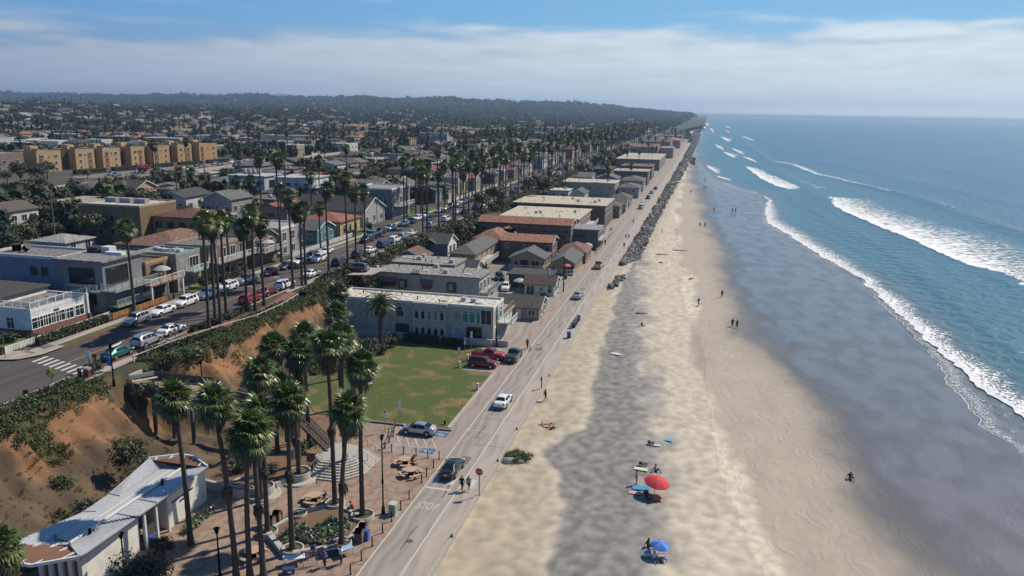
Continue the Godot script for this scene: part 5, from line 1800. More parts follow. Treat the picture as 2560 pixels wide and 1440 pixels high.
	for k in 4:
		part(dk,"back_rail_panel", MB_bar(Vector3(-66.6+2.5*k,7.0,-80.8),Vector3(-64.3+2.5*k,7.0,-80.7),0.06,1.0),wood)
		part(dk,"rail_post", shared_box(0.14,1.2,0.14),wood,Vector3(-66.7+2.5*k,6.5,-80.8))
	part(dk,"bench", MB_bar(Vector3(-66.2,7.0,-77.9),Vector3(-64.4,7.0,-80.2),0.5,0.1),plain(0.42,0.4,0.37))
	part(dk,"bench_back", MB_bar(Vector3(-66.8,7.4,-78.1),Vector3(-65.0,7.4,-80.4),0.12,0.5),plain(0.42,0.4,0.37))
	part(dk,"entry_ramp", prism(PackedVector2Array([Vector2(-69.6,-78.0),Vector2(-66.8,-78.6),Vector2(-66.8,-80.6),Vector2(-69.4,-80.6)]),6.5,7.6),conc)
	# dark silt fence pinned along the toe of the slope
	var sf:=thing("silt_fence", "low black fabric silt fence along the foot of the bare slope", "fence")
	for k in 6:
		part(sf,"fabric_panel", MB_bar(Vector3(-56.3,0.75,-48.0-3.2*k),Vector3(-56.3+(0.9 if k==5 else 0.0),0.75,-51.2-3.2*k),0.05,0.9),plain(0.012,0.012,0.014,0.7))
		part(sf,"stake", shared_box(0.06,1.3,0.06),wood,Vector3(-56.3,0.0,-48.0-3.2*k))
func MB_bar(a: Vector3,b: Vector3,w: float,h:=0.0) -> ArrayMesh:
	var m:=MB.new()
	m.bar(a,b,w,h if h>0.0 else w)
	return m.mesh()
func street_lamp(called: String,label: String,at: Vector3,h: float,m: Material,arm:=0.0) -> void:
	var o:=thing(called,label,"street lamp", at)
	var b:=MB.new()
	b.tube(Vector3.ZERO,Vector3(0,0.9,0),0.2,0.14,10); b.tube(Vector3(0,0.9,0),Vector3(0,h,0),0.085,0.06,8)
	part(o,"pole", b.mesh(),m)
	b=MB.new()
	b.tube(Vector3(0,h*0.42,0),Vector3(0,h*0.47,0),0.12,0.12,8)
	part(o,"pole_collar", b.mesh(),m)
	if arm>0.0:
		b=MB.new()
		b.tube(Vector3(0,h,0),Vector3(arm*0.6,h+0.5,0),0.05,0.045,6); b.tube(Vector3(arm*0.6,h+0.5,0),Vector3(arm,h+0.5,0),0.045,0.04,6)
		part(o,"arm", b.mesh(),m)
		part(o,"lamp_head", shared_box(0.7,0.14,0.3),plain(0.5,0.5,0.5),Vector3(arm+0.3,h+0.42,0))
	else:
		b=MB.new()
		b.tube(Vector3(0,h,0),Vector3(0,h+0.45,0),0.13,0.2,8); b.tube(Vector3(0,h+0.45,0),Vector3(0,h+0.62,0),0.3,0.06,10)
		part(o,"lamp_head", b.mesh(),m)
func post_sign(called: String,label: String,at: Vector3,h: float,w: float,ph: float,face: Material,post: Material,turn:=0.0,category:="sign") -> Node3D:
	var o:=thing(called,label,category,at,turn)
	part(o,"post", shared_box(0.07,h,0.07),post)
	part(o,"plate", shared_box(w,ph,0.03),face,Vector3(0,h-ph-0.02,0.06))
	return o
func furniture() -> void:
	var dark:=plain(0.05,0.047,0.045,0.5,0.3)
	var galv:=plain(0.36,0.36,0.35,0.5,0.5)
	street_lamp("street_lamp", "tall slim lamp post between the plaza and the beach road, by the utility box", Vector3(-29.3,0,-67.8),8.0,plain(0.09,0.088,0.08,0.5,0.3))
	street_lamp("street_lamp", "dark lamp post with a blue-grey lantern beside the palms at the plaza's near edge", Vector3(-38.2,0,-53.2),4.6,plain(0.04,0.065,0.085,0.5))
	street_lamp("street_lamp", "dark lamp post at the top of the slope by the look-out deck", Vector3(-66.3,7.4,-75.0),4.7,dark)
	street_lamp("street_lamp", "lamp post on the bare scarp left of the palm crowns", Vector3(-60.5,4.6,-83.5),3.4,dark)
	street_lamp("street_lamp", "lantern post behind the dark tree next to the rest rooms", Vector3(-45.9,0,-51.0),4.2,plain(0.05,0.07,0.085,0.5))
	street_lamp("street_lamp", "lamp post with a curved arm on the house side of the upper street", Vector3(-86.3,UPPER,-113.2),6.0,galv,1.6)
	street_lamp("street_lamp", "white lamp post with short arm beside the grey-blue gabled house", Vector3(-62.0,3.0,-200.0),8.0,plain(0.6,0.6,0.58),0.9)
	# utility pole by the cottages and beside the arched building
	for p: Array in [[-29.4,-172.3,8.5,"wooden utility pole at the road edge in front of the white cottage"],[-33.0,-126.6,7.2,"utility pole at the sea end of the arched white building"]]:
		var u:=thing("utility_pole", p[3],"utility pole", Vector3(p[0],0,p[1]))
		var b:=MB.new()
		b.tube(Vector3.ZERO,Vector3(0,p[2],0),0.14,0.1,8)
		part(u,"pole", b.mesh(),mat("pole_wood", lin(0.12,0.095,0.075),0.95,"grain_rough", 1.0))
		part(u,"meter_box", shared_box(0.3,0.5,0.24),galv,Vector3(0.2,1.6,0))
	# bollards along the plaza edge
	var bp:=[[-34.1,-81.8],[-32.5,-81.6],[-30.9,-81.5],[-29.4,-81.4],[-28.0,-81.4],[-27.9,-79.1],[-27.9,-76.8],[-27.9,-75.2],[-27.9,-71.4],[-27.9,-69.0],[-27.9,-66.6],[-27.9,-64.3],[-27.9,-61.8],[-27.9,-59.4],[-27.9,-57.1]]
	var proto: Node3D
	for k in bp.size():
		var lab: String
		if k<5: lab="dark slim bollard, number %s from the stairs in the row below the accessible parking" % ONE[k+1]
		elif k<8: lab="dark slim bollard beside the black sedan, %s" % ["farthest up the road", "middle one", "closest to the stop line"][k-5]
		else: lab="dark slim bollard on the plaza's road edge, %s counted from the stop line" % ["first", "second", "third", "fourth", "fifth", "sixth", "seventh"][k-8]
		if k==0:
			proto=thing("bollard", lab,"bollard", Vector3(bp[k][0],0,bp[k][1]),0.0,"bollards round the plaza")
			var b:=MB.new()
			b.tube(Vector3.ZERO,Vector3(0,1.05,0),0.06,0.06,8)
			part(proto,"pipe", b.mesh(),plain(0.06,0.05,0.045,0.6,0.3))
			b=MB.new()
			b.tube(Vector3.ZERO,Vector3(0,0.05,0),0.11,0.11,8)
			part(proto,"foot", b.mesh(),plain(0.06,0.05,0.045,0.6,0.3))
		else: dup(proto,lab,Vector3(bp[k][0],0,bp[k][1]),0.0,"bollards round the plaza")
	# handrail loops by the walkway
	fence("pipe_rail", "rusty pipe handrail between the steps and the accessible parking", [Vector3(-35.2,0,-82.4),Vector3(-35.6,0,-86.0),Vector3(-36.6,0,-89.0)],0.95,plain(0.1,0.075,0.055,0.6),2,1.5)
	# utility box, hydrant, posts
	var ub:=thing("utility_cabinet", "pale green utility cabinet at the plaza's edge by the road", "utility cabinet", Vector3(-28.3,0,-68.0))
	part(ub,"cabinet", shared_box(0.7,1.15,0.8),paint(0.27,0.33,0.27))
	part(ub,"lid", shared_box(0.78,0.08,0.88),paint(0.36,0.42,0.36),Vector3(0,1.15,0))
	part(ub,"plinth", shared_box(1.0,0.06,1.1),plain(0.34,0.32,0.3))
	var hy:=thing("fire_hydrant", "yellow fire hydrant on the lawn's near corner", "hydrant", Vector3(-30.7,0,-91.6))
	var hb:=MB.new()
	hb.tube(Vector3.ZERO,Vector3(0,0.6,0),0.13,0.11,10); hb.tube(Vector3(0,0.6,0),Vector3(0,0.74,0),0.14,0.05,10)
	part(hy,"barrel", hb.mesh(),plain(0.6,0.38,0.05,0.5))
	hb=MB.new()
	hb.tube(Vector3(-0.22,0.42,0),Vector3(0.22,0.42,0),0.07,0.07,8)
	part(hy,"outlet", hb.mesh(),plain(0.5,0.45,0.35,0.5))
	for p: Array in [[-30.2,-105.2,"short white post at the road edge half way along the lawn"],[-35.9,-114.4,"short grey post on the lawn beside the red station wagon"],[-35.6,-118.0,"short grey post on the lawn behind the red pickup"]]:
		var w:=thing("marker_post", p[2],"post", Vector3(p[0],0,p[1]))
		part(w,"post", shared_box(0.3,0.95,0.3),paint(0.5,0.49,0.45))
		part(w,"cap", shared_box(0.36,0.07,0.36),paint(0.56,0.55,0.52),Vector3(0,0.95,0))
	var white:=plain(0.66,0.67,0.68,0.5)
	var bluep:=plain(0.1,0.2,0.45,0.5)
	for p: Array in [[-36.1,-89.5,3.4,"white sign post behind the silver hatchback"],[-37.2,-87.2,3.0,"blue and white parking sign on a post left of the silver hatchback"],[-37.5,-119.4,1.7,"thin white post at the lawn's back corner, nearest the hedge"],[-37.1,-121.4,2.8,"thin sign post between hedge and red pickup"],[-36.4,-122.8,3.6,"tall thin sign post behind the red pickup"]]:
		var s:=post_sign("sign_post", p[3],Vector3(p[0],0,p[1]),p[2],0.36,1.1,white,galv,0.5)
		if p[2]==3.0 or p[2]==2.8: part(s,"blue_plate", shared_box(0.3,0.3,0.02),bluep,Vector3(0,p[2]-0.4,0.09))
	# stop sign: seen from its face side up the road towards us
	var ss:=thing("stop_sign", "red octagonal stop sign on a rusty post at the beach side of the road", "stop sign", Vector3(-21.0,0,-74.0))
	part(ss,"post", shared_box(0.09,3.1,0.09),plain(0.17,0.08,0.05,0.8))
	var oc:=MB.new()
	var oc2:=MB.new()
	for q in 2:
		var bb:=oc if q==0 else oc2
		var r:=0.40 if q==0 else 0.44
		var zz:=0.075 if q==0 else 0.055
		for k in 8:
			var a0:=TAU*(k+0.5)/8.0
			var a1:=TAU*(k+1.5)/8.0
			bb.tri(Vector3(0,0,zz),Vector3(cos(a0)*r,sin(a0)*r,zz),Vector3(cos(a1)*r,sin(a1)*r,zz))
			bb.quad(Vector3(cos(a0)*r,sin(a0)*r,zz-0.02),Vector3(cos(a1)*r,sin(a1)*r,zz-0.02),Vector3(cos(a1)*r,sin(a1)*r,zz),Vector3(cos(a0)*r,sin(a0)*r,zz))
	var pl:=part(ss,"border", oc2.mesh(),white,Vector3(0,2.8,0))
	part(ss,"plate", oc.mesh(),plain(0.42,0.02,0.025,0.5),Vector3(0,2.8,0))
	var tm:=TextMesh.new()
	tm.text="STOP"
	tm.font=SystemFont.new()
	tm.font.font_names=PackedStringArray(["Droid Sans"])
	tm.font_size=40
	tm.pixel_size=0.0062
	tm.depth=0.008
	part(ss,"lettering", tm,white,Vector3(0,2.8,0.085))
	var sp:=thing("wooden_post", "brown wooden sign post with bag dispenser on the seaward kerb", "post", Vector3(-21.3,0,-108.3))
	part(sp,"post", shared_box(0.14,1.9,0.14),plain(0.12,0.075,0.05,0.9))
	part(sp,"dispenser", shared_box(0.26,0.4,0.16),plain(0.06,0.06,0.05),Vector3(0,1.3,0.12))
	for k in 4:
		var cone:=thing("kerb_marker", "small dark marker on the sea wall, %s from the stop sign" % ["first", "second", "third", "fourth"][k],"marker", Vector3(-21.2,0.1,[-65.2,-82.5,-92.2,-113.8][k]))
		part(cone,"base", shared_box(0.3,0.06,0.3),dark)
		part(cone,"stub", shared_box(0.14,0.28,0.14),plain(0.14,0.05,0.03),Vector3(0,0.06,0))
	# litter bins: brown hooded pairs
	for p: Array in [[-38.6,-63.4,"brown hooded litter bin by the palms at the planting bed, the farther of two"],[-38.7,-62.3,"brown hooded litter bin by the palms at the planting bed, the nearer of two"],[-29.5,-63.4,"brown hooded litter bin at the road side of the planting bed, farther one"],[-29.4,-62.3,"brown hooded litter bin at the road side of the planting bed, nearer one"],[-48.3,-55.9,"red-brown hooded bin in the rest room passage"]]:
		var t:=thing("litter_bin", p[2],"litter bin", Vector3(p[0],0,p[1]))
		part(t,"bin", shared_box(0.75,1.0,0.75),paint(0.13,0.085,0.065))
		var hd:=MB.new()
		hd.tube(Vector3(-0.36,1.0,0),Vector3(0.36,1.0,0),0.36,0.36,12)
		part(t,"hood", hd.mesh(),paint(0.16,0.09,0.07))
		part(t,"front_panel", shared_box(0.03,0.8,0.6),paint(0.22,0.19,0.17),Vector3(0.39,0.1,0))
	var rc:=thing("recycling_bin", "blue recycling bin behind the brown bins at the road side", "recycling bin", Vector3(-28.85,0,-62.8))
	part(rc,"bin", shared_box(0.4,0.95,0.5),plain(0.05,0.12,0.4,0.5))
	part(rc,"lid", shared_box(0.44,0.07,0.54),plain(0.04,0.09,0.32,0.5),Vector3(0,0.95,0))
	var rc2:=thing("recycling_bin", "blue recycling bin under the rest room roof", "recycling bin", Vector3(-47.6,0,-56.6))
	part(rc2,"bin", shared_box(0.45,0.95,0.5),plain(0.05,0.14,0.45,0.5))
	part(rc2,"lid", shared_box(0.5,0.07,0.54),plain(0.04,0.09,0.32,0.5),Vector3(0,0.95,0))
	var wb:=[[-21.9,-135.9,0,"blue wheeled bin standing alone on the seaward kerb"],[-22.2,-143.0,1,"black wheeled bin, nearest of the row on the seaward kerb"],[-22.2,-144.6,1,"black wheeled bin, second of the row on the seaward kerb"],[-22.2,-146.2,1,"black wheeled bin, third of the row on the seaward kerb"],[-22.1,-148.2,0,"blue wheeled bin at the far end of the row of bins"],[-31.3,-186.4,1,"black wheeled bin beside the yellow cottage porch"]]
	for p: Array in wb:
		var t:=thing("wheeled_bin", p[3],"wheeled bin", Vector3(p[0],0,p[1]))
		var bm:=plain(0.03,0.05,0.26,0.5) if p[2]==0 else plain(0.035,0.04,0.042,0.5)
		var bb:=MB.new()
		bb.grid([PackedVector3Array([Vector3(-0.26,0.1,0.3),Vector3(0.26,0.1,0.3),Vector3(0.26,0.1,-0.3),Vector3(-0.26,0.1,-0.3)]),PackedVector3Array([Vector3(-0.33,1.05,0.4),Vector3(0.33,1.05,0.4),Vector3(0.33,1.05,-0.4),Vector3(-0.33,1.05,-0.4)])],true)
		part(t,"tub", bb.mesh(),bm)
		part(t,"lid", shared_box(0.72,0.08,0.86),bm if p[2]==0 else plain(0.09,0.1,0.1,0.4),Vector3(0,1.05,0))
		for s: float in [-0.3,0.3]:
			var wh:=MB.new()
			wh.tube(Vector3(s-0.03,0.12,-0.36),Vector3(s+0.03,0.12,-0.36),0.12,0.12,10)
			part(t,"wheel", wh.mesh(),dark)
	# round concrete picnic tables with four curved benches
	var tab:=[[-37.2,-68.3,"round concrete picnic table with a person seated, beside the planting bed"],[-31.3,-79.0,"round concrete picnic table nearest the accessible parking"],[-29.7,-76.6,"round concrete picnic table beside the black sedan"],[-37.6,-57.3,"round concrete picnic table in palm shade at the plaza's near edge"]]
	for k in tab.size():
		var t:=thing("picnic_table", tab[k][2],"table", Vector3(tab[k][0],0,tab[k][1]),0.4*k)
		var terr:=mat("table_concrete", lin(0.42,0.29,0.20),0.85,"grain_soft", 0.8)
		var tb:=MB.new()
		tb.tube(Vector3(0,0.70,0),Vector3(0,0.79,0),0.72,0.75,24)
		part(t,"table_top", tb.mesh(),terr)
		tb=MB.new()
		tb.tube(Vector3.ZERO,Vector3(0,0.70,0),0.34,0.26,14)
		part(t,"pedestal", tb.mesh(),plain(0.2,0.14,0.1,0.9))
		for s in 4:
			var q:=MB.new()
			var rows:=[]
			for j in 7:
				var an:=TAU*s/4.0+lerpf(-0.55,0.55,j/6.0)
				var d:=Vector3(cos(an),0,-sin(an))
				rows.append(PackedVector3Array([d*0.98+Vector3(0,0.36,0),d*1.34+Vector3(0,0.36,0),d*1.34+Vector3(0,0.45,0),d*0.98+Vector3(0,0.45,0),d*0.98+Vector3(0,0.36,0)]))
			q.grid(rows)
			var bn:=part(t,"bench", q.mesh(),terr)
			var d2:=Vector3(cos(TAU*s/4.0),0,-sin(TAU*s/4.0))*1.14
			part(bn,"bench_foot", shared_box(0.2,0.36,0.2),plain(0.2,0.14,0.1,0.9),d2)
	# volunteers' stall at the near edge of the plaza
	var ft:=thing("folding_table", "long white-topped folding table of the stall in front of the planting bed", "table", Vector3(-33.4,0,-57.2),0.5)
	part(ft,"table_top", shared_box(1.9,0.05,0.75),plain(0.62,0.64,0.64,0.5),Vector3(0,0.72,0))
	for s: float in [-0.8,0.8]:
		for z: float in [-0.3,0.3]: part(ft,"leg", shared_box(0.04,0.72,0.04),galv,Vector3(s,0,z))
	var ft2:=thing("folding_table", "pale blue folding table at the road end of the stall", "table", Vector3(-29.6,0,-59.8),0.9)
	part(ft2,"table_top", shared_box(1.3,0.05,0.7),plain(0.24,0.4,0.55,0.5),Vector3(0,0.72,0))
	for s: float in [-0.55,0.55]:
		for z: float in [-0.28,0.28]: part(ft2,"leg", shared_box(0.04,0.72,0.04),galv,Vector3(s,0,z))
	var ft3:=thing("folding_table", "dark cloth-covered folding table between the two volunteers", "table", Vector3(-30.9,0,-59.5),0.6)
	part(ft3,"table_top", shared_box(1.5,0.05,0.75),plain(0.04,0.05,0.045,0.7),Vector3(0,0.72,0))
	part(ft3,"cloth", shared_box(1.44,0.6,0.7),plain(0.03,0.035,0.033,0.9),Vector3(0,0.1,0))
	for k in 4: single("display_box", shared_box(0.3,0.18+0.05*k,0.22),plain([0.5,0.1,0.06,0.2][k],[0.5,0.08,0.2,0.1][k],[0.5,0.3,0.12,0.08][k]),["white display box on the dark stall table", "purple display box on the dark stall table", "green display box on the dark stall table", "brown display box on the dark stall table"][k],"box", Vector3(-31.3+0.25*k,0.77,-59.2-0.18*k),0.6)
	var cool:=thing("cooler_box", "dark blue cool box on the ground beside the white folding table", "cool box", Vector3(-33.2,0,-55.9),0.4)
	part(cool,"box", shared_box(1.0,0.42,0.5),plain(0.03,0.04,0.09,0.5))
	part(cool,"lid", shared_box(1.04,0.08,0.54),plain(0.035,0.05,0.13,0.5),Vector3(0,0.42,0))
	part(cool,"label_panel", shared_box(0.36,0.24,0.02),white,Vector3(0.1,0.1,0.26))
	var rack:=thing("wire_rack", "grey wire display rack standing at the stall", "rack", Vector3(-31.9,0,-57.4),0.5)
	for k in 6: part(rack,"upright", shared_box(0.03,1.5,0.03),galv,Vector3(-0.6+0.24*k,0,0))
	for k in 5: part(rack,"cross_wire", shared_box(1.24,0.03,0.03),galv,Vector3(0,0.25+0.3*k,0.03))
	for s: float in [-0.6,0.6]: part(rack,"foot", shared_box(0.05,0.05,0.8),galv,Vector3(s,0,0))
	# notice on the slope by the steps; signs of the upper street
	post_sign("notice_board", "white notice board with small print beside the plaza steps", Vector3(-42.3,0.8,-74.2),2.0,0.9,1.2,plain(0.62,0.56,0.52),galv,0.5)
	post_sign("street_sign", "white lane sign on a post beside the crosswalk", Vector3(-71.4,UPPER,-77.1),2.7,0.6,0.9,white,dark)
	post_sign("blue_sign", "bright blue sign board at the top of the look-out path", Vector3(-69.2,UPPER,-78.0),1.9,0.75,1.15,plain(0.04,0.2,0.55),white)
	post_sign("street_name_sign", "brown post sign on the corner of the hedge across the street", Vector3(-85.6,UPPER,-78.7),3.6,0.5,0.5,plain(0.1,0.1,0.1),plain(0.14,0.09,0.07))
	var ye:=thing("young_tree", "young yellow-green sapling on a stake at the near kerb of the upper street", "tree", Vector3(-70.9,UPPER,-70.8))
	part(ye,"stem", shared_box(0.08,1.6,0.08),plain(0.14,0.09,0.06))
	var yc:=part(ye,"crown", leafy_mesh("sapling", 260,0.16,6,31,1.3),plain(0.23,0.3,0.03,0.6),Vector3(0,1.5,0))
	yc.scale=Vector3(0.45,0.85,0.45)
	var bk:=thing("newspaper_box", "dark red box by the crosswalk with a grey cap", "box", Vector3(-70.2,UPPER,-75.4))
	part(bk,"box", shared_box(0.7,1.0,0.6),plain(0.13,0.02,0.025))
	part(bk,"cap", shared_box(0.74,0.25,0.64),plain(0.3,0.3,0.3),Vector3(0,1.0,0))
	var bk2:=thing("litter_bin", "dark litter post left of the red box at the crosswalk", "litter bin", Vector3(-71.0,UPPER,-75.0))
	part(bk2,"post", shared_box(0.3,1.1,0.3),dark)
	part(bk2,"cap", shared_box(0.36,0.1,0.36),plain(0.1,0.06,0.05),Vector3(0,1.1,0))
	var chair:=thing("folding_chair", "folded beach chair leaning at the near kerb of the upper street", "chair", Vector3(-71.5,UPPER,-67.6),0.5)
	part(chair,"back", shared_box(0.5,0.55,0.06),plain(0.05,0.035,0.03),Vector3(0,0.4,-0.2))
	part(chair,"seat", shared_box(0.5,0.05,0.45),plain(0.05,0.035,0.03),Vector3(0,0.38,0.05))
	for s: float in [-0.24,0.24]: part(chair,"leg", shared_box(0.03,0.4,0.5),plain(0.35,0.3,0.25),Vector3(s,0,0.05))
	# bench on the brick path
	for p: Array in [[-69.6,-101.5,"dark slatted bench facing the sea on the brick path, nearer one"],[-69.3,-104.5,"dark slatted bench facing the sea on the brick path, farther one"],[-66.6,-127.5,"pale bench beside the top of the planted slope"]]:
		var bn:=thing("bench", p[2],"bench", Vector3(p[0],UPPER+0.07,p[1]),PI/2)
		var bm:=dark if p[0]<-68.0 else plain(0.5,0.48,0.42)
		for k in 3: part(bn,"seat_slat", shared_box(1.7,0.04,0.12),bm,Vector3(0,0.43,-0.16+0.15*k))
		for k in 2: part(bn,"back_slat", shared_box(1.7,0.14,0.04),bm,Vector3(0,0.6+0.2*k,-0.26))
		for s: float in [-0.75,0.75]: part(bn,"leg", shared_box(0.06,0.44,0.42),bm,Vector3(s,0,-0.05))
	fence("cliff_fence", "white post and rail fence along the near crest of the bluff", [Vector3(-70.6,UPPER,-55.0),Vector3(-70.6,UPPER,-63.7),Vector3(-70.5,UPPER,-69.4),Vector3(-70.7,UPPER,-73.0)],0.9,paint(0.55,0.54,0.5),1,2.4)
	fence("cliff_fence", "white post and rail fence along the crest from the deck to the brick path", [Vector3(-69.0,UPPER,-81.9),Vector3(-68.6,UPPER,-88.7),Vector3(-67.2,UPPER,-97.0),Vector3(-65.3,UPPER,-104.6),Vector3(-65.3,UPPER,-112.0),Vector3(-66.2,UPPER,-119.0),Vector3(-67.6,UPPER,-124.0)],0.9,paint(0.55,0.54,0.5),1,2.4)
func shingle(r: float,g: float,b: float) -> StandardMaterial3D:
	return mat("shingle_%d_%d_%d" % [int(r*999),int(g*999),int(b*999)],lin(r,g,b),0.95,"shingles", 0.22)
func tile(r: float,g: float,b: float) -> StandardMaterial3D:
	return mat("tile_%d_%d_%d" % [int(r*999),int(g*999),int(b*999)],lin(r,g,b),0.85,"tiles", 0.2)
func flat_top(r: float,g: float,b: float) -> StandardMaterial3D:
	return mat("flat_%d_%d_%d" % [int(r*999),int(g*999),int(b*999)],lin(r,g,b),0.95,"grain_rough", 0.07)
func umbrella(called: String,label: String,at: Vector3,r: float,h: float,c: Color,tilt:=Vector3.ZERO,c2:=Color.BLACK) -> void:
	var o:=thing(called,label,"umbrella", at)
	o.rotation=tilt
	part(o,"pole", MB_bar(Vector3(0,0,0),Vector3(0,h,0),0.05),plain(0.6,0.6,0.58))
	var m:=mat("canopy %s" % c.to_html(),c,0.75)
	m.backlight_enabled=true
	m.backlight=Color(0.3,0.3,0.3)
	var m2:=m if c2==Color.BLACK else mat("canopy %s" % c2.to_html(),c2,0.75)
	for k in 8:
		var b:=MB.new()
		var a0:=TAU*k/8.0
		var a1:=TAU*(k+1)/8.0
		var rows:=[]
		for q in 5:
			var f:=q/4.0
			var y:=h-r*0.42*f*f-0.02
			var row:=PackedVector3Array()
			for s in 4:
				var a:=lerpf(a0,a1,s/3.0)
				var rr:=r*f*(1.0-0.05*sin(PI*s/3.0)*f)
				row.append(Vector3(cos(a)*rr,y,-sin(a)*rr))
			rows.append(row)
		rows.reverse()
		b.grid(rows)
		part(o,"canopy_panel", b.mesh(),m if k % 2==0 else m2)
func strand_houses() -> void:
	var cream:=flat_top(0.60,0.54,0.42)
	var white:=paint(0.62,0.61,0.57)
	var wf:=plain(0.66,0.66,0.63,0.5)
	var df:=plain(0.05,0.045,0.04,0.6)
	# the arched white building
	var o:=house("arched_building", "long white two storey building with arched windows and cream flat roof behind the lawn", "building", -63.6,-33.9,-134.9,-127.7,0,6.5,"flat", 0,paint(0.40,0.385,0.36),flat_top(0.66,0.61,0.50),white)
	var tq:=mat("turquoise_glass", lin(0.02,0.22,0.22),0.12)
	var q:=half(o)
	for k in 5:
		window(o,Vector3(0.95+1.18*k,3.9,q.y+0.5),0,0.72,1.75,white,"arch", paint(0.2,0.2,0.19) if k==2 or k==3 else null)
		window(o,Vector3(0.95+1.18*k,0.9,q.y+0.5),0,0.72,1.75,white,"arch")
	var bow:=MB.new()
	bow.box(0.1,6.6,0,6.75,q.y-0.1,q.y+0.5)
	part(o,"bow_front", bow.mesh(),paint(0.40,0.385,0.36))
	window(o,Vector3(-2.4,3.9,q.y),0,1.5,1.9,white,"arch", paint(0.05,0.045,0.04))
	var med:=MB.new()
	med.tube(Vector3(0,0,0),Vector3(0,0,0.06),0.62,0.6,20)
	var mp:=part(o,"medallion", med.mesh(),paint(0.34,0.33,0.31),Vector3(8.1,4.9,q.y))
	med=MB.new()
	for k in 3: med.tube(Vector3(0.22*cos(TAU*k/3.0+0.5),0.22*sin(TAU*k/3.0+0.5),0.06),Vector3(0.22*cos(TAU*k/3.0+0.5),0.22*sin(TAU*k/3.0+0.5),0.1),0.17,0.15,10)
	part(mp,"relief", med.mesh(),paint(0.24,0.235,0.23))
	for k in 3: window(o,Vector3(9.8+1.2*k,3.75,q.y),0,1.05 if k<2 else 0.75,2.1,white,"arch", tq)
	window(o,Vector3(8.6,0.7,q.y),0,2.0,2.1,white,"arch", paint(0.36,0.36,0.35))
	window(o,Vector3(11.4,0.6,q.y),0,2.6,2.3,df)
	window(o,Vector3(13.5,3.6,q.y),0,1.9,2.5,wf)
	part(o,"dark_opening_panel", shared_box(2.6,2.2,0.05),plain(0.03,0.028,0.026),Vector3(-2.0,0.4,q.y+0.01))  # flat near-black panel; the opening's inner shade is put into its colour
	for k in 2: window(o,Vector3(q.x,3.75,1.4-2.6*k),PI/2,1.7,2.2,white,"arch", tq)
	window(o,Vector3(q.x,0.7,1.5),PI/2,1.5,2.0,wf)
	balcony(o,q.x,q.x+2.6,-3.4,0.6,3.3,paint(0.5,0.47,0.42),wf,null,"se")
	part(o,"outer_stair", MB_bar(Vector3(q.x+0.7,3.1,-3.4),Vector3(q.x+0.7,0.2,2.6),1.1,0.3),paint(0.52,0.5,0.45))
	for k in 3: part(o,"skylight", shared_box(1.1,0.2,0.7),plain(0.4,0.42,0.42,0.4),Vector3(5.0+3.2*k,6.54,0.8-0.5*(k % 2)))
	vents(o,6.52,7,12,2.4,3)
	var gw:=thing("garden_wall", "white garden wall in front of the arched building", "wall", Vector3(-48.5,0,-126.75))
	for k in 6: part(gw,"wall_section", shared_box(4.85,1.25,0.22),paint(0.46,0.45,0.43),Vector3(-12.2+4.86*k,0,0))
	part(gw,"end_wall", shared_box(4.2,1.1,0.22),paint(0.5,0.46,0.4),Vector3(15.3,0,-0.6))
	var ga:=house("garage_row", "row of white garage doors under a roof deck behind the arched building", "garage", -42.0,-34.6,-144.6,-135.7,0,2.8,"slab", 0,paint(0.45,0.43,0.39),flat_top(0.4,0.36,0.3),wf)
	for k in 4: part(ga,"garage_door", shared_box(0.08,2.2,1.7),paint(0.55,0.54,0.51),Vector3(half(ga).x,0.02,3.1-2.05*k))
	balcony(ga,-3.6,3.9,-4.4,4.4,3.12,paint(0.34,0.27,0.2),plain(0.25,0.2,0.16),null,"e", "roof_deck")
	# grey apartment block behind it
	o=house("apartment_block", "long pale grey two storey block with flat grey roof and awninged windows", "building", -71.0,-43.3,-160.0,-151.5,0,6.4,"slab", 0,paint(0.36,0.345,0.33),flat_top(0.30,0.29,0.265),wf)
	q=half(o)
	var awn:=plain(0.11,0.115,0.11,0.8)
	for p: Array in [[-12.0,2.2,0],[-6.0,3.4,0],[2.6,2.2,0]]:
		window(o,Vector3(p[0],3.9,q.y),0,p[1],1.0,df)
		var a:=MB.new()
		a.quad(Vector3(-p[1]/2-0.3,0,0.9),Vector3(p[1]/2+0.3,0,0.9),Vector3(p[1]/2+0.3,0.7,0.02),Vector3(-p[1]/2-0.3,0.7,0.02))
		a.quad(Vector3(-p[1]/2-0.3,-0.18,0.9),Vector3(p[1]/2+0.3,-0.18,0.9),Vector3(p[1]/2+0.3,0,0.9),Vector3(-p[1]/2-0.3,0,0.9))
		part(o,"awning", a.mesh(),awn,Vector3(p[0],4.85,q.y))
		part(o,"flower_box", shared_box(p[1]*0.8,0.3,0.3),plain(0.09,0.05,0.04),Vector3(p[0],3.5,q.y+0.16))
	for x: float in [-2.7,8.0]:
		var bay:=MB.new()
		bay.box(-0.95,0.95,0,1.9,0,0.5)
		var bp:=part(o,"bay_window", bay.mesh(),df,Vector3(x,3.3,q.y))
		part(bp,"pane", pane_mesh(0.9,1.4,""),paint(0.26,0.27,0.26),Vector3(-0.1,0.25,0.5))
	part(o,"chimney", shared_box(2.0,6.9,0.5),paint(0.33,0.315,0.30),Vector3(0.2,0,q.y+0.2))
	for k in 4: part(o,"chimney_pipe", shared_box(0.14,0.6,0.14),plain(0.07,0.06,0.06),Vector3(-0.4+0.4*k,6.9,q.y+0.2))
	balcony(o,q.x,q.x+1.9,-q.y,q.y-0.4,3.3,paint(0.3,0.31,0.29),plain(0.24,0.29,0.26),null,"se")
	windows(o,"e", 3.5,3,1.3,1.9,wf)
	vents(o,6.68,12,11,3,9)
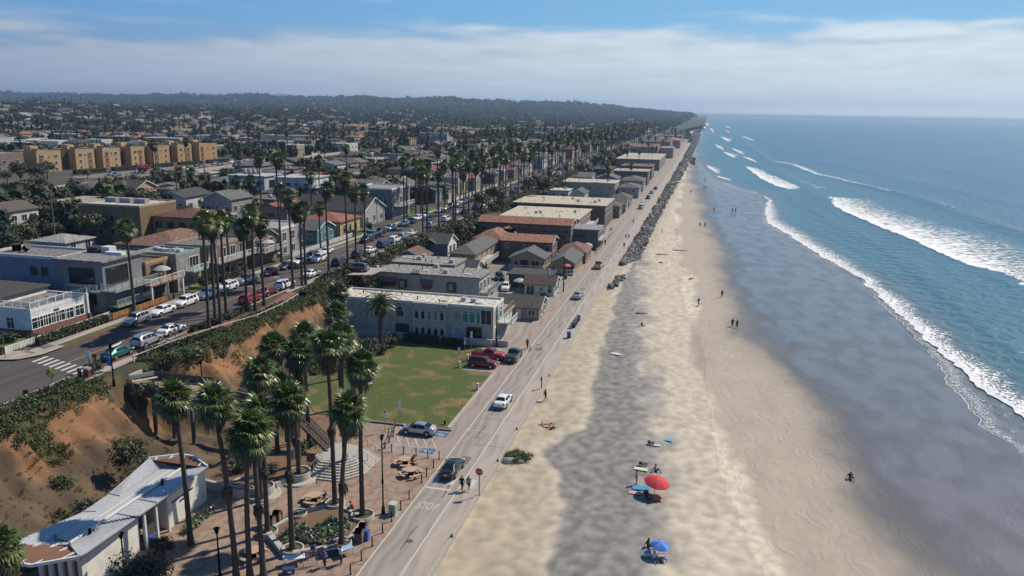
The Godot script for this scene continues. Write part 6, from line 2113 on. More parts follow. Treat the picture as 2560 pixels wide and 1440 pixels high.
	o=house("apartment_block", "rear tier of the grey block, its flat roof studded with vent pipes", "building", -69.6,-51.5,-168.2,-160.2,0,6.9,"slab", 0,paint(0.36,0.345,0.33),flat_top(0.31,0.295,0.26),wf)
	vents(o,7.18,16,8,3,4)
	windows(o,"e", 3.8,2,1.2,1.3,wf)
	# cottages by the beach road
	o=house("beach_cottage", "beige cottage with dark brown gable roof next to the arched building", "house", -38.2,-29.6,-153.4,-146.2,0,2.5,"x", 1.5,paint(0.27,0.235,0.205),shingle(0.085,0.075,0.066),wf)
	q=half(o)
	door(o,Vector3(0.2,0,q.y),0,0.95,2.05,paint(0.6,0.6,0.58))
	window(o,Vector3(2.8,0.9,q.y),0,1.3,1.1,wf); window(o,Vector3(-2.0,1.0,q.y),0,1.0,1.0,wf); window(o,Vector3(q.x,0.8,1.6),PI/2,1.5,1.2,wf); window(o,Vector3(q.x,0.8,-1.6),PI/2,1.5,1.2,wf)
	o=house("beach_cottage", "white cottage with brown roof and a sun ornament on its wall", "house", -37.3,-30.6,-173.0,-167.2,0,2.6,"x", 1.45,paint(0.55,0.52,0.47),shingle(0.105,0.075,0.065),wf)
	q=half(o)
	window(o,Vector3(-2.0,0.1,q.y),0,1.7,2.0,wf); window(o,Vector3(2.4,0.8,q.y),0,0.9,1.3,wf,"cross")
	var sunm:=MB.new()
	sunm.tube(Vector3.ZERO,Vector3(0,0,0.06),0.26,0.24,12)
	for k in 10:
		var a:=TAU*k/10.0
		sunm.tri(Vector3(cos(a-0.2)*0.25,sin(a-0.2)*0.25,0.03),Vector3(cos(a+0.2)*0.25,sin(a+0.2)*0.25,0.03),Vector3(cos(a)*0.6,sin(a)*0.6,0.03))
	part(o,"sun_ornament", sunm.mesh(),plain(0.2,0.13,0.09),Vector3(0.4,1.5,q.y+0.01))
	for k in 3: window(o,Vector3(q.x,0.8,1.8-1.8*k),PI/2,1.0,1.4,wf)
	o=house("garage_house", "low dark flat-roofed building behind the white cottage", "building", -42.6,-33.0,-181.0,-174.0,0,2.9,"slab", 0,paint(0.1,0.09,0.085),shingle(0.06,0.06,0.062),df)
	part(o,"chimney", shared_box(0.4,1.6,0.4),paint(0.5,0.48,0.45),Vector3(4.4,2.9,2.2))
	var yel:=paint(0.30,0.25,0.13)
	var greyr:=shingle(0.125,0.125,0.122)
	o=house("beach_cottage", "yellow cottage with grey hip roof and pink parasol on its porch", "house", -36.2,-30.2,-205.5,-192.8,0,3.0,"z", 1.6,yel,greyr,wf)
	q=half(o)
	window(o,Vector3(-2.3,0.9,q.y),0,0.9,1.4,wf,"cross"); window(o,Vector3(1.6,0.2,q.y),0,2.0,2.0,df)
	windows(o,"e", 0.9,4,1.3,1.4,wf)
	balcony(o,-1.5,q.x,q.y,q.y+1.9,0.4,plain(0.3,0.25,0.2),wf,null,"se", "porch")
	o=house("beach_cottage", "wide yellow cottage with grey hip roof and white porch rail", "house", -47.3,-38.4,-207.0,-195.0,0,3.2,"z", 1.9,yel,greyr,wf)
	q=half(o)
	window(o,Vector3(-3.0,0.9,q.y),0,1.1,1.5,wf,"cross"); window(o,Vector3(-0.9,0.4,q.y),0,1.9,2.0,df); window(o,Vector3(2.1,0.3,q.y),0,2.1,2.1,wf)
	windows(o,"e", 1.0,3,1.2,1.4,wf)
	balcony(o,-q.x,q.x,q.y,q.y+1.6,0.35,plain(0.25,0.22,0.18),wf,null,"se", "porch")
	vents(o,3.9,2,1.0,3.0,8)
	o=house("beach_cottage", "red-brown cottage with terracotta hip roof beside the road", "house", -36.8,-29.6,-218.0,-207.2,0,3.1,"hip", 1.8,paint(0.21,0.095,0.06),shingle(0.20,0.115,0.088),wf)
	windows(o,"e", 0.8,3,1.5,1.5,wf)
	o=house("tile_building", "two storey red-brown building with a terracotta tiled roof, nearer of the two", "building", -52.0,-38.2,-211.5,-203.8,0,5.9,"x", 1.3,paint(0.19,0.105,0.088),tile(0.44,0.225,0.15),wf)
	q=half(o)
	for p: Array in [[-5.4,3.9,0.9],[-0.6,4.3,0.5],[2.2,4.3,0.5],[5.8,3.7,0.9]]: window(o,Vector3(p[0],p[1],q.y),0,p[2],1.3 if p[2]>0.6 else 0.6,wf)
	windows(o,"e", 3.6,2,1.2,1.5,wf)
	o=house("tile_building", "long dark two storey motel with a terracotta tiled roof and rows of doors", "building", -64.6,-36.8,-233.0,-225.6,0,7.6,"x", 1.4,paint(0.115,0.085,0.072),tile(0.42,0.20,0.13),wf)
	windows(o,"s", 5.0,9,1.5,1.4,plain(0.36,0.33,0.3))
	windows(o,"s", 1.6,9,1.5,1.4,plain(0.3,0.28,0.26))
	balcony(o,-13.9,13.9,3.7,5.0,3.9,plain(0.1,0.08,0.07),plain(0.1,0.08,0.07),null,"s", "walkway")
	windows(o,"e", 4.8,2,1.4,1.6,wf)
	o=house("tile_building", "terracotta hip-roofed house with a small tiled turret beside the motel", "house", -61.0,-52.6,-222.0,-208.0,0,5.4,"hip", 1.9,paint(0.2,0.11,0.085),tile(0.34,0.16,0.11),wf)
	var tr:=MB.new()
	tr.tube(Vector3(3.2,5.0,-4.5),Vector3(3.2,6.9,-4.5),1.3,1.3,8); tr.tube(Vector3(3.2,6.9,-4.5),Vector3(3.2,7.6,-4.5),1.9,0.05,8)
	part(o,"turret", tr.mesh(),tile(0.4,0.25,0.18))
	windows(o,"e", 3.2,2,1.0,1.2,wf)
	# grey-blue gabled house, brown-roofed house, balcony house
	o=house("gabled_house", "grey-blue gabled house with white gable window and pale blue balcony", "house", -69.2,-61.4,-193.0,-185.6,0,7.2,"x", 1.9,paint(0.15,0.16,0.19),shingle(0.075,0.078,0.08),wf)
	q=half(o)
	part(o,"gable_front", gable_walls(0.06,3.6,2.9,1.7,"x"),white,Vector3(q.x+0.05,4.2,0))
	window(o,Vector3(q.x+0.1,4.6,1.5),PI/2,1.5,1.9,wf); window(o,Vector3(q.x+0.1,4.6,-1.5),PI/2,1.5,1.9,wf)
	balcony(o,q.x,q.x+2.8,-q.y,q.y,4.0,plain(0.35,0.4,0.42),plain(0.34,0.42,0.45),null,"se")
	part(o,"front_gable", roof_mesh(2.6,2.0,7.2,1.4,"z", 0.4),shingle(0.075,0.078,0.08),Vector3(-1.6,0,2.2))
	window(o,Vector3(1.2,2.6,q.y),0,0.6,0.6,df)
	o=house("brown_roof_house", "low house with a plain brown hip roof and white chimney behind the grey block", "house", -69.0,-61.8,-175.0,-169.0,0,6.6,"z", 1.6,paint(0.3,0.28,0.27),shingle(0.155,0.098,0.07),wf)
	q=half(o)
	part(o,"chimney", shared_box(0.7,2.6,0.9),paint(0.5,0.48,0.44),Vector3(-q.x-0.4,6.6,1.0))
	window(o,Vector3(-1.4,4.3,q.y),0,1.2,1.4,df); windows(o,"e", 4.2,2,1.2,1.3,wf)
	o=house("balcony_house", "two storey house with grey hip roof, yellow wall and long white balcony", "house", -60.0,-53.6,-206.0,-183.5,0,5.3,"hip", 1.8,yel,greyr,wf)
	q=half(o)
	balcony(o,q.x,q.x+2.6,-2.0,9.5,3.0,plain(0.4,0.38,0.34),wf,null,"se")
	windows(o,"e", 3.3,5,1.2,1.6,wf)
	vents(o,6.0,3,1.5,5,6)
	o=house("small_gable_house", "small dark-roofed house with a white gable behind the flat grey block", "house", -57.0,-50.6,-180.0,-173.5,0,3.7,"x", 1.5,paint(0.5,0.49,0.46),shingle(0.07,0.068,0.066),wf)
	windows(o,"e", 1.6,1,1.7,1.5,wf)
	# large flat roofs farther up
	o=house("flat_roof_building", "broad building with a stained cream flat roof, nearer of two by the tiled motel", "building", -63.0,-37.6,-272.0,-244.0,0,6.8,"slab", 0,paint(0.2,0.17,0.15),cream,wf)
	vents(o,7.1,14,10,11,14)
	windows(o,"e", 3.6,5,2.2,1.8,wf); windows(o,"s", 3.6,5,1.6,1.5,wf)
	balcony(o,half(o).x,half(o).x+3.0,-12,12,3.2,plain(0.4,0.38,0.35),wf,null,"se")
	o=house("flat_roof_building", "broad building with a cream flat roof and dark openings, farther of two", "building", -66.0,-33.0,-300.0,-275.0,0,7.8,"slab", 0,paint(0.12,0.1,0.09),flat_top(0.57,0.50,0.39),wf)
	vents(o,8.1,16,13,10,15)
	windows(o,"s", 4.4,8,1.8,1.8,df); windows(o,"e", 4.2,5,2.4,1.9,wf)
	o=house("blue_house", "slate blue flat-roofed house with white sea balcony", "house", -37.4,-29.4,-240.5,-230.5,0,5.8,"slab", 0,paint(0.085,0.1,0.125),flat_top(0.3,0.31,0.3),wf)
	q=half(o)
	window(o,Vector3(-1.0,3.4,q.y),0,2.2,1.0,plain(0.2,0.11,0.09)); windows(o,"e", 3.2,3,2.0,1.8,wf)
	balcony(o,q.x,q.x+1.6,-q.y,q.y,2.9,plain(0.4,0.4,0.38),wf,null,"se")
	# [x0 x1 z0 z1 h roof rise wall top label]
	var more:=[
		[-36.4,-30.2,-254,-246,3.2,"hip", 1.5,[0.3,0.28,0.25],shingle(0.13,0.12,0.11),"small grey-roofed cottage between the blue house and the cream roofs"],
		[-47.0,-31.0,-315,-304,4.6,"hip", 2.0,[0.2,0.17,0.14],shingle(0.13,0.10,0.085),"brown hip-roofed house just past the cream flat roofs"],
		[-66.0,-50.0,-316,-305,4.4,"x", 1.7,[0.24,0.2,0.17],shingle(0.12,0.095,0.08),"brown gabled house inland of the brown hip-roofed one"],
		[-40.0,-30.0,-330,-319,3.6,"x", 1.8,[0.34,0.33,0.3],shingle(0.11,0.115,0.11),"grey gabled cottage by the road with white trim, nearest to the long tan block"],
		[-66.0,-57.5,-352,-342,6.0,"slab", 0,[0.5,0.5,0.48],flat_top(0.62,0.6,0.55),"small white box house with a pale flat roof under the slope"],
		[-56.0,-50.0,-352,-340,5.4,"z", 1.6,[0.46,0.45,0.43],shingle(0.12,0.105,0.095),"narrow white gabled house beside the white box house"],
		[-38.0,-30.0,-348,-335,4.4,"hip", 1.8,[0.26,0.23,0.2],shingle(0.12,0.11,0.1),"grey-brown hip-roofed house by the road before the long tan block"],
		[-69.0,-41.0,-396,-377,6.8,"slab", 0,[0.31,0.285,0.255],flat_top(0.56,0.51,0.41),"long tan block with a pale flat roof and few windows"],
		[-39.5,-30.0,-396,-380,5.0,"hip", 1.6,[0.28,0.27,0.26],shingle(0.12,0.125,0.125),"grey hip-roofed house with teal windows at the sea end of the tan block"],
		[-68.0,-58.0,-432,-418,6.0,"x", 2.2,[0.36,0.36,0.35],shingle(0.14,0.14,0.145),"pale grey gabled house near the foot of the slope"],
		[-56.0,-44.0,-430,-416,6.0,"z", 2.2,[0.2,0.2,0.21],shingle(0.13,0.13,0.137),"grey gabled house with a broad front gable"],
		[-42.0,-30.5,-432,-412,5.6,"hip", 1.8,[0.25,0.22,0.2],shingle(0.13,0.12,0.115),"low hip-roofed house at the road next to the grey gables"],
		[-50.0,-31.0,-470,-450,7.6,"slab", 0,[0.1,0.08,0.07],flat_top(0.45,0.41,0.34),"dark brown flat-roofed block with white edge, nearest of the far row"],
		[-50.0,-31.5,-516,-490,7.8,"slab", 0,[0.13,0.095,0.08],flat_top(0.17,0.115,0.09),"dark brown block with light slats across its roof"],
		[-69.0,-54.0,-500,-470,6.8,"slab", 0,[0.1,0.09,0.09],shingle(0.06,0.058,0.06),"black-roofed block inland of the brown flat roofs"],
		[-62.0,-31.5,-655,-570,7.6,"slab", 0,[0.18,0.16,0.15],flat_top(0.50,0.45,0.37),"very broad building with a sandy flat roof at the far end of the road"],
		[-70.0,-42.0,-760,-720,10.0,"x", 2.4,[0.28,0.22,0.21],tile(0.22,0.13,0.10),"pinkish three storey house with a brown roof past the sandy flat roof"],
		[-40.0,-29.0,-770,-735,9.0,"slab", 0,[0.3,0.28,0.26],flat_top(0.36,0.32,0.27),"grey-beige block at the sea end of the pinkish house"],
		[-66.0,-36.0,-880,-830,11.0,"x", 3.0,[0.24,0.2,0.19],shingle(0.1,0.08,0.08),"brown shingled hotel with a long dark roof far up the shore"],
		[-62.0,-30.0,-1010,-950,9.0,"hip", 3.5,[0.3,0.26,0.24],tile(0.42,0.2,0.13),"large villa with an orange tiled roof near the end of the shore road"],
		[-58.0,-34.0,-1180,-1120,9.0,"slab", 0,[0.17,0.12,0.115],flat_top(0.3,0.15,0.12),"tall reddish apartment house above the far rocks"],
	]
	for m: Array in more:
		o=house("shore_house", m[9],"house", m[0],m[1],m[2],m[3],0,m[4],m[5],m[6],paint(m[7][0],m[7][1],m[7][2]),m[8],wf)
		var n:=int(clampf(absf(m[1]-m[0])/4.0,2,6))
		windows(o,"s", m[4]*0.55,n,1.4,1.3,wf); windows(o,"e", m[4]*0.5,int(clampf(absf(m[3]-m[2])/5.0,2,5)),1.8,1.5,wf)
		if m[5]=="slab": vents(o,m[4]+0.28,6,half(o).x*0.8,half(o).y*0.8,int(-m[2]))
	umbrella("parasol", "pink parasol on the porch of the yellow cottage", Vector3(-32.0,0.4,-191.6),1.15,2.4,lin(0.55,0.10,0.14))
	umbrella("parasol", "tan parasol on the terrace behind the terracotta cottage", Vector3(-31.2,0,-222.0),1.5,3.4,lin(0.4,0.33,0.25))
	umbrella("parasol", "white market parasol in the yard beside the white cottage", Vector3(-39.4,0,-171.6),1.5,2.7,lin(0.42,0.42,0.4))
func street_houses() -> void:
	var wf:=plain(0.68,0.68,0.66,0.5)
	var df:=plain(0.045,0.045,0.048,0.6)
	var white:=paint(0.66,0.66,0.65)
	var gpan:=mat("rail_glass", Color(0.5,0.6,0.6,0.25),0.05)
	gpan.transparency=BaseMaterial3D.TRANSPARENCY_ALPHA
	var g:=UPPER
	# corner house with the white bay and roof terrace
	var o:=house("corner_house", "grey and white corner house with white roof terrace and big bay windows", "house", -97.5,-90.0,-98.4,-87.6,g,3.5,"flat", 0,white,flat_top(0.3,0.29,0.27),white)
	var q:=half(o)
	part(o,"brick_base", shared_box(q.x*2+0.24,0.85,q.y*2+0.24),mat("brick", lin(0.22,0.1,0.075),0.9,"pavers", 0.5))
	windows(o,"e", 1.05,4,1.9,1.5,wf,"cross", -0.95,0.1); window(o,Vector3(q.x,1.0,-3.4),PI/2,1.6,1.5,wf,"cross"); window(o,Vector3(q.x,1.0,-1.4),PI/2,1.6,1.5,wf,"cross")
	windows(o,"s", 1.0,2,1.2,1.5,wf,"cross", -1.0,0.4)
	railing(part(o,"terrace_floor", shared_box(q.x*1.9,0.06,q.y*1.9),flat_top(0.26,0.25,0.24),Vector3(0,3.53,0)),Vector3(q.x-0.1,0.3,q.y-0.1),Vector3(q.x-0.1,0.3,-q.y+0.1),1.0,wf,gpan)
	railing(part(o,"terrace_edge", shared_box(q.x*1.9,0.06,0.2),white,Vector3(0,3.88,q.y-0.1)),Vector3(-q.x,0,0),Vector3(q.x-0.1,0,0),1.0,wf,gpan)
	door(o,Vector3(q.x,0.9,0.9),PI/2,0.95,2.1,df)
	var o2:=house("rear_house", "dark-roofed rear part of the grey corner house with a roof well", "house", -109.0,-97.6,-99.0,-88.0,g,4.6,"hip", 1.3,paint(0.2,0.21,0.21),shingle(0.055,0.055,0.055),wf)
	windows(o2,"s", 1.2,3,1.0,1.6,wf,"cross")
	for k in 3: single("terrace_chair", leafy_box(0.8),plain(0.4,0.38,0.35),["pale lounge chair on the white roof terrace, left one", "pale lounge chair on the white roof terrace, middle one", "pale lounge chair on the white roof terrace, right one"][k],"chair", Vector3(-92.0,g+3.9,-90.0-2.6*k),0.5*k)
	# modern grey house
	o=house("modern_house", "long grey-blue flat-roofed house end with roof machinery, left of the modern terrace house", "house", -113.0,-98.8,-110.5,-102.4,g,7.9,"flat", 0,paint(0.17,0.19,0.26),flat_top(0.21,0.2,0.19),plain(0.5,0.5,0.52))
	q=half(o)
	window(o,Vector3(2.4,5.2,q.y),0,1.1,1.2,df); window(o,Vector3(4.5,5.2,q.y),0,1.1,1.2,df); window(o,Vector3(4.2,1.4,q.y),0,2.2,2.0,df)
	var ac:=MB.new()
	ac.tube(Vector3(-4.6,8.0,0),Vector3(-4.6,9.1,0),0.7,0.7,12); ac.tube(Vector3(-2.9,8.4,0),Vector3(-2.1,8.9,0.2),0.5,0.5,12)
	part(o,"roof_fan", ac.mesh(),plain(0.06,0.06,0.06))
	o=house("modern_house", "modern grey three level house with glass-railed terraces over the street", "house", -98.7,-90.2,-111.0,-102.0,g,7.9,"slab", 0,paint(0.19,0.195,0.21),flat_top(0.25,0.245,0.235),wf)
	q=half(o)
	window(o,Vector3(0.4,4.2,q.y),0,4.6,2.6,df); window(o,Vector3(q.x,4.2,1.4),PI/2,4.8,2.6,df); window(o,Vector3(-1.5,0.9,q.y),0,1.4,1.8,df); window(o,Vector3(2.0,1.2,q.y),0,1.3,1.5,df)
	balcony(o,q.x,q.x+2.6,-q.y,q.y+0.6,3.6,paint(0.3,0.31,0.32),plain(0.3,0.32,0.32),gpan,"se")
	balcony(o,-1.5,q.x,q.y,q.y+1.5,3.6,paint(0.3,0.31,0.32),plain(0.3,0.32,0.32),gpan,"s")
	balcony(o,q.x,q.x+1.9,-q.y,q.y-0.4,0.9,paint(0.3,0.3,0.3),plain(0.3,0.32,0.32),gpan,"se", "lower_terrace")
	part(o,"hot_tub", shared_box(2.0,0.9,2.0),plain(0.03,0.03,0.035),Vector3(-2.4,8.18,-2.2))
	part(o,"roof_cabinet", shared_box(1.6,1.0,1.6),plain(0.5,0.5,0.5),Vector3(-0.2,8.18,-2.4))
	part(o,"roof_lounger", shared_box(3.2,0.45,1.0),plain(0.6,0.62,0.63),Vector3(2.2,8.18,-1.0))
	# neighbours up the street
	o=house("white_balcony_house", "house with brown siding, white columned balcony and a grey parasol", "house", -97.0,-89.8,-117.0,-111.3,g,6.0,"flat", 0,paint(0.22,0.14,0.1),flat_top(0.16,0.11,0.095),paint(0.4,0.24,0.1))
	q=half(o)
	balcony(o,q.x,q.x+3.1,-q.y,q.y+3.0,3.1,paint(0.3,0.15,0.09),wf,null,"se")
	for k in 3: part(o,"column", shared_box(0.24,2.9,0.24),wf,Vector3(q.x+2.9,0,-q.y+0.3+4.0*k))
	window(o,Vector3(q.x,3.4,0),PI/2,3.0,2.1,df); window(o,Vector3(q.x,0.3,0),PI/2,2.6,2.2,df)
	umbrella("parasol", "grey parasol on the white columned balcony", Vector3(-88.3,g+3.1,-113.4),1.5,2.4,lin(0.34,0.34,0.33))
	o=house("green_trim_house", "grey house with sea-green upper bay and a crowded roof deck", "house", -97.0,-88.6,-124.4,-117.6,g,6.4,"flat", 0,paint(0.24,0.23,0.21),flat_top(0.28,0.27,0.25),paint(0.2,0.33,0.28))
	q=half(o)
	balcony(o,q.x,q.x+1.6,-q.y,q.y-2.5,3.2,paint(0.22,0.34,0.3),wf,null,"se")
	window(o,Vector3(0.8,3.6,q.y),0,3.2,2.2,df); window(o,Vector3(q.x,3.5,-1.5),PI/2,2.6,2.0,wf)
	for k in 5: part(o,"deck_furniture", shared_box(1.2,0.5,0.7),plain(0.45,0.45,0.44),Vector3(-2.6+1.3*k,6.45,-0.6+0.5*(k % 3)),0.4*k)
	o=house("arched_house", "brown two storey house with arched ground floor openings and white balcony", "house", -98.0,-89.0,-140.0,-127.5,g,6.2,"flat", 0,paint(0.17,0.13,0.105),flat_top(0.2,0.18,0.16),paint(0.3,0.25,0.2))
	q=half(o)
	for k in 3: window(o,Vector3(q.x,0.2,4.2-4.0*k),PI/2,1.8,2.4,paint(0.3,0.24,0.19),"arch")
	window(o,Vector3(0.6,0.4,q.y),0,1.6,2.2,paint(0.3,0.24,0.19),"arch")
	balcony(o,q.x,q.x+2.2,-q.y,q.y,3.3,paint(0.24,0.2,0.17),wf,null,"se")
	windows(o,"e", 3.5,4,1.6,1.9,wf)
	o=house("gable_deck_house", "brown gabled house with sunshades on its upper deck", "house", -99.0,-88.6,-151.0,-142.0,g,5.4,"x", 2.2,paint(0.17,0.12,0.095),shingle(0.105,0.075,0.062),paint(0.45,0.33,0.25))
	q=half(o)
	balcony(o,q.x,q.x+2.6,-q.y,q.y,2.9,paint(0.25,0.2,0.17),wf,gpan,"se")
	windows(o,"e", 3.2,2,1.8,1.9,wf)
	umbrella("parasol", "cream parasol on the upper deck of the brown gabled house", Vector3(-87.4,g+2.9,-145.2),1.7,2.4,lin(0.45,0.4,0.33))
	umbrella("parasol", "straw-coloured parasol at street level below the brown gabled house", Vector3(-87.2,g,-148.6),1.3,2.3,lin(0.42,0.34,0.2))
	o=house("grey_white_house", "grey flat-roofed house with white upper storey and picket yard", "house", -99.0,-88.8,-164.0,-153.0,g,6.0,"flat", 0,paint(0.28,0.27,0.265),flat_top(0.36,0.34,0.32),wf)
	windows(o,"e", 3.3,3,1.5,1.8,wf); windows(o,"s", 3.5,2,1.3,1.4,wf); windows(o,"e", 0.5,3,1.4,1.6,wf)
	o=house("teal_cottage", "small teal cottage with white barge boards on its street gable", "house", -97.0,-89.4,-180.0,-171.0,g,3.3,"x", 1.8,paint(0.07,0.19,0.2),shingle(0.12,0.12,0.125),wf)
	windows(o,"e", 0.9,3,1.2,1.5,wf); windows(o,"s", 0.9,2,1.2,1.3,wf)
	o=house("red_tile_house", "yellow stucco house with faded red tiled roofs and an arched porch", "house", -102.0,-89.6,-196.0,-184.0,g,3.6,"hip", 1.7,paint(0.42,0.33,0.15),tile(0.36,0.125,0.09),paint(0.5,0.4,0.2))
	q=half(o)
	for k in 3: window(o,Vector3(q.x,0.3,3.6-3.4*k),PI/2,1.5,2.2,paint(0.5,0.42,0.25),"arch")
	windows(o,"s", 1.0,3,1.1,1.3,wf)
	o=house("dark_gable_house", "large house with a steep black gable roof and white porch", "house", -112.0,-90.4,-215.0,-200.0,g,4.2,"x", 3.2,paint(0.32,0.31,0.3),shingle(0.045,0.045,0.048),wf)
	windows(o,"e", 0.8,3,1.5,1.7,wf); windows(o,"s", 1.2,4,1.2,1.4,wf)
	o=house("grey_block_house", "grey three storey house with white framed sea balconies", "house", -102.0,-89.4,-233.0,-218.5,g,8.6,"flat", 0,paint(0.19,0.19,0.2),flat_top(0.3,0.29,0.28),wf)
	windows(o,"e", 4.2,3,2.0,1.9,wf); windows(o,"e", 1.0,3,2.0,1.9,wf); windows(o,"s", 4.6,3,1.2,1.4,wf)
	balcony(o,half(o).x,half(o).x+2.0,-6,6,3.6,plain(0.3,0.3,0.3),wf,null,"se")
	# second row
	o=house("tan_gable_house", "tan house with a red roof and plain gable towards the camera", "house", -121.5,-111.0,-212.0,-195.5,g,4.0,"z", 1.8,paint(0.30,0.235,0.15),tile(0.34,0.10,0.075),paint(0.2,0.16,0.12))
	window(o,Vector3(0,2.2,half(o).y),0,2.4,1.0,df)
	o=house("brown_tile_house", "house with weathered brown-pink tiled hip roofs behind the roof decks", "house", -113.0,-99.5,-150.0,-132.0,g,5.0,"hip", 1.9,paint(0.23,0.18,0.15),tile(0.27,0.15,0.11),wf)
	windows(o,"s", 2.8,4,1.1,1.4,wf); windows(o,"e", 2.8,4,1.1,1.4,wf)
	o=house("olive_block", "olive-brown three storey block with a flat white roof and roof boxes", "building", -141.0,-124.5,-167.0,-154.0,g,9.2,"flat", 0,paint(0.175,0.125,0.065),flat_top(0.55,0.54,0.5),paint(0.35,0.28,0.17))
	q=half(o)
	for r in 2:
		for x: float in [-2.6,0.6,5.4]: window(o,Vector3(x,5.6-3.1*r,q.y),0,1.5 if x>1.0 else 1.1,1.4,plain(0.4,0.38,0.33))
	for k in 3: part(o,"roof_box", shared_box(3.0,1.0,1.8),plain(0.26,0.25,0.25),Vector3(-4.6+4.0*k,9.3,-0.5))
	o=house("orange_balcony_wing", "wing with a dark red roof and orange-yellow balcony walls beside the olive block", "building", -124.4,-112.0,-170.0,-158.0,g,6.8,"hip", 1.5,paint(0.32,0.2,0.075),tile(0.2,0.075,0.06),wf)
	q=half(o)
	for k in 2: part(o,"balcony_wall", shared_box(q.x*1.7,1.1,0.2),paint(0.42,0.26,0.09),Vector3(1.2,3.2-2.9*k,q.y+1.5))
	part(o,"balcony_floor", shared_box(q.x*1.7,0.2,1.5),paint(0.3,0.2,0.1),Vector3(1.2,3.0,q.y+0.75))
	windows(o,"s", 3.6,4,1.5,1.9,df)
	o=house("white_cottage", "small white cottage with a pale hip roof below the utility pole", "house", -142.0,-133.0,-149.0,-140.5,g,2.7,"hip", 1.2,paint(0.4,0.41,0.45),flat_top(0.34,0.34,0.33),wf)
	windows(o,"s", 0.9,3,0.9,1.1,wf); windows(o,"e", 0.6,2,1.4,1.7,wf)
	o=house("blue_flat_house", "low blue-grey house with a wide pale flat roof by the dark trees", "house", -187.0,-163.0,-207.0,-190.0,g,3.8,"slab", 0,paint(0.13,0.155,0.2),flat_top(0.36,0.33,0.29),wf)
	windows(o,"e", 0.8,4,1.6,1.9,wf)
	o=house("tall_white_house", "modern white house with dark glass front, left of the pair", "house", -157.0,-143.5,-250.0,-239.0,g,9.0,"slab", 0,paint(0.42,0.44,0.5),flat_top(0.5,0.5,0.5),white)
	q=half(o)
	window(o,Vector3(1.0,1.4,q.y),0,8.5,2.8,df); windows(o,"s", 6.6,4,1.6,0.7,df); window(o,Vector3(q.x,5.2,0),PI/2,5.0,2.4,df)
	for k in 4: part(o,"roof_chimney", shared_box(1.2,1.8,1.2),paint(0.4,0.4,0.38),Vector3(-4.5+1.8*k,9.2,-1.0))
	o=house("tall_white_house", "modern white house with green-glass sea windows, right of the pair", "house", -139.0,-126.0,-251.0,-238.0,g,9.0,"slab", 0,paint(0.5,0.52,0.56),flat_top(0.52,0.52,0.52),white)
	q=half(o)
	window(o,Vector3(-1.5,1.4,q.y),0,5.0,3.4,df); windows(o,"s", 6.6,4,1.5,0.7,df)
	var gg:=mat("green_glass", lin(0.02,0.09,0.075),0.1)
	windows(o,"e", 4.6,2,3.2,2.0,wf,"", -1,1,gg); windows(o,"e", 1.4,2,2.2,1.6,wf,"", -1,1,gg)
	balcony(o,q.x,q.x+2.0,-q.y,q.y,6.2,white,wf,gpan,"se")
	# orange apartments by the railway
	var stops:=[[-314,-327],[-335,-346],[-351,-362],[-369,-378],[-384,-396],[-402,-413],[-419,-434]]
	var acc:=[[0.22,0.13,0.05],[0.2,0.12,0.05],[0.34,0.07,0.04],[0.33,0.07,0.04],[0.2,0.12,0.05],[0.2,0.12,0.05],[0.32,0.07,0.04]]
	for k in stops.size():
		var z0: float=stops[k][1]
		var z1: float=stops[k][0]
		var xf:=-307.0+16.0*(-314.0-(z0+z1)/2)/120.0
		var col:=[0.44,0.29,0.135] if k<4 else [0.42,0.26,0.115]
		o=house("apartment_house", "%s apartment house by the railway, %s from the near end" % [["orange-tan", "orange-tan", "red-striped orange", "red-striped orange", "pale orange", "pale orange", "red-edged orange"][k],["first", "second", "third", "fourth", "fifth", "sixth", "seventh and last"][k]],"apartment house", xf-16,xf,z0,z1,g-1.5,11.0,"flat", 0,paint(col[0],col[1],col[2]),flat_top(0.3,0.25,0.2),paint(0.4,0.29,0.17),"orange apartment houses by the railway", deg_to_rad(-7.6))
		q=half(o)
		var am:=paint(acc[k][0],acc[k][1],acc[k][2])
		var first:=1.0 if k % 2==0 else -1.0
		part(o,"accent_strip", shared_box(0.12,8.4,2.4),am,Vector3(q.x+0.02,1.2,first*(q.y-2.6)))
		for r in 3:
			window(o,Vector3(q.x+0.1,1.6+3.1*r,first*(q.y-2.6)),PI/2,1.6,1.5,wf)
			window(o,Vector3(q.x,1.6+3.1*r,-first*(q.y-2.8)),PI/2,1.7 if r==2 else 1.1,1.4,wf)
		window(o,Vector3(q.x,7.8,0),PI/2,0.7,1.4,wf)
		part(o,"plinth", shared_box(0.3,1.4,q.y*2),paint(0.28,0.28,0.27),Vector3(q.x,0,0))
		for j in 3: part(o,"roof_terrace_screen", shared_box(2.4,1.2,0.2),paint(0.3,0.19,0.1),Vector3(q.x-3.0-4.0*j,11.0,q.y-2.5-1.5*j))
		part(o,"roof_stair_house", shared_box(4.5,2.2,4.0),paint(0.45,0.31,0.16),Vector3(-3.5,11.0,0))
		if k<6:
			var dark:=[[0.065,0.042,0.032],[0.24,0.16,0.085],[0.11,0.022,0.02],[0.22,0.15,0.08],[0.065,0.042,0.032],[0.22,0.14,0.075]][k] as Array  # recess walls darker than the facades; their shade is put into the colour
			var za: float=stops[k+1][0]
			var link:=house("apartment_link", "%s recessed stair wing between the %s and %s orange apartment houses" % [["dark brown", "shaded tan", "maroon", "shaded tan", "dark brown", "shaded tan"][k],["first", "second", "third", "fourth", "fifth", "sixth"][k],["second", "third", "fourth", "fifth", "sixth", "seventh"][k]],"apartment house", xf-15,xf-3.5,za+0.3,z0-0.3,g-1.5,10.4,"flat", 0,paint(dark[0],dark[1],dark[2]),flat_top(0.25,0.2,0.16),paint(dark[0]*1.3,dark[1]*1.3,dark[2]*1.3),"", deg_to_rad(-7.6))
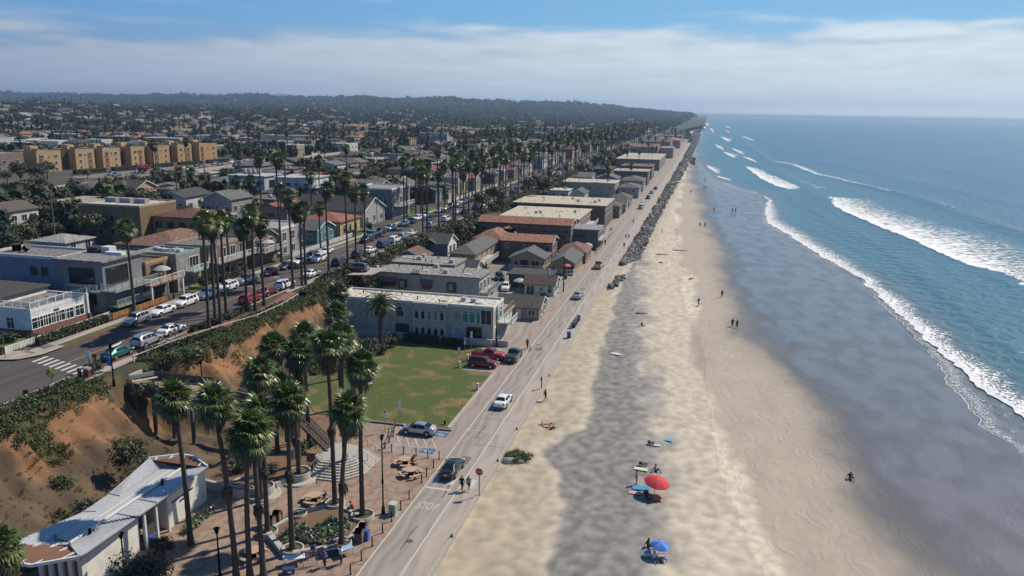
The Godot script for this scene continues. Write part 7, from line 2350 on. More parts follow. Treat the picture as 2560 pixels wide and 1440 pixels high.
			window(link,Vector3(half(link).x,6.6,0),PI/2,1.5,2.0,df)
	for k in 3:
		o=house("apartment_house", "shaded tan block at the orange row's near end, %s" % ["closest to the orange houses", "middle one", "partly behind the dark trees"][k],"apartment house", -330.0-3*k,-312.0-3*k,-311.0+16*k,-298.0+16*k,g-1.5,10.6,"flat", 0,paint(0.2,0.16,0.125),flat_top(0.3,0.24,0.18),paint(0.3,0.22,0.14),"", deg_to_rad(-7.6))  # walls painted a darker tan; the shade they stand in is in the colour
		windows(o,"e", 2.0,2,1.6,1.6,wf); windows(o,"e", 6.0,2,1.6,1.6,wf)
func leafy_box(s: float) -> ArrayMesh:   # a small slung chair
	var key:="sling chair %.1f" % s
	if not K.has(key):
		var b:=MB.new()
		b.obox(Transform3D(Basis(Vector3.RIGHT,-0.2),Vector3(0,0.35,0.1)*s),Vector3(0.6,0.06,0.9)*s)
		b.obox(Transform3D(Basis(Vector3.RIGHT,1.0),Vector3(0,0.6,-0.5)*s),Vector3(0.6,0.8,0.06)*s)
		for x: float in [-0.28,0.28]: b.bar(Vector3(x,0,0.4)*s,Vector3(x,0.4,0.3)*s,0.05,0.05)
		for x: float in [-0.28,0.28]: b.bar(Vector3(x,0,-0.4)*s,Vector3(x,0.35,-0.3)*s,0.05,0.05)
		K[key]=b.mesh()
	return K[key]
func palms() -> void:
	# x, z, height, lean, label
	var near:=[
		[-44.3,-57.7,14.2,-0.6,"fan palm whose trunk rises in front of the rest room's far end"],
		[-37.1,-53.9,15.8,-1.2,"leaning fan palm nearest the picture's lower edge, left of the lamp"],
		[-36.1,-54.4,13.0,0.7,"thin fan palm at the lower edge, left one of the close pair"],
		[-34.9,-54.6,13.6,-0.4,"thin fan palm at the lower edge, right one of the close pair"],
		[-38.3,-61.1,12.2,0.0,"fan palm rising from the ring by the two brown litter bins"],
		[-34.5,-58.9,14.6,0.3,"fan palm in the nearest ring of the planting bed"],
		[-41.2,-72.5,10.0,-0.4,"fan palm in the ring planter beside the fan steps"],
		[-34.6,-67.8,17.0,-0.3,"tallest fan palm, in the bed's far ring beside the seated person"],
		[-30.6,-61.0,13.6,1.2,"bent fan palm in the bed's ring nearest the stall table"],
		[-30.9,-66.3,15.8,0.3,"fan palm in the ring next to the two people by the road"],
		[-42.6,-67.0,14.0,0.6,"fan palm behind the low planter, its crown the middle of the left cluster"],
		[-47.0,-78.0,13.0,0.2,"fan palm high at the left of the cluster against the orange scarp"],
		[-44.2,-80.5,13.6,-0.2,"fan palm standing by the timber stair with a dark shaded crown"],
		[-42.0,-74.0,13.8,0.4,"fan palm just behind the steps with its crown among others"],
		[-46.0,-93.0,13.0,-0.3,"fan palm at the back corner of the lawn below the scarp"],
		[-51.5,-104.0,13.2,0.2,"fan palm against the planted slope beside the arched building"],
		[-37.4,-76.0,15.4,0.1,"fan palm behind the tallest one, trunks almost touching in view"],
		[-43.6,-38.0,10.8,-0.5,"fan palm cut off by the picture's lower left corner"],
	]
	for p: Array in near: big_palm(p[0],0,p[1],p[2],Vector2(p[3],0.2*p[3]),p[4],38,1.12)
	date_palm(-50.5,0,-117.4,8.2,"dark feathery date palm in front of the arched building")
	# along the upper street: x, z, height
	var st:=[[-85.6,-102.7,13.4],[-69.3,-98.2,15.8],[-70.6,-101.7,14.6],[-71.0,-105.2,15.0],[-69.2,-101.0,15.2],[-87.1,-131.0,11.0],[-69.9,-109.2,13.2],[-68.9,-110.0,15.6],[-69.4,-113.5,13.4],[-85.2,-147.0,21.6],[-70.8,-125.6,16.4],[-70.4,-128.2,13.6],[-70.2,-129.2,14.0],[-86.0,-166.0,9.6],[-70.3,-138.8,16.6],[-70.3,-147.3,17.8],[-70.9,-152.6,14.6],[-71.0,-157.5,14.6],[-70.6,-193.3,16.0],[-70.8,-197.0,15.6],[-70.9,-207.0,14.6],[-119.2,-196.2,18.2],[-131.3,-230.9,17.0],[-132.8,-248.6,10.0]]
	var g:=RandomNumberGenerator.new()
	g.seed=21
	for k in 150:
		var z:=-212.0-900.0*pow(k/150.0,1.25)-g.randf()*4.0
		st.append([(-70.4 if k % 2 else -84.6)+g.randf_range(-0.7,0.7),z,g.randf_range(13.0,19.5)])
	for k in 70:
		st.append([g.randf_range(-240,-95),-150.0-650.0*g.randf(),g.randf_range(10.0,19.0)])
	for k in st.size():
		var p:=Vector3(st[k][0],UPPER,st[k][1])
		if not in_view(p+Vector3(0,st[k][2],0)): continue
		var side:="on the street's bluff side" if st[k][0]>-76.0 else "on the street's house side" if st[k][0]>-90.0 else "in the back streets"
		street_palm(p.x,p.y,p.z,st[k][2],"fan palm %s, %s" % [side,whereabouts(p+Vector3(0,st[k][2],0))],"fan palms of the upper streets", k,1.0 if k<24 else g.randf_range(0.9,1.15))
	# by the shore, far up
	for k in 40:
		var p:=Vector3(g.randf_range(-66,-34),1.0,-300.0-1100.0*pow(g.randf(),1.3))
		var h:=g.randf_range(9.0,17.0)
		street_palm(p.x,p.y,p.z,h,"fan palm between far shore houses, %s" % whereabouts(p+Vector3(0,h,0)),"fan palms between the shore houses", k+3)
func greenery() -> void:
	# shrubs and hedges near the plaza: x y z r h k label
	broad_tree(-42.5,0,-48.4,2.6,4.6,"large dark-leaved tree overlapping the rest rooms at the lower edge", "", 5,"dense_tree", 2)
	broad_tree(-40.2,0,-45.8,1.9,3.6,"dark-leaved tree joined to the large one, on its right at the lower edge", "", 0,"dense_tree", 2)
	broad_tree(-45.0,0,-54.8,1.1,2.4,"small dark-leaved tree beside the blue bin at the rest room", "", 2,"dense_tree", 1)
	var sh:=[[-55.6,1.0,-58.0,1.5,2.2,2,"grey-green bush beside the rest room's bowed roof edge"],[-57.6,2.2,-66.4,1.9,3.0,2,"large silvery bush above the far end of the rest room roof"],[-54.4,0.6,-60.5,1.3,1.1,3,"yellow-green low bush next to the rest room roof"],[-63.4,5.6,-77.0,1.8,1.9,1,"round green bush under the near end of the look-out deck"],[-53.8,0.8,-49.5,1.5,1.0,3,"low yellow-green plants at the front corner of the rest rooms"],[-42.6,0.8,-77.4,1.6,1.5,0,"dark bush behind the timber stair beside the lawn"],[-39.8,1.0,-82.2,1.4,1.3,5,"dark rounded bush between stair and lawn"],[-48.2,0.8,-71.0,1.7,1.4,5,"dark planting under the palms behind the planter wall"],[-44.6,0.8,-71.6,1.4,1.2,5,"dark shrub in the planter left of the steps"],[-64.6,7.2,-85.6,3.0,2.0,1,"broad green bush on the crest behind the look-out deck"],[-69.8,7.9,-76.4,0.9,1.9,0,"dark cycad-like plant at the crosswalk corner"],[-93.0,8.0,-101.0,1.3,2.2,1,"clipped round shrub between the white corner house and the modern house"],[-88.4,8.0,-86.4,1.2,1.0,0,"bush in the corner house garden by the steps"],[-91.4,8.0,-84.6,1.6,1.6,5,"dark bush at the south side of the corner house"],[-86.9,8.0,-121.2,1.5,2.6,5,"tall dark bush in front of the green trim house"],[-87.2,8.0,-126.0,1.7,1.8,3,"yellow-green bush at the pavement beyond the green trim house"],[-86.8,8.0,-134.5,1.8,1.6,0,"clipped dark bush in front of the arched house"],[-86.6,8.0,-184.5,1.6,1.8,1,"bush at the pavement before the red tiled house"],[-86.6,8.0,-194.5,1.3,2.6,5,"dark cone-shaped bush at the red tiled house lawn"],[-66.2,8.0,-174.5,2.4,2.2,0,"dark bush at the kerb behind the brown roof"],[-33.0,0,-167.0,0.7,0.8,1,"small potted bush at the corner of the white cottage"],[-30.6,0,-243.0,1.2,1.6,3,"yellow-green bush beside the slate blue house"]]
	for s: Array in sh: shrub(s[0],s[1],s[2],s[3],s[4],s[6],s[5])
	for k in 9:   # rounded bushes at the back of the lawn
		shrub(-53.0+0.9*sin(k*2.1)+(k % 3)*1.4,0.1,-107.0-2.1*k,1.6,1.9,"rounded bush at the shaded back edge of the lawn, %s from the near end" % ["first", "second", "third", "fourth", "fifth", "sixth", "seventh", "eighth", "ninth"][k],5 if k % 2 else 0,"rounded bushes behind the lawn")
	hedge("clipped dark hedge at the foot of the white garden wall, left part", Vector3(-49.5,0,-125.6),Vector3(-43.2,0,-125.2),1.3,1.5,5)
	hedge("clipped dark hedge at the foot of the white garden wall, right part", Vector3(-42.4,0,-125.1),Vector3(-38.0,0,-124.8),1.3,1.4,5)
	hedge("long clipped hedge along the pavement before the corner house", Vector3(-86.2,UPPER,-84.4),Vector3(-86.2,UPPER,-97.6),0.9,1.1,1)
	hedge("low hedge round the corner house lawn at the street corner", Vector3(-86.8,UPPER,-79.6),Vector3(-95.0,UPPER,-78.6),0.8,0.9,5)
	hedge("hedge along the near crest beside the upper street", Vector3(-69.6,7.7,-58.0),Vector3(-69.4,7.7,-72.5),1.8,1.3,1)
	hedge("wide hedge behind the parked silver cars on the crest", Vector3(-69.6,7.7,-84.0),Vector3(-66.4,7.6,-98.0),1.6,1.1,0)
	hedge("hedge between the street and the brick path", Vector3(-70.6,7.9,-96.0),Vector3(-70.2,7.9,-110.5),1.0,0.8,5)
	hedge("clipped hedge above the planted slope, at the end of the brick path", Vector3(-65.6,7.9,-119.5),Vector3(-66.6,7.9,-134.5),1.6,1.4,0)
	hedge("hedge in front of the arched house", Vector3(-86.6,UPPER,-127.0),Vector3(-86.6,UPPER,-133.0),1.2,1.1,0)
	var gl:=struct("garden_lawn", sheet(PackedVector2Array([Vector2(-87.0,-80.5),Vector2(-96.0,-79.4),Vector2(-97.0,-86.5),Vector2(-89.0,-87.0)]),UPPER+0.03),mat("bright_lawn", lin(0.09,0.17,0.025),1.0,"grain_rough", 0.5))
	for z: float in [-104.0,-121.0,-185.0,-196.0,-228.0,-246.0]:
		struct("garden_lawn", strip(-89.0,-86.0,z+3.0,z-4.0,UPPER+0.03),M["bright_lawn"])
	var wg:=fence("scalloped_fence", "white scalloped picket fence round the corner house garden", [Vector3(-87.3,UPPER,-80.4),Vector3(-87.4,UPPER,-92.0),Vector3(-87.6,UPPER,-99.5)],0.9,paint(0.66,0.66,0.64),1,2.2,0.24)
	fence("timber_fence", "low orange-brown timber fence in front of the modern house", [Vector3(-86.0,UPPER,-98.5),Vector3(-86.0,UPPER,-111.0)],1.0,paint(0.36,0.155,0.05),2,1.4,0.2)
	fence("picket_fence", "white picket fence before the grey-white house", [Vector3(-86.0,UPPER,-152.0),Vector3(-86.0,UPPER,-169.0)],1.1,paint(0.62,0.62,0.6),1,2.0,0.22)
	fence("picket_fence", "white picket fence before the teal cottage", [Vector3(-86.2,UPPER,-171.0),Vector3(-86.2,UPPER,-184.0)],1.1,paint(0.62,0.62,0.6),1,2.0,0.22)
	fence("road_fence", "pale railing between shore houses and the beach road", [Vector3(-29.0,0,-224.0),Vector3(-28.8,0,-268.0)],1.2,paint(0.5,0.44,0.36),2,3.0)
	fence("road_fence", "white fence panels along the beach road in front of the farther cream roof", [Vector3(-30.0,0,-272.0),Vector3(-29.6,0,-340.0)],1.3,paint(0.48,0.46,0.42),2,4.0,0.4)
	fence("street_wall", "white low wall along the house side of the upper street, far part", [Vector3(-86.4,UPPER,-262.0),Vector3(-86.4,UPPER,-330.0)],1.3,paint(0.6,0.58,0.54),2,4.0,0.5)
	# strap-leaved plants of the island bed
	var ag:=MB.new()
	ag.tint=true
	var g:=RandomNumberGenerator.new()
	g.seed=8
	for j in 15:
		var a:=TAU*j/15.0+g.randf()*0.3
		var d:=Vector3(cos(a),0,sin(a))
		var s:=Vector3(-sin(a),0,cos(a))*0.06
		var l:=g.randf_range(0.45,0.7)
		var m:=d*l*0.45+Vector3(0,l*g.randf_range(0.6,1.1),0)
		ag.col=Color(1,1,1)*g.randf_range(0.6,1.7)
		ag.quad(-s*0.6,s*0.6,m+s,m-s)
		ag.tri(m-s,m+s,d*l+Vector3(0,l*0.5,0))
	var agm:=ag.mesh()
	var lm:=mat("strap_leaf", lin(0.085,0.125,0.06),0.4)
	lm.vertex_color_use_as_albedo=true
	var first: Node3D=null
	for k in 74:
		var u:=g.randf()
		var v:=g.randf()
		var p:=Vector3(-36.4+5.4*u,0.28,-59.6-1.0*u-(4.6-1.0*absf(u-0.5))*v*(0.72 if u<0.5 else 1.0))
		var lab:="strap-leaved green plant in the island bed, %s" % whereabouts(p)
		var s:=g.randf_range(0.75,1.15)
		if first==null:
			first=single("strap_leaf_plant", agm,lm,lab,"plant", p,0.0,"strap-leaved plants of the bed")
		else: dup(first,lab,p,g.randf()*TAU,"strap-leaved plants of the bed", s)
	for k in 34:
		var f:=k/34.0
		var p:=Vector3(-46.6+0.9*g.randf(),0.0,-51.0-13.0*f)
		if absf(p.z+57.5)<1.8: continue
		dup(first,"strap-leaved green plant along the rest room wall, %s" % whereabouts(p),p,g.randf()*TAU,"strap-leaved plants by the rest rooms", g.randf_range(0.8,1.3))
	# ground cover on the slope
	var tuft:=leafy_mesh("tuft", 60,0.16,4,77,0.5)
	var where:=[]
	var tints:=[]
	for k in 9000:
		var z:=-36.0-g.randf()*110.0
		var x:=lerpf(along(TOE,z),along(CREST,z)-2.5,g.randf())
		var p:=nz.get_noise_2d(x*5,z*5)+0.25*nz2.get_noise_2d(x*16,z*16)
		var t:=(x-along(TOE,z))/(along(CREST,z)-along(TOE,z))
		var lush:=z<-121 or (z<-104 and t<0.55) or (z<-86 and z>-98 and t<0.5) or (t>0.9)
		if p<0.06 and not lush and g.randf()>0.16: continue
		if z>-75 and z<-50 and x>-54.6: continue
		if z<-74.5 and z>-82.5 and x<-55.5: continue
		var green:=p>0.16 or lush
		var s:=g.randf_range(0.35,0.8) if green else g.randf_range(0.15,0.3)
		where.append(Transform3D(Basis(Vector3.UP,g.randf()*TAU)*s,Vector3(x,bluff_height(x,z)-0.08,z)))
		tints.append(Color(0.05,0.065,0.02).lerp(Color(0.09,0.11,0.03),g.randf()) if green else Color(0.2,0.135,0.07))
	var cover:=mat("cover_leaf", Color.WHITE,0.8)
	cover.vertex_color_use_as_albedo=true
	scatter("slope_ground_cover", tuft,cover,where,tints)
	# the long planted bank between the upper street and the shore houses
	where=[]
	tints=[]
	for k in 5200:
		var z:=-134.0-900.0*pow(g.randf(),1.6)
		var x:=lerpf(-62.6,-68.2,g.randf())
		where.append(Transform3D(Basis(Vector3.UP,g.randf()*TAU)*g.randf_range(0.7,1.7),Vector3(x,bluff_height(x,z)-0.15,z)))
		tints.append(Color(0.03,0.042,0.014).lerp(Color(0.075,0.085,0.026),g.randf()))
	scatter("bank_ground_cover", tuft,cover,where,tints)
	# green patch with a stone on the beach kerb
	where=[]
	tints=[]
	for k in 90:
		var a:=g.randf()*TAU
		var r:=sqrt(g.randf())
		where.append(Transform3D(Basis(Vector3.UP,g.randf()*TAU)*g.randf_range(0.3,0.55),Vector3(-19.6+1.7*r*cos(a),beach_height(-19.6,-85.4)-0.05,-85.3+1.5*r*sin(a))))
		tints.append(Color(0.06,0.10,0.02).lerp(Color(0.10,0.15,0.03),g.randf()))
	scatter("beach_plant_patch", tuft,cover,where,tints)
	for p: Array in [[-20.2,-83.8,0.75,"pale boulder at the near side of the green patch on the beach"],[-18.9,-84.0,0.4,"small stone beside the pale boulder at the green patch"]]:
		var s:=single("boulder", rock_mesh(0),plain(0.34,0.32,0.28,0.95),p[3],"boulder", Vector3(p[0],-0.35,p[1]),0.5)
		s.scale=Vector3.ONE*p[2]
func town() -> void:
	var g:=RandomNumberGenerator.new()
	g.seed=4
	var wf:=plain(0.6,0.6,0.58,0.5)
	var walls:=[["white", [0.5,0.49,0.46]],["cream", [0.42,0.36,0.26]],["grey", [0.24,0.24,0.24]],["tan", [0.3,0.23,0.16]],["pale", [0.4,0.4,0.39]],["blue-grey", [0.17,0.2,0.25]],["brown", [0.15,0.11,0.09]],["peach", [0.42,0.28,0.18]]]
	var roofs:=[["grey", shingle(0.14,0.14,0.137)],["dark", shingle(0.06,0.06,0.06)],["brown", shingle(0.12,0.09,0.075)],["pale", flat_top(0.5,0.48,0.44)],["red tiled", tile(0.34,0.15,0.10)],["light grey", flat_top(0.38,0.38,0.37)]]
	var spots:=[]
	# rows of lots: houses stand between the streets, gaps for trees
	var z:=-118.0
	while z>-760.0:
		for x: float in [-96.0,-110.0,-132.0,-148.0,-176.0,-194.0]:
			if g.randf()<0.14: continue
			spots.append([x+g.randf_range(-2,2),z+g.randf_range(-3,3),g.randf_range(9,13),g.randf_range(9,14),g.randf_range(3.2,7.0)])
		z-=16.5
	z=-150.0
	while z>-1150.0:
		var x:=-270.0 if z>-230 or z<-450 else -345.0
		while x>-1200.0:
			if g.randf()<0.62:
				var big:=g.randf()<(0.25 if x>-520.0 else 0.06)
				spots.append([x+g.randf_range(-6,6),z+g.randf_range(-6,6),g.randf_range(18,34) if big else g.randf_range(9,15),g.randf_range(14,26) if big else g.randf_range(9,13),g.randf_range(4,8)])
			x-=24.0 if x>-700 else 34.0
		z-=22.0 if z>-700 else 32.0
	var taken:=[[-89,-113,-86,-233],[-111,-125,-196,-212],[-98,-115,-131,-151],[-111,-142,-153,-171],[-132,-143,-139,-150],[-162,-188,-189,-208],[-125,-158,-237,-252],[-89,-122,-183,-216],[-280,-345,-280,-445]]
	var free:=[]
	for s: Array in spots:
		var ok:=true
		for t: Array in taken:
			if s[0]<t[0]+s[2]/2+0.5 and s[0]>t[1]-s[2]/2-0.5 and s[1]<t[2]+s[3]/2+0.5 and s[1]>t[3]-s[3]/2-0.5: ok=false
		if s[0]<-205 and s[0]>-262 and s[1]>-900: ok=false
		if ok and in_view(Vector3(s[0],UPPER+3,s[1]),0.02): free.append(s)
	free.sort_custom(func(a,b): return a[0]*a[0]+a[1]*a[1]<b[0]*b[0]+b[1]*b[1])
	var mass:=[]
	var mass_t:=[]
	for k in free.size():
		var s: Array=free[k]
		var y:=land_height(s[0],s[1])
		var w: Array=walls[g.randi() % walls.size()]
		var r: Array=roofs[g.randi() % roofs.size()]
		var kind: String=["x", "z", "hip", "hip", "slab", "flat"][g.randi() % 6]
		if s[2]>16: kind="flat" if g.randf()<0.7 else "slab"
		if kind in ["slab", "flat"] and r[0] in ["red tiled", "brown"]: r=roofs[3]
		if kind in ["x", "z", "hip"] and r[0] in ["pale", "light grey"]: r=roofs[0]
		if k<250:
			var lab:="%s house with %s %s, %s" % [w[0],r[0],{"x": "gable roof", "z": "gable roof", "hip": "hip roof", "slab": "flat roof", "flat": "parapet roof"}[kind],whereabouts(Vector3(s[0],y+s[4],s[1]))]
			var o:=house("town_house", lab,"house", s[0]-s[2]/2,s[0]+s[2]/2,s[1]-s[3]/2,s[1]+s[3]/2,y,s[4],kind,g.randf_range(1.3,2.2),paint(w[1][0],w[1][1],w[1][2]),r[1],wf,"houses of the town", g.randf_range(-0.05,0.05))
			if k<170:
				windows(o,"s", s[4]*0.5,3,1.3,1.3,wf)
				windows(o,"e", s[4]*0.5,3,1.5,1.4,wf)
			if kind in ["slab", "flat"]: vents(o,s[4]+0.28,3,s[2]*0.35,s[3]*0.35,k)
		else:
			mass.append(Transform3D(Basis(Vector3.UP,g.randf_range(-0.1,0.1)).scaled(Vector3(s[2],s[4],s[3])),Vector3(s[0],y,s[1])))
			mass_t.append(Color(w[1][0],w[1][1],w[1][2]))
	for k in 1000:   # farther out,to the hills
		var zz:=-900.0-3600.0*pow(g.randf(),1.4)
		var xx:=zz*g.randf_range(0.03,1.06)-40.0
		if xx>-80.0: continue
		mass.append(Transform3D(Basis(Vector3.UP,g.randf()*PI).scaled(Vector3(g.randf_range(10,20),g.randf_range(4,8),g.randf_range(9,14))),Vector3(xx,land_height(xx,zz)-0.3,zz)))
		var c: Array=walls[g.randi() % walls.size()][1]
		mass_t.append(Color(c[0],c[1],c[2])*g.randf_range(0.7,1.2))
	var hm:=MB.new()
	hm.tint=true
	hm.box(-0.5,0.5,0,0.8,-0.5,0.5)
	hm.col=Color(0.6,0.6,0.62)
	hm.quad(Vector3(-0.55,0.75,0.55),Vector3(0.55,0.75,0.55),Vector3(0.5,1.2,0),Vector3(-0.5,1.2,0))
	hm.quad(Vector3(0.55,0.75,-0.55),Vector3(-0.55,0.75,-0.55),Vector3(-0.5,1.2,0),Vector3(0.5,1.2,0))
	hm.tri(Vector3(0.5,0.75,0.5),Vector3(0.5,0.75,-0.5),Vector3(0.48,1.2,0)); hm.tri(Vector3(-0.5,0.75,-0.5),Vector3(-0.5,0.75,0.5),Vector3(-0.48,1.2,0))
	var mm:=mat("far_houses", Color.WHITE,0.9)
	mm.vertex_color_use_as_albedo=true
	scatter("far_town_houses", hm.mesh(),mm,mass,mass_t)
	# a few large sheds and landmarks beyond the apartments: x z w d h wall top label
	for s: Array in [[-420,-440,34,22,8,[0.5,0.5,0.48],"white warehouse with a plain bright end wall behind the orange apartments"],[-470,-430,40,24,9,[0.42,0.42,0.41],"pale shed next to the white warehouse"],[-510,-455,12,20,13,[0.22,0.035,0.045],"dark red tower block beside the pale sheds"],[-330,-600,46,16,9,[0.52,0.47,0.36],"long cream building with a row of dark windows in mid town"],[-250,-720,30,18,10,[0.34,0.34,0.35],"grey civic block in mid town"],[-180,-980,60,24,12,[0.5,0.48,0.42],"long pale building far inland of the palm street"],[-140,-820,14,12,9,[0.45,0.25,0.09],"orange cube house near the palm street's far end"],[-165,-900,16,14,11,[0.55,0.54,0.5],"white cube house near the palm street's far end"],[-110,-1250,44,26,16,[0.3,0.24,0.2],"tan office block with a tower near the far shore"]]:
		var o:=house("town_landmark", s[6],"building", s[0]-s[2]/2.0,s[0]+s[2]/2.0,s[1]-s[3]/2.0,s[1]+s[3]/2.0,land_height(s[0],s[1]),s[4],"flat", 0,paint(s[5][0],s[5][1],s[5][2]),flat_top(0.5,0.49,0.46),paint(s[5][0],s[5][1],s[5][2]))
		windows(o,"s", s[4]*0.55,6,1.6,1.4,plain(0.3,0.3,0.3))
	# trees: the nearest as individuals
	var tr:=[]
	for k in 900:
		var zz:=-128.0-620.0*pow(g.randf(),0.9)
		var xx:=-90.0-(-zz*1.08-60.0)*g.randf()
		if xx>-92: continue
		tr.append([xx,zz])
	for k in 26: tr.append([-245.0-g.randf()*50.0,-175.0-g.randf()*70.0])   # the dark grove at the picture's left edge
	for k in 34: tr.append([g.randf_range(-260,-160),g.randf_range(-290,-190)])
	for k in 60: tr.append([-66.0+g.randf_range(-2,3),-210.0-700.0*g.randf()])
	var keep:=[]
	for t: Array in tr:
		var ok:=in_view(Vector3(t[0],UPPER+5,t[1]),0.02)
		for s: Array in free:
			if absf(t[0]-s[0])<s[2]/2 and absf(t[1]-s[1])<s[3]/2: ok=false
		for q: Array in taken:
			if t[0]<q[0] and t[0]>q[1] and t[1]<q[2] and t[1]>q[3] and q[3]<-100: ok=false
		for lane: float in [-121.0,-166.0,-208.0]:
			if absf(t[0]-lane)<5: ok=false
		if t[0]<-214 and t[0]>-256 and t[1]<-225: ok=false
		if t[0]<-256 and t[0]>-292 and t[1]<-300 and t[1]>-440: ok=false
		if ok: keep.append(t)
	keep.sort_custom(func(a,b): return a[0]*a[0]+a[1]*a[1]<b[0]*b[0]+b[1]*b[1])
	for k in mini(keep.size(),300):
		var t: Array=keep[k]
		var grove: bool=t[0]<-240 and t[1]>-250
		var r:=g.randf_range(4.5,7.5) if grove else g.randf_range(2.0,4.6)
		var h:=r*g.randf_range(1.6,2.1)+1.0
		var y:=land_height(t[0],t[1]) if t[0]<-72 else bluff_height(t[0],t[1])
		broad_tree(t[0],y,t[1],r,h,"%s tree %s, %s" % [["dark green", "mid green", "grey-green", "bright green", "olive", "blackish green"][(k*7) % 6],"in the grove by the railway" if grove else "among the town houses" if t[0]<-80 else "on the bank above shore houses", whereabouts(Vector3(t[0],y+h*0.7,t[1]))],"trees of the town", k*7,"town_tree", 1 if k<110 else 0)
	for p: Array in [[-262,-330,"bright crimson flowering bush in front of the orange apartments, nearer one"],[-270,-424,"bright crimson flowering bush in front of the orange apartments, farther one"]]:
		var m:=leafy_mesh("flowers", 500,0.12,8,90,0.8)
		var o:=single("flowering_bush", m,plain(0.22,0.012,0.03,0.7),p[2],"shrub", Vector3(p[0],UPPER,p[1]))
		o.scale=Vector3(4.5,3.2,4.5)
	for k in 5:
		hedge("olive-green hedge before the orange apartments, %s from the near end" % ["first", "second", "third", "fourth", "fifth"][k],Vector3(-284+2.4*k,UPPER-0.2,-310-22.0*k),Vector3(-282+2.4*k,UPPER-0.2,-327-22.0*k),2.6,2.2,3)
	# the wooded carpet beyond
	var where:=[[],[],[]]
	var tints:=[[],[],[]]
	for k in 44000:
		var f:=pow(g.randf(),1.5)
		var zz:=-160.0-5200.0*f
		var xx:=zz*g.randf_range(-0.02,1.1)-70.0
		if zz<-1300 and xx>-75: continue
		if zz>-1300 and xx>-92: continue
		if xx>-256 and xx<-205 and zz>-900: continue
		if xx>-345 and xx<-256 and zz>-445: continue
		if zz>-620 and g.randf()<0.72: continue
		var hit:=false
		if zz>-800:
			for s: Array in free:
				if absf(xx-s[0])<s[2]/2+1 and absf(zz-s[1])<s[3]/2+1:
					hit=true
					break
			for lane: float in [-121.0,-166.0]:
				if absf(xx-lane)<5: hit=true
		for q: Array in taken:
			if xx<q[0] and xx>q[1] and zz<q[2] and zz>q[3]: hit=true
		if hit: continue
		var r:=g.randf_range(2.6,5.2)*(1.0+1.6*smoothstep(-1200.0,-4500.0,zz))
		where[k % 3].append(Transform3D(Basis(Vector3.UP,g.randf()*TAU).scaled(Vector3(r,r*g.randf_range(0.8,1.35),r)),Vector3(xx,land_height(xx,zz)+r*0.1,zz)))
		var c: Array=GREENS[g.randi() % 6]
		tints[k % 3].append(Color(c[0],c[1],c[2])*g.randf_range(0.7,1.15))
	for k in 3: scatter("far_tree_canopy", leafy_mesh("far leafy %d" % k,150,0.24,7,810+k,0.85),cover_leaf(),where[k],tints[k])
	# far palms, too small and many to tell apart
	var pw:=[]
	var pt:=[]
	for k in 900:
		var zz:=-520.0-1900.0*pow(g.randf(),1.5)
		var xx:=zz*g.randf_range(0.05,1.0)-60.0
		if xx>-90: continue
		var h:=g.randf_range(10,19)
		pw.append(Transform3D(Basis(Vector3.UP,g.randf()*TAU).scaled(Vector3(1.25,h/12.0,1.25)),Vector3(xx,land_height(xx,zz),zz)))
		pt.append(Color(0.055,0.06,0.03)*g.randf_range(0.7,1.2))
	var pm:=MB.new()
	pm.tint=true
	pm.col=Color(1.6,1.3,1.5)
	pm.tube(Vector3.ZERO,Vector3(0,11.8,0),0.22,0.16,5,false)
	for j in 16:
		var t:=frond_pose(j,16,g)
		pm.col=Color.WHITE*g.randf_range(0.6,1.2)
		var at:=t.basis
		pm.quad(Vector3(0,11.6,0),Vector3(0,11.6,0)+at*Vector3(0.6,0,1.2),Vector3(0,11.5,0)+at*Vector3(0,-0.2,2.1),Vector3(0,11.6,0)+at*Vector3(-0.6,0,1.2))
	scatter("far_palms", pm.mesh(),cover_leaf(),pw,pt)
	# utility poles along the lanes
	for k in 12:
		var p:=Vector3([-126.0,-171.0,-147.0][k % 3],UPPER,-150.0-24.0*k)
		if k==0: p=Vector3(-143.8,UPPER,-149.2)
		if k==1: p=Vector3(-112.6,UPPER,-205.0)
		var u:=thing("utility_pole", "wooden utility pole with crossarm, %s" % whereabouts(p+Vector3(0,10,0)),"utility pole", p,0.0,"utility poles of the back streets")
		part(u,"pole", MB_bar(Vector3.ZERO,Vector3(0,12.5,0),0.26),plain(0.09,0.07,0.055,0.95))
		part(u,"crossarm", MB_bar(Vector3(-1.2,11.4,0),Vector3(1.2,11.4,0),0.12),plain(0.09,0.07,0.055,0.95))
func cover_leaf() -> StandardMaterial3D:
	var m:=mat("far_leaf", Color.WHITE,0.85)
	m.vertex_color_use_as_albedo=true
	return m
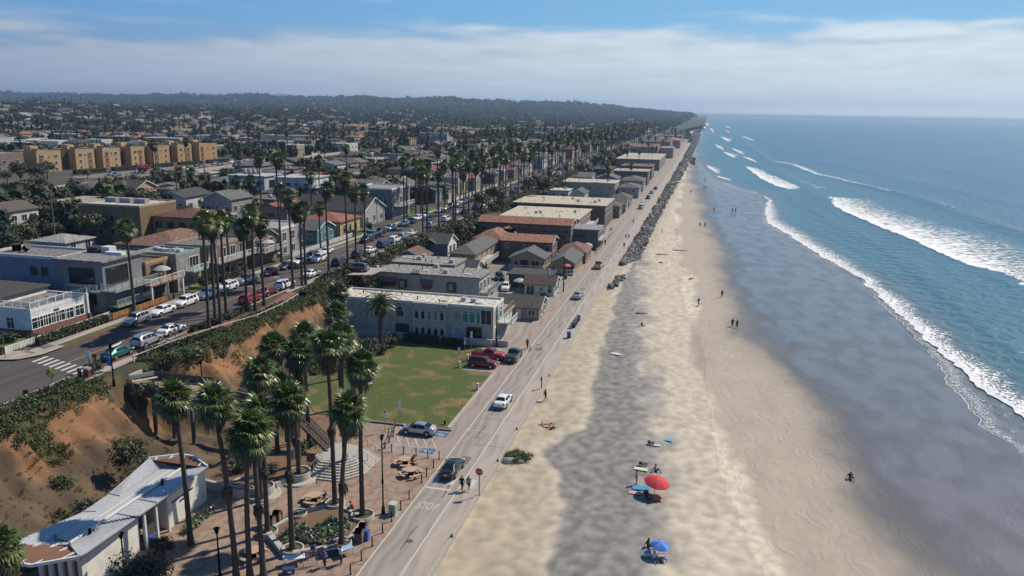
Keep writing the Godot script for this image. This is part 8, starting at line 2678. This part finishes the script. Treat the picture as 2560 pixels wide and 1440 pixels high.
func traffic() -> void:
	var u:=UPPER+0.01
	# kind colour x z turn label
	var near:=[
		["sedan", "black", -25.5,0.02,-78.6,PI,"glossy black sedan driving up the beach road past the stop line"],
		["sedan", "white", -25.2,0.02,-100.6,PI,"white sedan driving up the beach road beside the lawn"],
		["sedan", "silver", -25.3,0.02,-167.6,PI,"silver sedan on the beach road by the white cottage"],
		["pickup", "yellow", -25.5,0.02,-203.2,PI,"yellow pickup truck on the beach road by the terracotta cottage"],
		["pickup", "dark blue", -28.6,0.02,-121.0,PI,"dark blue pickup with a camper top at the road edge beside the red pickup"],
		["pickup", "red", -32.6,0.02,-120.2,PI/2,"bright red pickup truck parked nose to the road by the hedge"],
		["suv", "dark red", -32.4,0.02,-115.8,PI/2,"dark red older station wagon parked beside the lawn"],
		["hatch", "silver", -32.9,0.02,-87.9,-PI/2,"silver hatchback in the accessible parking bay"],
		["suv", "grey", -25.6,0.02,-338.5,0.0,"dark grey car on the far beach road, nearest of five"],
		["sedan", "white", -25.9,0.02,-352.5,0.0,"white car on the far beach road, second of five"],
		["suv", "dark blue", -25.4,0.02,-380.2,0.0,"dark blue car on the far beach road, third of five"],
		["suv", "silver", -25.5,0.02,-406.0,PI,"silver car on the far beach road, fourth of five"],
		["sedan", "black", -25.0,0.02,-430.0,PI,"black car on the far beach road, last of five"],
		["suv", "black", -46.6,0.02,-181.2,0.4,"black car with bright windows in the yard behind the white cottage"],
		["suv", "white", -42.4,0.02,-170.6,0.15,"white van-like car in the yard beside the grey block"],
		["sedan", "silver", -45.4,0.02,-167.4,0.15,"car under a grey cover below the green balcony"],
		["sedan", "dark blue", -43.8,0.02,-188.0,1.2,"dark car half hidden by the low dark roof"],
		["suv", "grey", -66.5,8.1,-143.6,-PI/2,"grey car turned into the driveway by the flat grey roof"],
		["suv", "silver", -81.3,u,-97.8,0.0,"silver-white four-wheel drive parked first on the house side of the upper street"],
		["sedan", "white", -81.2,u,-103.6,0.0,"white sedan parked second on the house side, behind the silver four-wheel drive"],
		["suv", "white", -81.2,u,-109.4,0.0,"white crossover parked third on the house side"],
		["suv", "white", -81.2,u,-115.4,0.0,"large white car parked fourth on the house side, behind the palm trunks"],
		["suv", "white", -81.2,u,-121.2,0.0,"white car parked fifth on the house side, right of the palm trunks"],
		["pickup", "silver", -81.2,u,-127.6,0.0,"grey-fronted pickup parked sixth on the house side"],
		["sedan", "dark red", -81.2,u,-135.6,0.0,"crimson sedan parked on the house side of the upper street"],
		["sedan", "dark green", -81.2,u,-141.8,0.0,"dark green sedan behind the crimson one"],
		["sedan", "white", -81.2,u,-147.2,0.0,"white sedan parked behind the dark green one"],
		["suv", "black", -81.2,u,-152.6,0.0,"black car parked under the palm on the house side"],
		["sedan", "white", -81.2,u,-159.2,0.0,"white sedan at the kerb behind the driving white car"],
		["suv", "white", -78.6,u,-151.0,0.0,"white car driving towards the camera in the house side lane"],
		["pickup", "silver", -81.3,u,-184.3,0.0,"silver pickup parked before the picket fence"],
		["pickup", "black", -79.4,u,-177.5,0.0,"black pickup driving towards the camera in palm shade"],
		["suv", "black", -81.3,u,-190.4,0.0,"black car parked behind the silver pickup"],
		["suv", "pale blue", -81.3,u,-197.2,0.0,"blue-white four-wheel drive parked by the red tiled house lawn"],
		["sedan", "silver", -81.3,u,-207.4,0.0,"grey-green sedan parked beyond the blue-white one"],
		["sedan", "blue", -81.3,u,-212.6,0.0,"small blue car parked behind the grey-green sedan"],
		["suv", "white", -81.3,u,-218.0,0.0,"white car parked behind the small blue one"],
		["pickup", "white", -81.3,u,-225.0,0.0,"white pickup parked at the wide driveway"],
		["sedan", "white", -73.0,u,-94.6,PI,"white sports coupe parked on the bluff side, third from the crosswalk"],
		["suv", "silver", -72.6,u,-89.0,PI,"silver crossover parked on the bluff side, second from the crosswalk"],
		["hatch", "teal", -72.5,u,-83.2,PI,"teal hatchback with a board on its roof nearest the crosswalk"],
		["suv", "red", -72.6,u,-114.6,PI,"bright red car parked at the brick path"],
		["sedan", "dark red", -72.6,u,-120.2,PI,"darker red car parked ahead of the bright red one"],
		["suv", "white", -72.6,u,-126.0,PI,"white four-wheel drive parked ahead of the red cars"],
		["sedan", "white", -72.8,u,-136.4,PI,"white and grey hybrid parked at the driveway"],
		["suv", "black", -72.8,u,-148.8,PI,"large black car with a shiny roof on the bluff side"],
		["suv", "black", -72.9,u,-158.6,PI,"black car ahead of the large shiny-roofed one"],
		["sedan", "white", -72.8,u,-164.2,PI,"white open-topped car on the bluff side"],
		["suv", "dark blue", -72.9,u,-172.2,PI,"dark blue people carrier on the bluff side"],
		["suv", "white", -72.9,u,-179.4,PI,"white car ahead of the dark people carrier"],
		["suv", "silver", -72.9,u,-185.4,PI,"pale green-white car on the bluff side"],
		["sedan", "white", -72.9,u,-191.2,PI,"white sedan, last before the palm group on the bluff side"],
	]
	for c: Array in near: car(c[0],c[1],c[2],c[3],c[4],c[5],c[6])
	var board:=single("surfboard", leafy_board(),plain(0.62,0.63,0.64,0.3),"white surfboard strapped on the teal hatchback's roof", "surfboard", Vector3(-72.4,u+1.62,-82.9),0.15)
	var g:=RandomNumberGenerator.new()
	g.seed=12
	var cols:=["white", "white", "silver", "grey", "black", "dark blue", "blue", "red", "beige", "pale blue"]
	for side in 2:
		var z:=-231.0 if side==0 else -200.0
		while z>-640.0:
			if g.randf()<0.72:
				var col: String=cols[g.randi() % cols.size()]
				var p:=Vector3(-81.3 if side==0 else -72.9,u,z)
				var kind: String=["sedan", "suv", "suv", "pickup", "hatch"][g.randi() % 5]
				car(kind,col,p.x,p.y,p.z,0.0 if side==0 else PI,"%s %s parked on the street's %s side, %s" % [col,{"sedan": "sedan", "suv": "four-wheel drive", "pickup": "pickup", "hatch": "hatchback"}[kind],["house", "bluff"][side],whereabouts(p)],"cars parked far along the upper street")
			z-=6.4
	for k in 14:
		var p:=Vector3(-79.0 if k % 2 else -74.9,u,-236.0-41.0*k)
		var col: String=cols[(k*3) % 10]
		car("suv" if k % 3 else "sedan", col,p.x,p.y,p.z,0.0 if k % 2 else PI,"%s car driving on the upper street, %s" % [col,whereabouts(p)],"cars driving on the upper street")
	for k in 34:
		var x: float=[-121.0,-166.0,-262.0,-268.0][k % 4]
		var p:=Vector3(x+2.6,land_height(x,-190)+0.15,-190.0-12.0*k)
		if x<-250: p.z=-300.0-4.0*k
		if not in_view(p): continue
		var col: String=cols[(k*7+2) % 10]
		car("suv" if k % 2 else "sedan", col,p.x,p.y,p.z,0.0,"%s car parked in the back streets, %s" % [col,whereabouts(p)],"cars parked in the back streets")
func leafy_board() -> ArrayMesh:
	if not K.has("board"):
		var b:=MB.new()
		var rows:=[]
		for k in 13:
			var f:=k/12.0
			var w:=0.27*pow(sin(PI*clampf(f*0.94+0.03,0,1)),0.6)
			var y:=0.12*pow(absf(f-0.5)*2,3)
			rows.append(PackedVector3Array([Vector3(-w,y,1.3-2.6*f),Vector3(-w*0.7,y+0.05,1.3-2.6*f),Vector3(w*0.7,y+0.05,1.3-2.6*f),Vector3(w,y,1.3-2.6*f),Vector3(0,y-0.03,1.3-2.6*f)]))
		rows.reverse()
		b.grid(rows,true)
		K["board"]=b.mesh()
	return K["board"]
func people() -> void:
	var by:=func(x: float,z: float) -> float: return beach_height(x,z)+0.02
	var away:=PI
	person("walk", Vector3(-23.1,0.01,-74.6),away,"black", "black", "person in black walking up the promenade beside the stop sign", 0.28)
	person("walk", Vector3(-22.4,0.01,-74.8),away+0.1,"grey", "black", "person in a grey top and black shorts walking next to the one in black", 0.32,"fair", true)
	person("walk", Vector3(-27.7,0.01,-127.4),away,"olive", "trousers:black", "person in dark clothes walking a small dog by the parked pickups", 0.25)
	person("walk", Vector3(-20.0,by.call(-20.0,-104.7),-104.7),2.2,"black", "black", "person in black on the sand beside the wooden sign post", 0.3,"dark", true)
	person("stand", Vector3(-28.4,0.01,-240.6),0.3,"black", "trousers:black", "dark-clothed person at the slate blue house gate, nearer the road", 0.2)
	person("stand", Vector3(-29.5,0.01,-241.8),2.0,"dark", "trousers:dark", "dark-clothed person close to the slate blue house wall", 0.2)
	person("walk", Vector3(-22.2,0.01,-236.5),0.0,"black", "trousers:navy", "person walking towards the camera along the rocks", 0.25)
	person("walk", Vector3(-23.3,0.01,-253.7),away,"grey", "dark", "left one of two people walking along the rocks", 0.3)
	person("walk", Vector3(-22.5,0.01,-254.8),away,"tan", "dark", "right one of two people walking along the rocks", 0.3)
	person("walk", Vector3(-24.3,0.01,-290.3),away,"tan", "tan", "lone person on the beach road far beyond the two walkers", 0.3)
	person("stand", Vector3(-13.0,by.call(-13.0,-275.6),-275.6),1.0,"white", "white", "pale-clothed person at the foot of the rocks", 0.35)
	person("lie", Vector3(-18.2,by.call(-18.2,-96.2),-96.2),1.9,"", "brief:red", "sunbather lying face down on the sand near the road", 0.36,"dark", true)
	person("ground", Vector3(-10.0,by.call(-10.0,-151.5),-151.5),1.2,"black", "white", "person sitting alone at the edge of the pebbles", 0.25)
	person("carry", Vector3(0.6,by.call(0.6,-174.2),-174.2),away-0.4,"black", "trousers:black", "surfer in a black wetsuit carrying a pale board across the sand", 0.3)
	person("walk", Vector3(5.8,by.call(5.8,-185.0),-185.0),away,"dark", "trousers:dark", "lone dark-clothed walker on the damp rippled sand", 0.25)
	person("walk", Vector3(7.4,by.call(7.4,-158.9),-158.9),away,"black", "trousers:black", "left one of a dark-clothed couple on the rippled sand", 0.25)
	person("walk", Vector3(8.3,by.call(8.3,-158.6),-158.6),away,"navy", "trousers:black", "right one of a dark-clothed couple on the rippled sand", 0.25,"dark", false,"", 0.94)
	person("walk", Vector3(-0.4,by.call(-0.4,-302.3),-302.3),away,"black", "trousers:black", "left one of two walkers on the sand level with the red tiled motel", 0.25)
	person("stand", Vector3(1.4,by.call(1.4,-304.0),-304.0),away,"dark", "trousers:black", "right one of two walkers on the sand level with the red tiled motel", 0.25)
	person("walk", Vector3(5.1,by.call(5.1,-358.7),-358.7),away,"red", "trousers:dark", "walker at the tip of dry sand by the wet mirror", 0.28)
	person("stand", Vector3(13.0,by.call(13.0,-361.7),-361.7),away,"black", "trousers:black", "left one of two people standing on the mirror-wet sand", 0.25)
	person("stand", Vector3(14.4,by.call(14.4,-362.2),-362.2),away,"dark", "trousers:black", "right one of two people standing on the mirror-wet sand", 0.25)
	person("walk", Vector3(-6.4,by.call(-6.4,-427.1),-427.1),away,"dark", "dark", "far walker on dry sand near the rocks", 0.25)
	person("walk", Vector3(0.2,by.call(0.2,-460.2),-460.2),away,"black", "trousers:black", "left one of the far pair at the water", 0.25)
	person("walk", Vector3(1.3,by.call(1.3,-460.5),-460.5),away,"black", "trousers:black", "right one of the far pair at the water", 0.25)
	person("walk", Vector3(0.3,by.call(0.3,-522.5),-522.5),away,"dark", "trousers:black", "farthest lone walker at the narrow wet strip", 0.25)
	person("ground", Vector3(19.2,by.call(19.2,-93.6),-93.6),0.4,"dark", "dark", "person sitting alone on the wide wet sand at the right", 0.25)
	person("ground", Vector3(-3.3,by.call(-3.3,-87.5),-87.5),1.3,"", "navy", "bare-backed man sitting beside a pale towel beyond the red umbrella", 0.26)
	person("stand", Vector3(-5.2,by.call(-5.2,-83.4),-83.4),1.4,"", "brief:dark", "woman standing left of the red umbrella", 0.27,"dark", true)
	person("ground", Vector3(-3.9,by.call(-3.9,-80.7),-80.7),0.2,"dark", "navy", "person sitting in the shade of the red umbrella", 0.2)
	person("ground", Vector3(-2.9,by.call(-2.9,-70.6),-70.6),1.2,"dark", "dark", "person sitting behind the blue umbrella", 0.22)
	person("ground", Vector3(-2.2,by.call(-2.2,-68.4),-68.4),0.4,"white", "blue", "person sitting under the blue umbrella", 0.3)
	# in the plaza
	person("bench", Vector3(-36.1,-0.09,-68.4),PI/2-0.35,"dark", "grey", "person in dark top sitting at the round table, legs stretched", 0.28)
	person("stand", Vector3(-31.4,0.02,-67.2),-1.0,"black", "black", "person in black standing by the palm ring next to the road", 0.25)
	person("bench", Vector3(-32.4,-0.05,-67.2),-1.2,"red", "red", "person in red crouching on the low wall by the palm ring", 0.3)
	person("stoop", Vector3(-32.5,0.02,-59.0),0.6,"purple", "trousers:black", "volunteer in purple bending over the stall, left one", 0.32)
	person("akimbo", Vector3(-30.6,0.02,-57.6),-0.6,"purple", "trousers:black", "volunteer in purple standing at the near side of the stall", 0.32)
	person("stand", Vector3(-29.4,0.02,-58.4),-0.8,"white", "trousers:black", "person in white standing at the road end of the stall", 0.3)
	person("stoop", Vector3(-31.0,0.02,-60.4),0.3,"purple", "trousers:navy", "volunteer in purple bending behind the dark table", 0.32)
	person("bench", Vector3(-30.5,-0.09,-79.3),PI/2,"black", "red", "person with red shorts sitting at the table near the parking", 0.28)
	person("stand", Vector3(-43.9,0.02,-49.8),0.5,"purple", "trousers:white", "person in lilac glimpsed behind the dark tree at the lower edge", 0.3)
	person("stoop", Vector3(-73.4,UPPER+0.02,-80.2),0.8,"black", "trousers:black", "person in black behind the teal hatchback's open boot", 0.25)
	person("walk", Vector3(-70.4,UPPER+0.08,-92.0),away,"pink", "grey", "person in pink walking on the pavement beside the white coupe", 0.3)
	# surfboards, umbrellas, towels, driftwood
	var sb:=single("surfboard", leafy_board(),plain(0.5,0.6,0.62,0.3),"pale board under the surfer's arm", "surfboard", Vector3(1.05,by.call(0.6,-174.2)+0.95,-174.1),PI-0.4)
	sb.rotation.z=1.3
	umbrella("beach_umbrella", "large red beach umbrella tilted over its sitters", Vector3(-3.1,by.call(-3.1,-81.8),-81.8),1.45,2.15,lin(0.52,0.02,0.035),Vector3(0.12,0,-0.16))
	umbrella("beach_umbrella", "blue beach umbrella with pale stripes near the lower edge", Vector3(-1.9,by.call(-1.9,-69.4),-69.4),0.95,1.55,lin(0.03,0.12,0.45),Vector3(0.1,0,-0.12),lin(0.10,0.24,0.6))
	var tw:=[[-4.6,-82.6,1.9,1.0,[0.05,0.25,0.45],0.15,"turquoise towel spread under the red umbrella"],[-5.2,-81.2,1.2,0.8,[0.45,0.3,0.28],-0.1,"pinkish towel left of the red umbrella's shade"],[-2.6,-80.9,0.9,1.4,[0.5,0.25,0.09],0.1,"orange towel right of the red umbrella"],[-5.0,-87.4,1.6,0.7,[0.5,0.55,0.4],-0.1,"pale yellow-green towel beside the bare-backed man"],[-12.8,-131.1,1.9,1.0,[0.5,0.5,0.53],-0.3,"white towel lying alone on the pebbles"],[-2.2,-97.2,0.9,0.7,[0.08,0.32,0.6],0.0,"small bright blue towel on the upper sand"],[-3.6,-95.0,0.9,0.6,[0.45,0.48,0.55],0.2,"striped white and blue cloth next to the dark bag"],[-18.2,-96.3,1.9,0.9,[0.36,0.24,0.2],1.9,"thin reddish towel under the sunbather"],[-3.0,-82.4,0.0,0.0,[0,0,0],0,""]]
	for t: Array in tw:
		if t[2]==0.0: continue
		var b:=MB.new()
		var rows:=[]
		for k in 7:
			var row:=PackedVector3Array()
			for s in 5: row.append(Vector3((s/4.0-0.5)*t[2],0.05+0.025*sin(k*2.0+s*1.7),(0.5-k/6.0)*t[3]))
			rows.append(row)
		b.grid(rows)
		single("beach_towel", b.mesh(),plain(t[4][0],t[4][1],t[4][2],0.95),t[6],"towel", Vector3(t[0],by.call(t[0],t[1])+0.06,t[1]),t[5])
	var bag:=single("beach_bag", leafy_mesh("bag", 120,0.22,5,3,0.8),plain(0.03,0.05,0.04,0.8),"dark green bag heap beside the striped cloth", "bag", Vector3(-4.4,by.call(-4.4,-95.1),-95.1))
	bag.scale=Vector3(0.5,0.4,0.4)
	var bag2:=single("beach_bag", leafy_mesh("bag", 120,0.22,5,3,0.8),plain(0.05,0.04,0.035,0.8),"dark bags behind the pale yellow-green towel", "bag", Vector3(-4.9,by.call(-4.9,-88.6),-88.6))
	bag2.scale=Vector3(0.6,0.35,0.4)
	var cb:=thing("cool_box", "small white cool box under the blue umbrella", "cool box", Vector3(-2.9,by.call(-2.9,-69.0),-69.0),0.3)
	part(cb,"box", shared_box(0.6,0.36,0.4),plain(0.6,0.62,0.62,0.4))
	part(cb,"lid", shared_box(0.64,0.06,0.44),plain(0.06,0.2,0.4,0.4),Vector3(0,0.36,0))
	for p: Array in [[-1.4,-68.6,"blue low beach chair at the blue umbrella"],[-3.5,-80.0,"dark low beach chair under the red umbrella"]]:
		single("beach_chair", leafy_box(0.85),plain(0.03,0.06,0.3,0.8) if p[0]>-2 else plain(0.02,0.02,0.03,0.8),p[2],"chair", Vector3(p[0],by.call(p[0],p[1]),p[1]),0.4)
	var g:=RandomNumberGenerator.new()
	g.seed=33
	var dw:=[[-10.1,-220.1,"twiggy driftwood on the sand below the rocks, nearer piece"],[-10.6,-233.5,"long driftwood trunk with a root on the sand below the rocks"],[-5.8,-244.0,"dark drift log lying on the bare sand beyond the driftwood trunk"],[-10.8,-161.0,"dark drift branch by the pebble edge past the sitting person"],[-17.0,-95.2,"small twigs beside the sunbather"],[-1.5,-202.0,"short stick on the pale sand above the surfer"]]
	for k in dw.size():
		var b:=MB.new()
		var l: float=[1.4,4.2,4.6,2.6,0.8,1.2][k]
		var a:=Vector3(-l/2,0.12,0)
		for j in 6:
			var e:=a+Vector3(l/6,g.randf_range(-0.03,0.05),g.randf_range(-0.12,0.12))
			b.tube(a,e,0.16-0.018*j,0.145-0.018*j,7,j==0 or j==5)
			if j % 2==0: b.tube(a,a+Vector3(g.randf_range(-0.2,0.5),g.randf_range(0.2,0.7),g.randf_range(-0.5,0.5)),0.06,0.02,5)
			a=e
		single("driftwood", b.mesh(),plain(0.1,0.075,0.055,0.95),dw[k][2],"driftwood", Vector3(dw[k][0],by.call(dw[k][0],dw[k][1]),dw[k][1]),-0.2+0.15*k)
	# the dog by the parked pickups
	var dog:=thing("dog", "small grey dog on a lead beside the walker at the parked pickups", "dog", Vector3(-27.0,0.01,-126.6),PI)
	var db:=MB.new()
	skin(db,[[Vector3(0,0.34,-0.18),Vector3(0,0.35,0.16),0.09,0.115],[Vector3(0,0.38,0.2),Vector3(0,0.52,0.32),0.07,0.06],[Vector3(0,0.55,0.34),Vector3(0,0.52,0.47),0.07,0.035],[Vector3(0.05,0.6,0.32),Vector3(0.06,0.66,0.3),0.025,0.012],[Vector3(-0.05,0.6,0.32),Vector3(-0.06,0.66,0.3),0.025,0.012],[Vector3(0.06,0.3,0.16),Vector3(0.06,0.02,0.17),0.045,0.025],[Vector3(-0.06,0.3,0.16),Vector3(-0.06,0.02,0.13),0.045,0.025],[Vector3(0.06,0.3,-0.18),Vector3(0.06,0.2,-0.12),0.06,0.035],[Vector3(0.06,0.2,-0.12),Vector3(0.06,0.12,-0.22),0.035,0.024],[Vector3(0.06,0.12,-0.22),Vector3(0.06,0.02,-0.2),0.024,0.024],[Vector3(-0.06,0.3,-0.18),Vector3(-0.06,0.2,-0.1),0.06,0.035],[Vector3(-0.06,0.2,-0.1),Vector3(-0.06,0.12,-0.2),0.035,0.024],[Vector3(-0.06,0.12,-0.2),Vector3(-0.06,0.02,-0.18),0.024,0.024],[Vector3(0,0.42,-0.26),Vector3(0,0.56,-0.38),0.03,0.015]],0.018,0.02)
	part(dog,"body", db.mesh(),plain(0.2,0.19,0.18,0.9))
func riprap() -> void:
	var g:=RandomNumberGenerator.new()
	g.seed=17
	var cols:=[plain(0.115,0.11,0.105,0.9),plain(0.165,0.158,0.15,0.9),plain(0.075,0.073,0.07,0.9),plain(0.22,0.205,0.185,0.9)]
	var spots:=[]
	for k in 46:
		var f:=g.randf()
		spots.append([lerpf(-20.4,-18.6,g.randf())+1.0*f,-179.0-20.0*f,g.randf_range(0.4,0.9)])
	for k in 2600:
		var z:=-211.0-1500.0*pow(g.randf(),1.7)
		var wide:=4.0*smoothstep(-208.0,-225.0,z)+2.4*smoothstep(-300.0,-600.0,z)+(5.0 if z<-690 and z>-790 else 0.0)
		spots.append([-20.4+wide*g.randf(),z,g.randf_range(0.55,1.15)*(1.0+smoothstep(-400.0,-1500.0,z))])
	for k in 240:
		var z:=-1250.0-900.0*g.randf()
		spots.append([-30.0+14.0*g.randf(),z,g.randf_range(1.0,2.4)])
	spots.sort_custom(func(a,b): return a[1]>b[1])
	var protos := {}
	var mass:=[]
	var tints:=[]
	for k in spots.size():
		var s: Array=spots[k]
		var down: float=s[0]+20.4
		var y:=maxf(beach_height(s[0],s[1]),lerpf(0.35,-1.3,clampf(down/5.2,0,1))-0.3)
		var t:=Transform3D(Basis.from_euler(Vector3(g.randf()*3,g.randf()*TAU,g.randf()*3)).scaled(Vector3.ONE*s[2]*0.8),Vector3(s[0],y,s[1]))
		var c:=g.randi() % 4
		if k<300:
			var o:=single("riprap_boulder", rock_mesh(k % 5),cols[c],"%s %s %s boulder in the rock bank, %s" % ["large" if s[2]>0.9 else "mid-sized" if s[2]>0.72 else "small", ["flat-lying", "tilted", "upright"][clampi(int(absf(t.basis.y.normalized().y)*3),0,2)],["dark grey", "grey", "blackish", "pale grey"][c],whereabouts(t.origin)],"boulder", Vector3.ZERO,0.0,"rock bank boulders")
			o.transform=t
		else:
			mass.append(t)
			tints.append([Color(0.115,0.11,0.105),Color(0.165,0.158,0.15),Color(0.075,0.073,0.07),Color(0.22,0.205,0.185)][c])
	var m:=mat("rock_mass", Color.WHITE,0.9)
	m.vertex_color_use_as_albedo=true
	var rm:=MB.new()
	scatter("riprap_rocks", rock_mesh(1),m,mass,tints)
func _ready() -> void:
	rng.seed=1
	nz.seed=2
	nz.frequency=0.012
	nz.fractal_octaves=4
	nz2.seed=9
	nz2.frequency=0.012
	nz2.fractal_octaves=3
	var cam:=Camera3D.new()
	cam.name="camera"
	cam.fov=40.134
	cam.near=0.5
	cam.far=80000.0
	cam.transform=Transform3D(Basis(Vector3.UP,deg_to_rad(13.5016))*Basis(Vector3.RIGHT,deg_to_rad(-12.6858))*Basis(Vector3.BACK,deg_to_rad(0.8995)),Vector3(0,40,0))
	add_child(cam)
	cam.current=true
	view=cam.transform
	var we:=WorldEnvironment.new()
	we.name="world"
	var env:=Environment.new()
	env.background_mode=Environment.BG_SKY
	var sky:=Sky.new()
	var pm:=PanoramaSkyMaterial.new()
	pm.panorama=sky_picture()
	sky.sky_material=pm
	env.sky=sky
	env.tonemap_mode=Environment.TONE_MAPPER_LINEAR
	env.tonemap_exposure=1.08
	env.volumetric_fog_enabled=true     # thin sea haze,brighter towards the sun
	env.volumetric_fog_density=0.000115
	env.volumetric_fog_albedo=lin(0.52,0.72,0.97)
	env.volumetric_fog_anisotropy=0.4
	env.sdfgi_enabled=true
	env.ssao_enabled=true
	env.ssil_enabled=true
	we.environment=env
	add_child(we)
	var sun:=DirectionalLight3D.new()
	sun.name="sun"
	sun.light_energy=1.6
	sun.light_color=Color(1.0,0.955,0.88)
	sun.light_angular_distance=0.5
	sun.shadow_enabled=true
	sun.basis=Basis.looking_at(-Vector3(1.9,3.0,-2.1).normalized())
	add_child(sun)
	textures()
	beach()
	water()
	surf()
	inland()
	bluff()
	roads()
	rest_rooms()
	plaza()
	furniture()
	strand_houses()
	street_houses()
	town()
	palms()
	greenery()
	riprap()
	traffic()
	people()
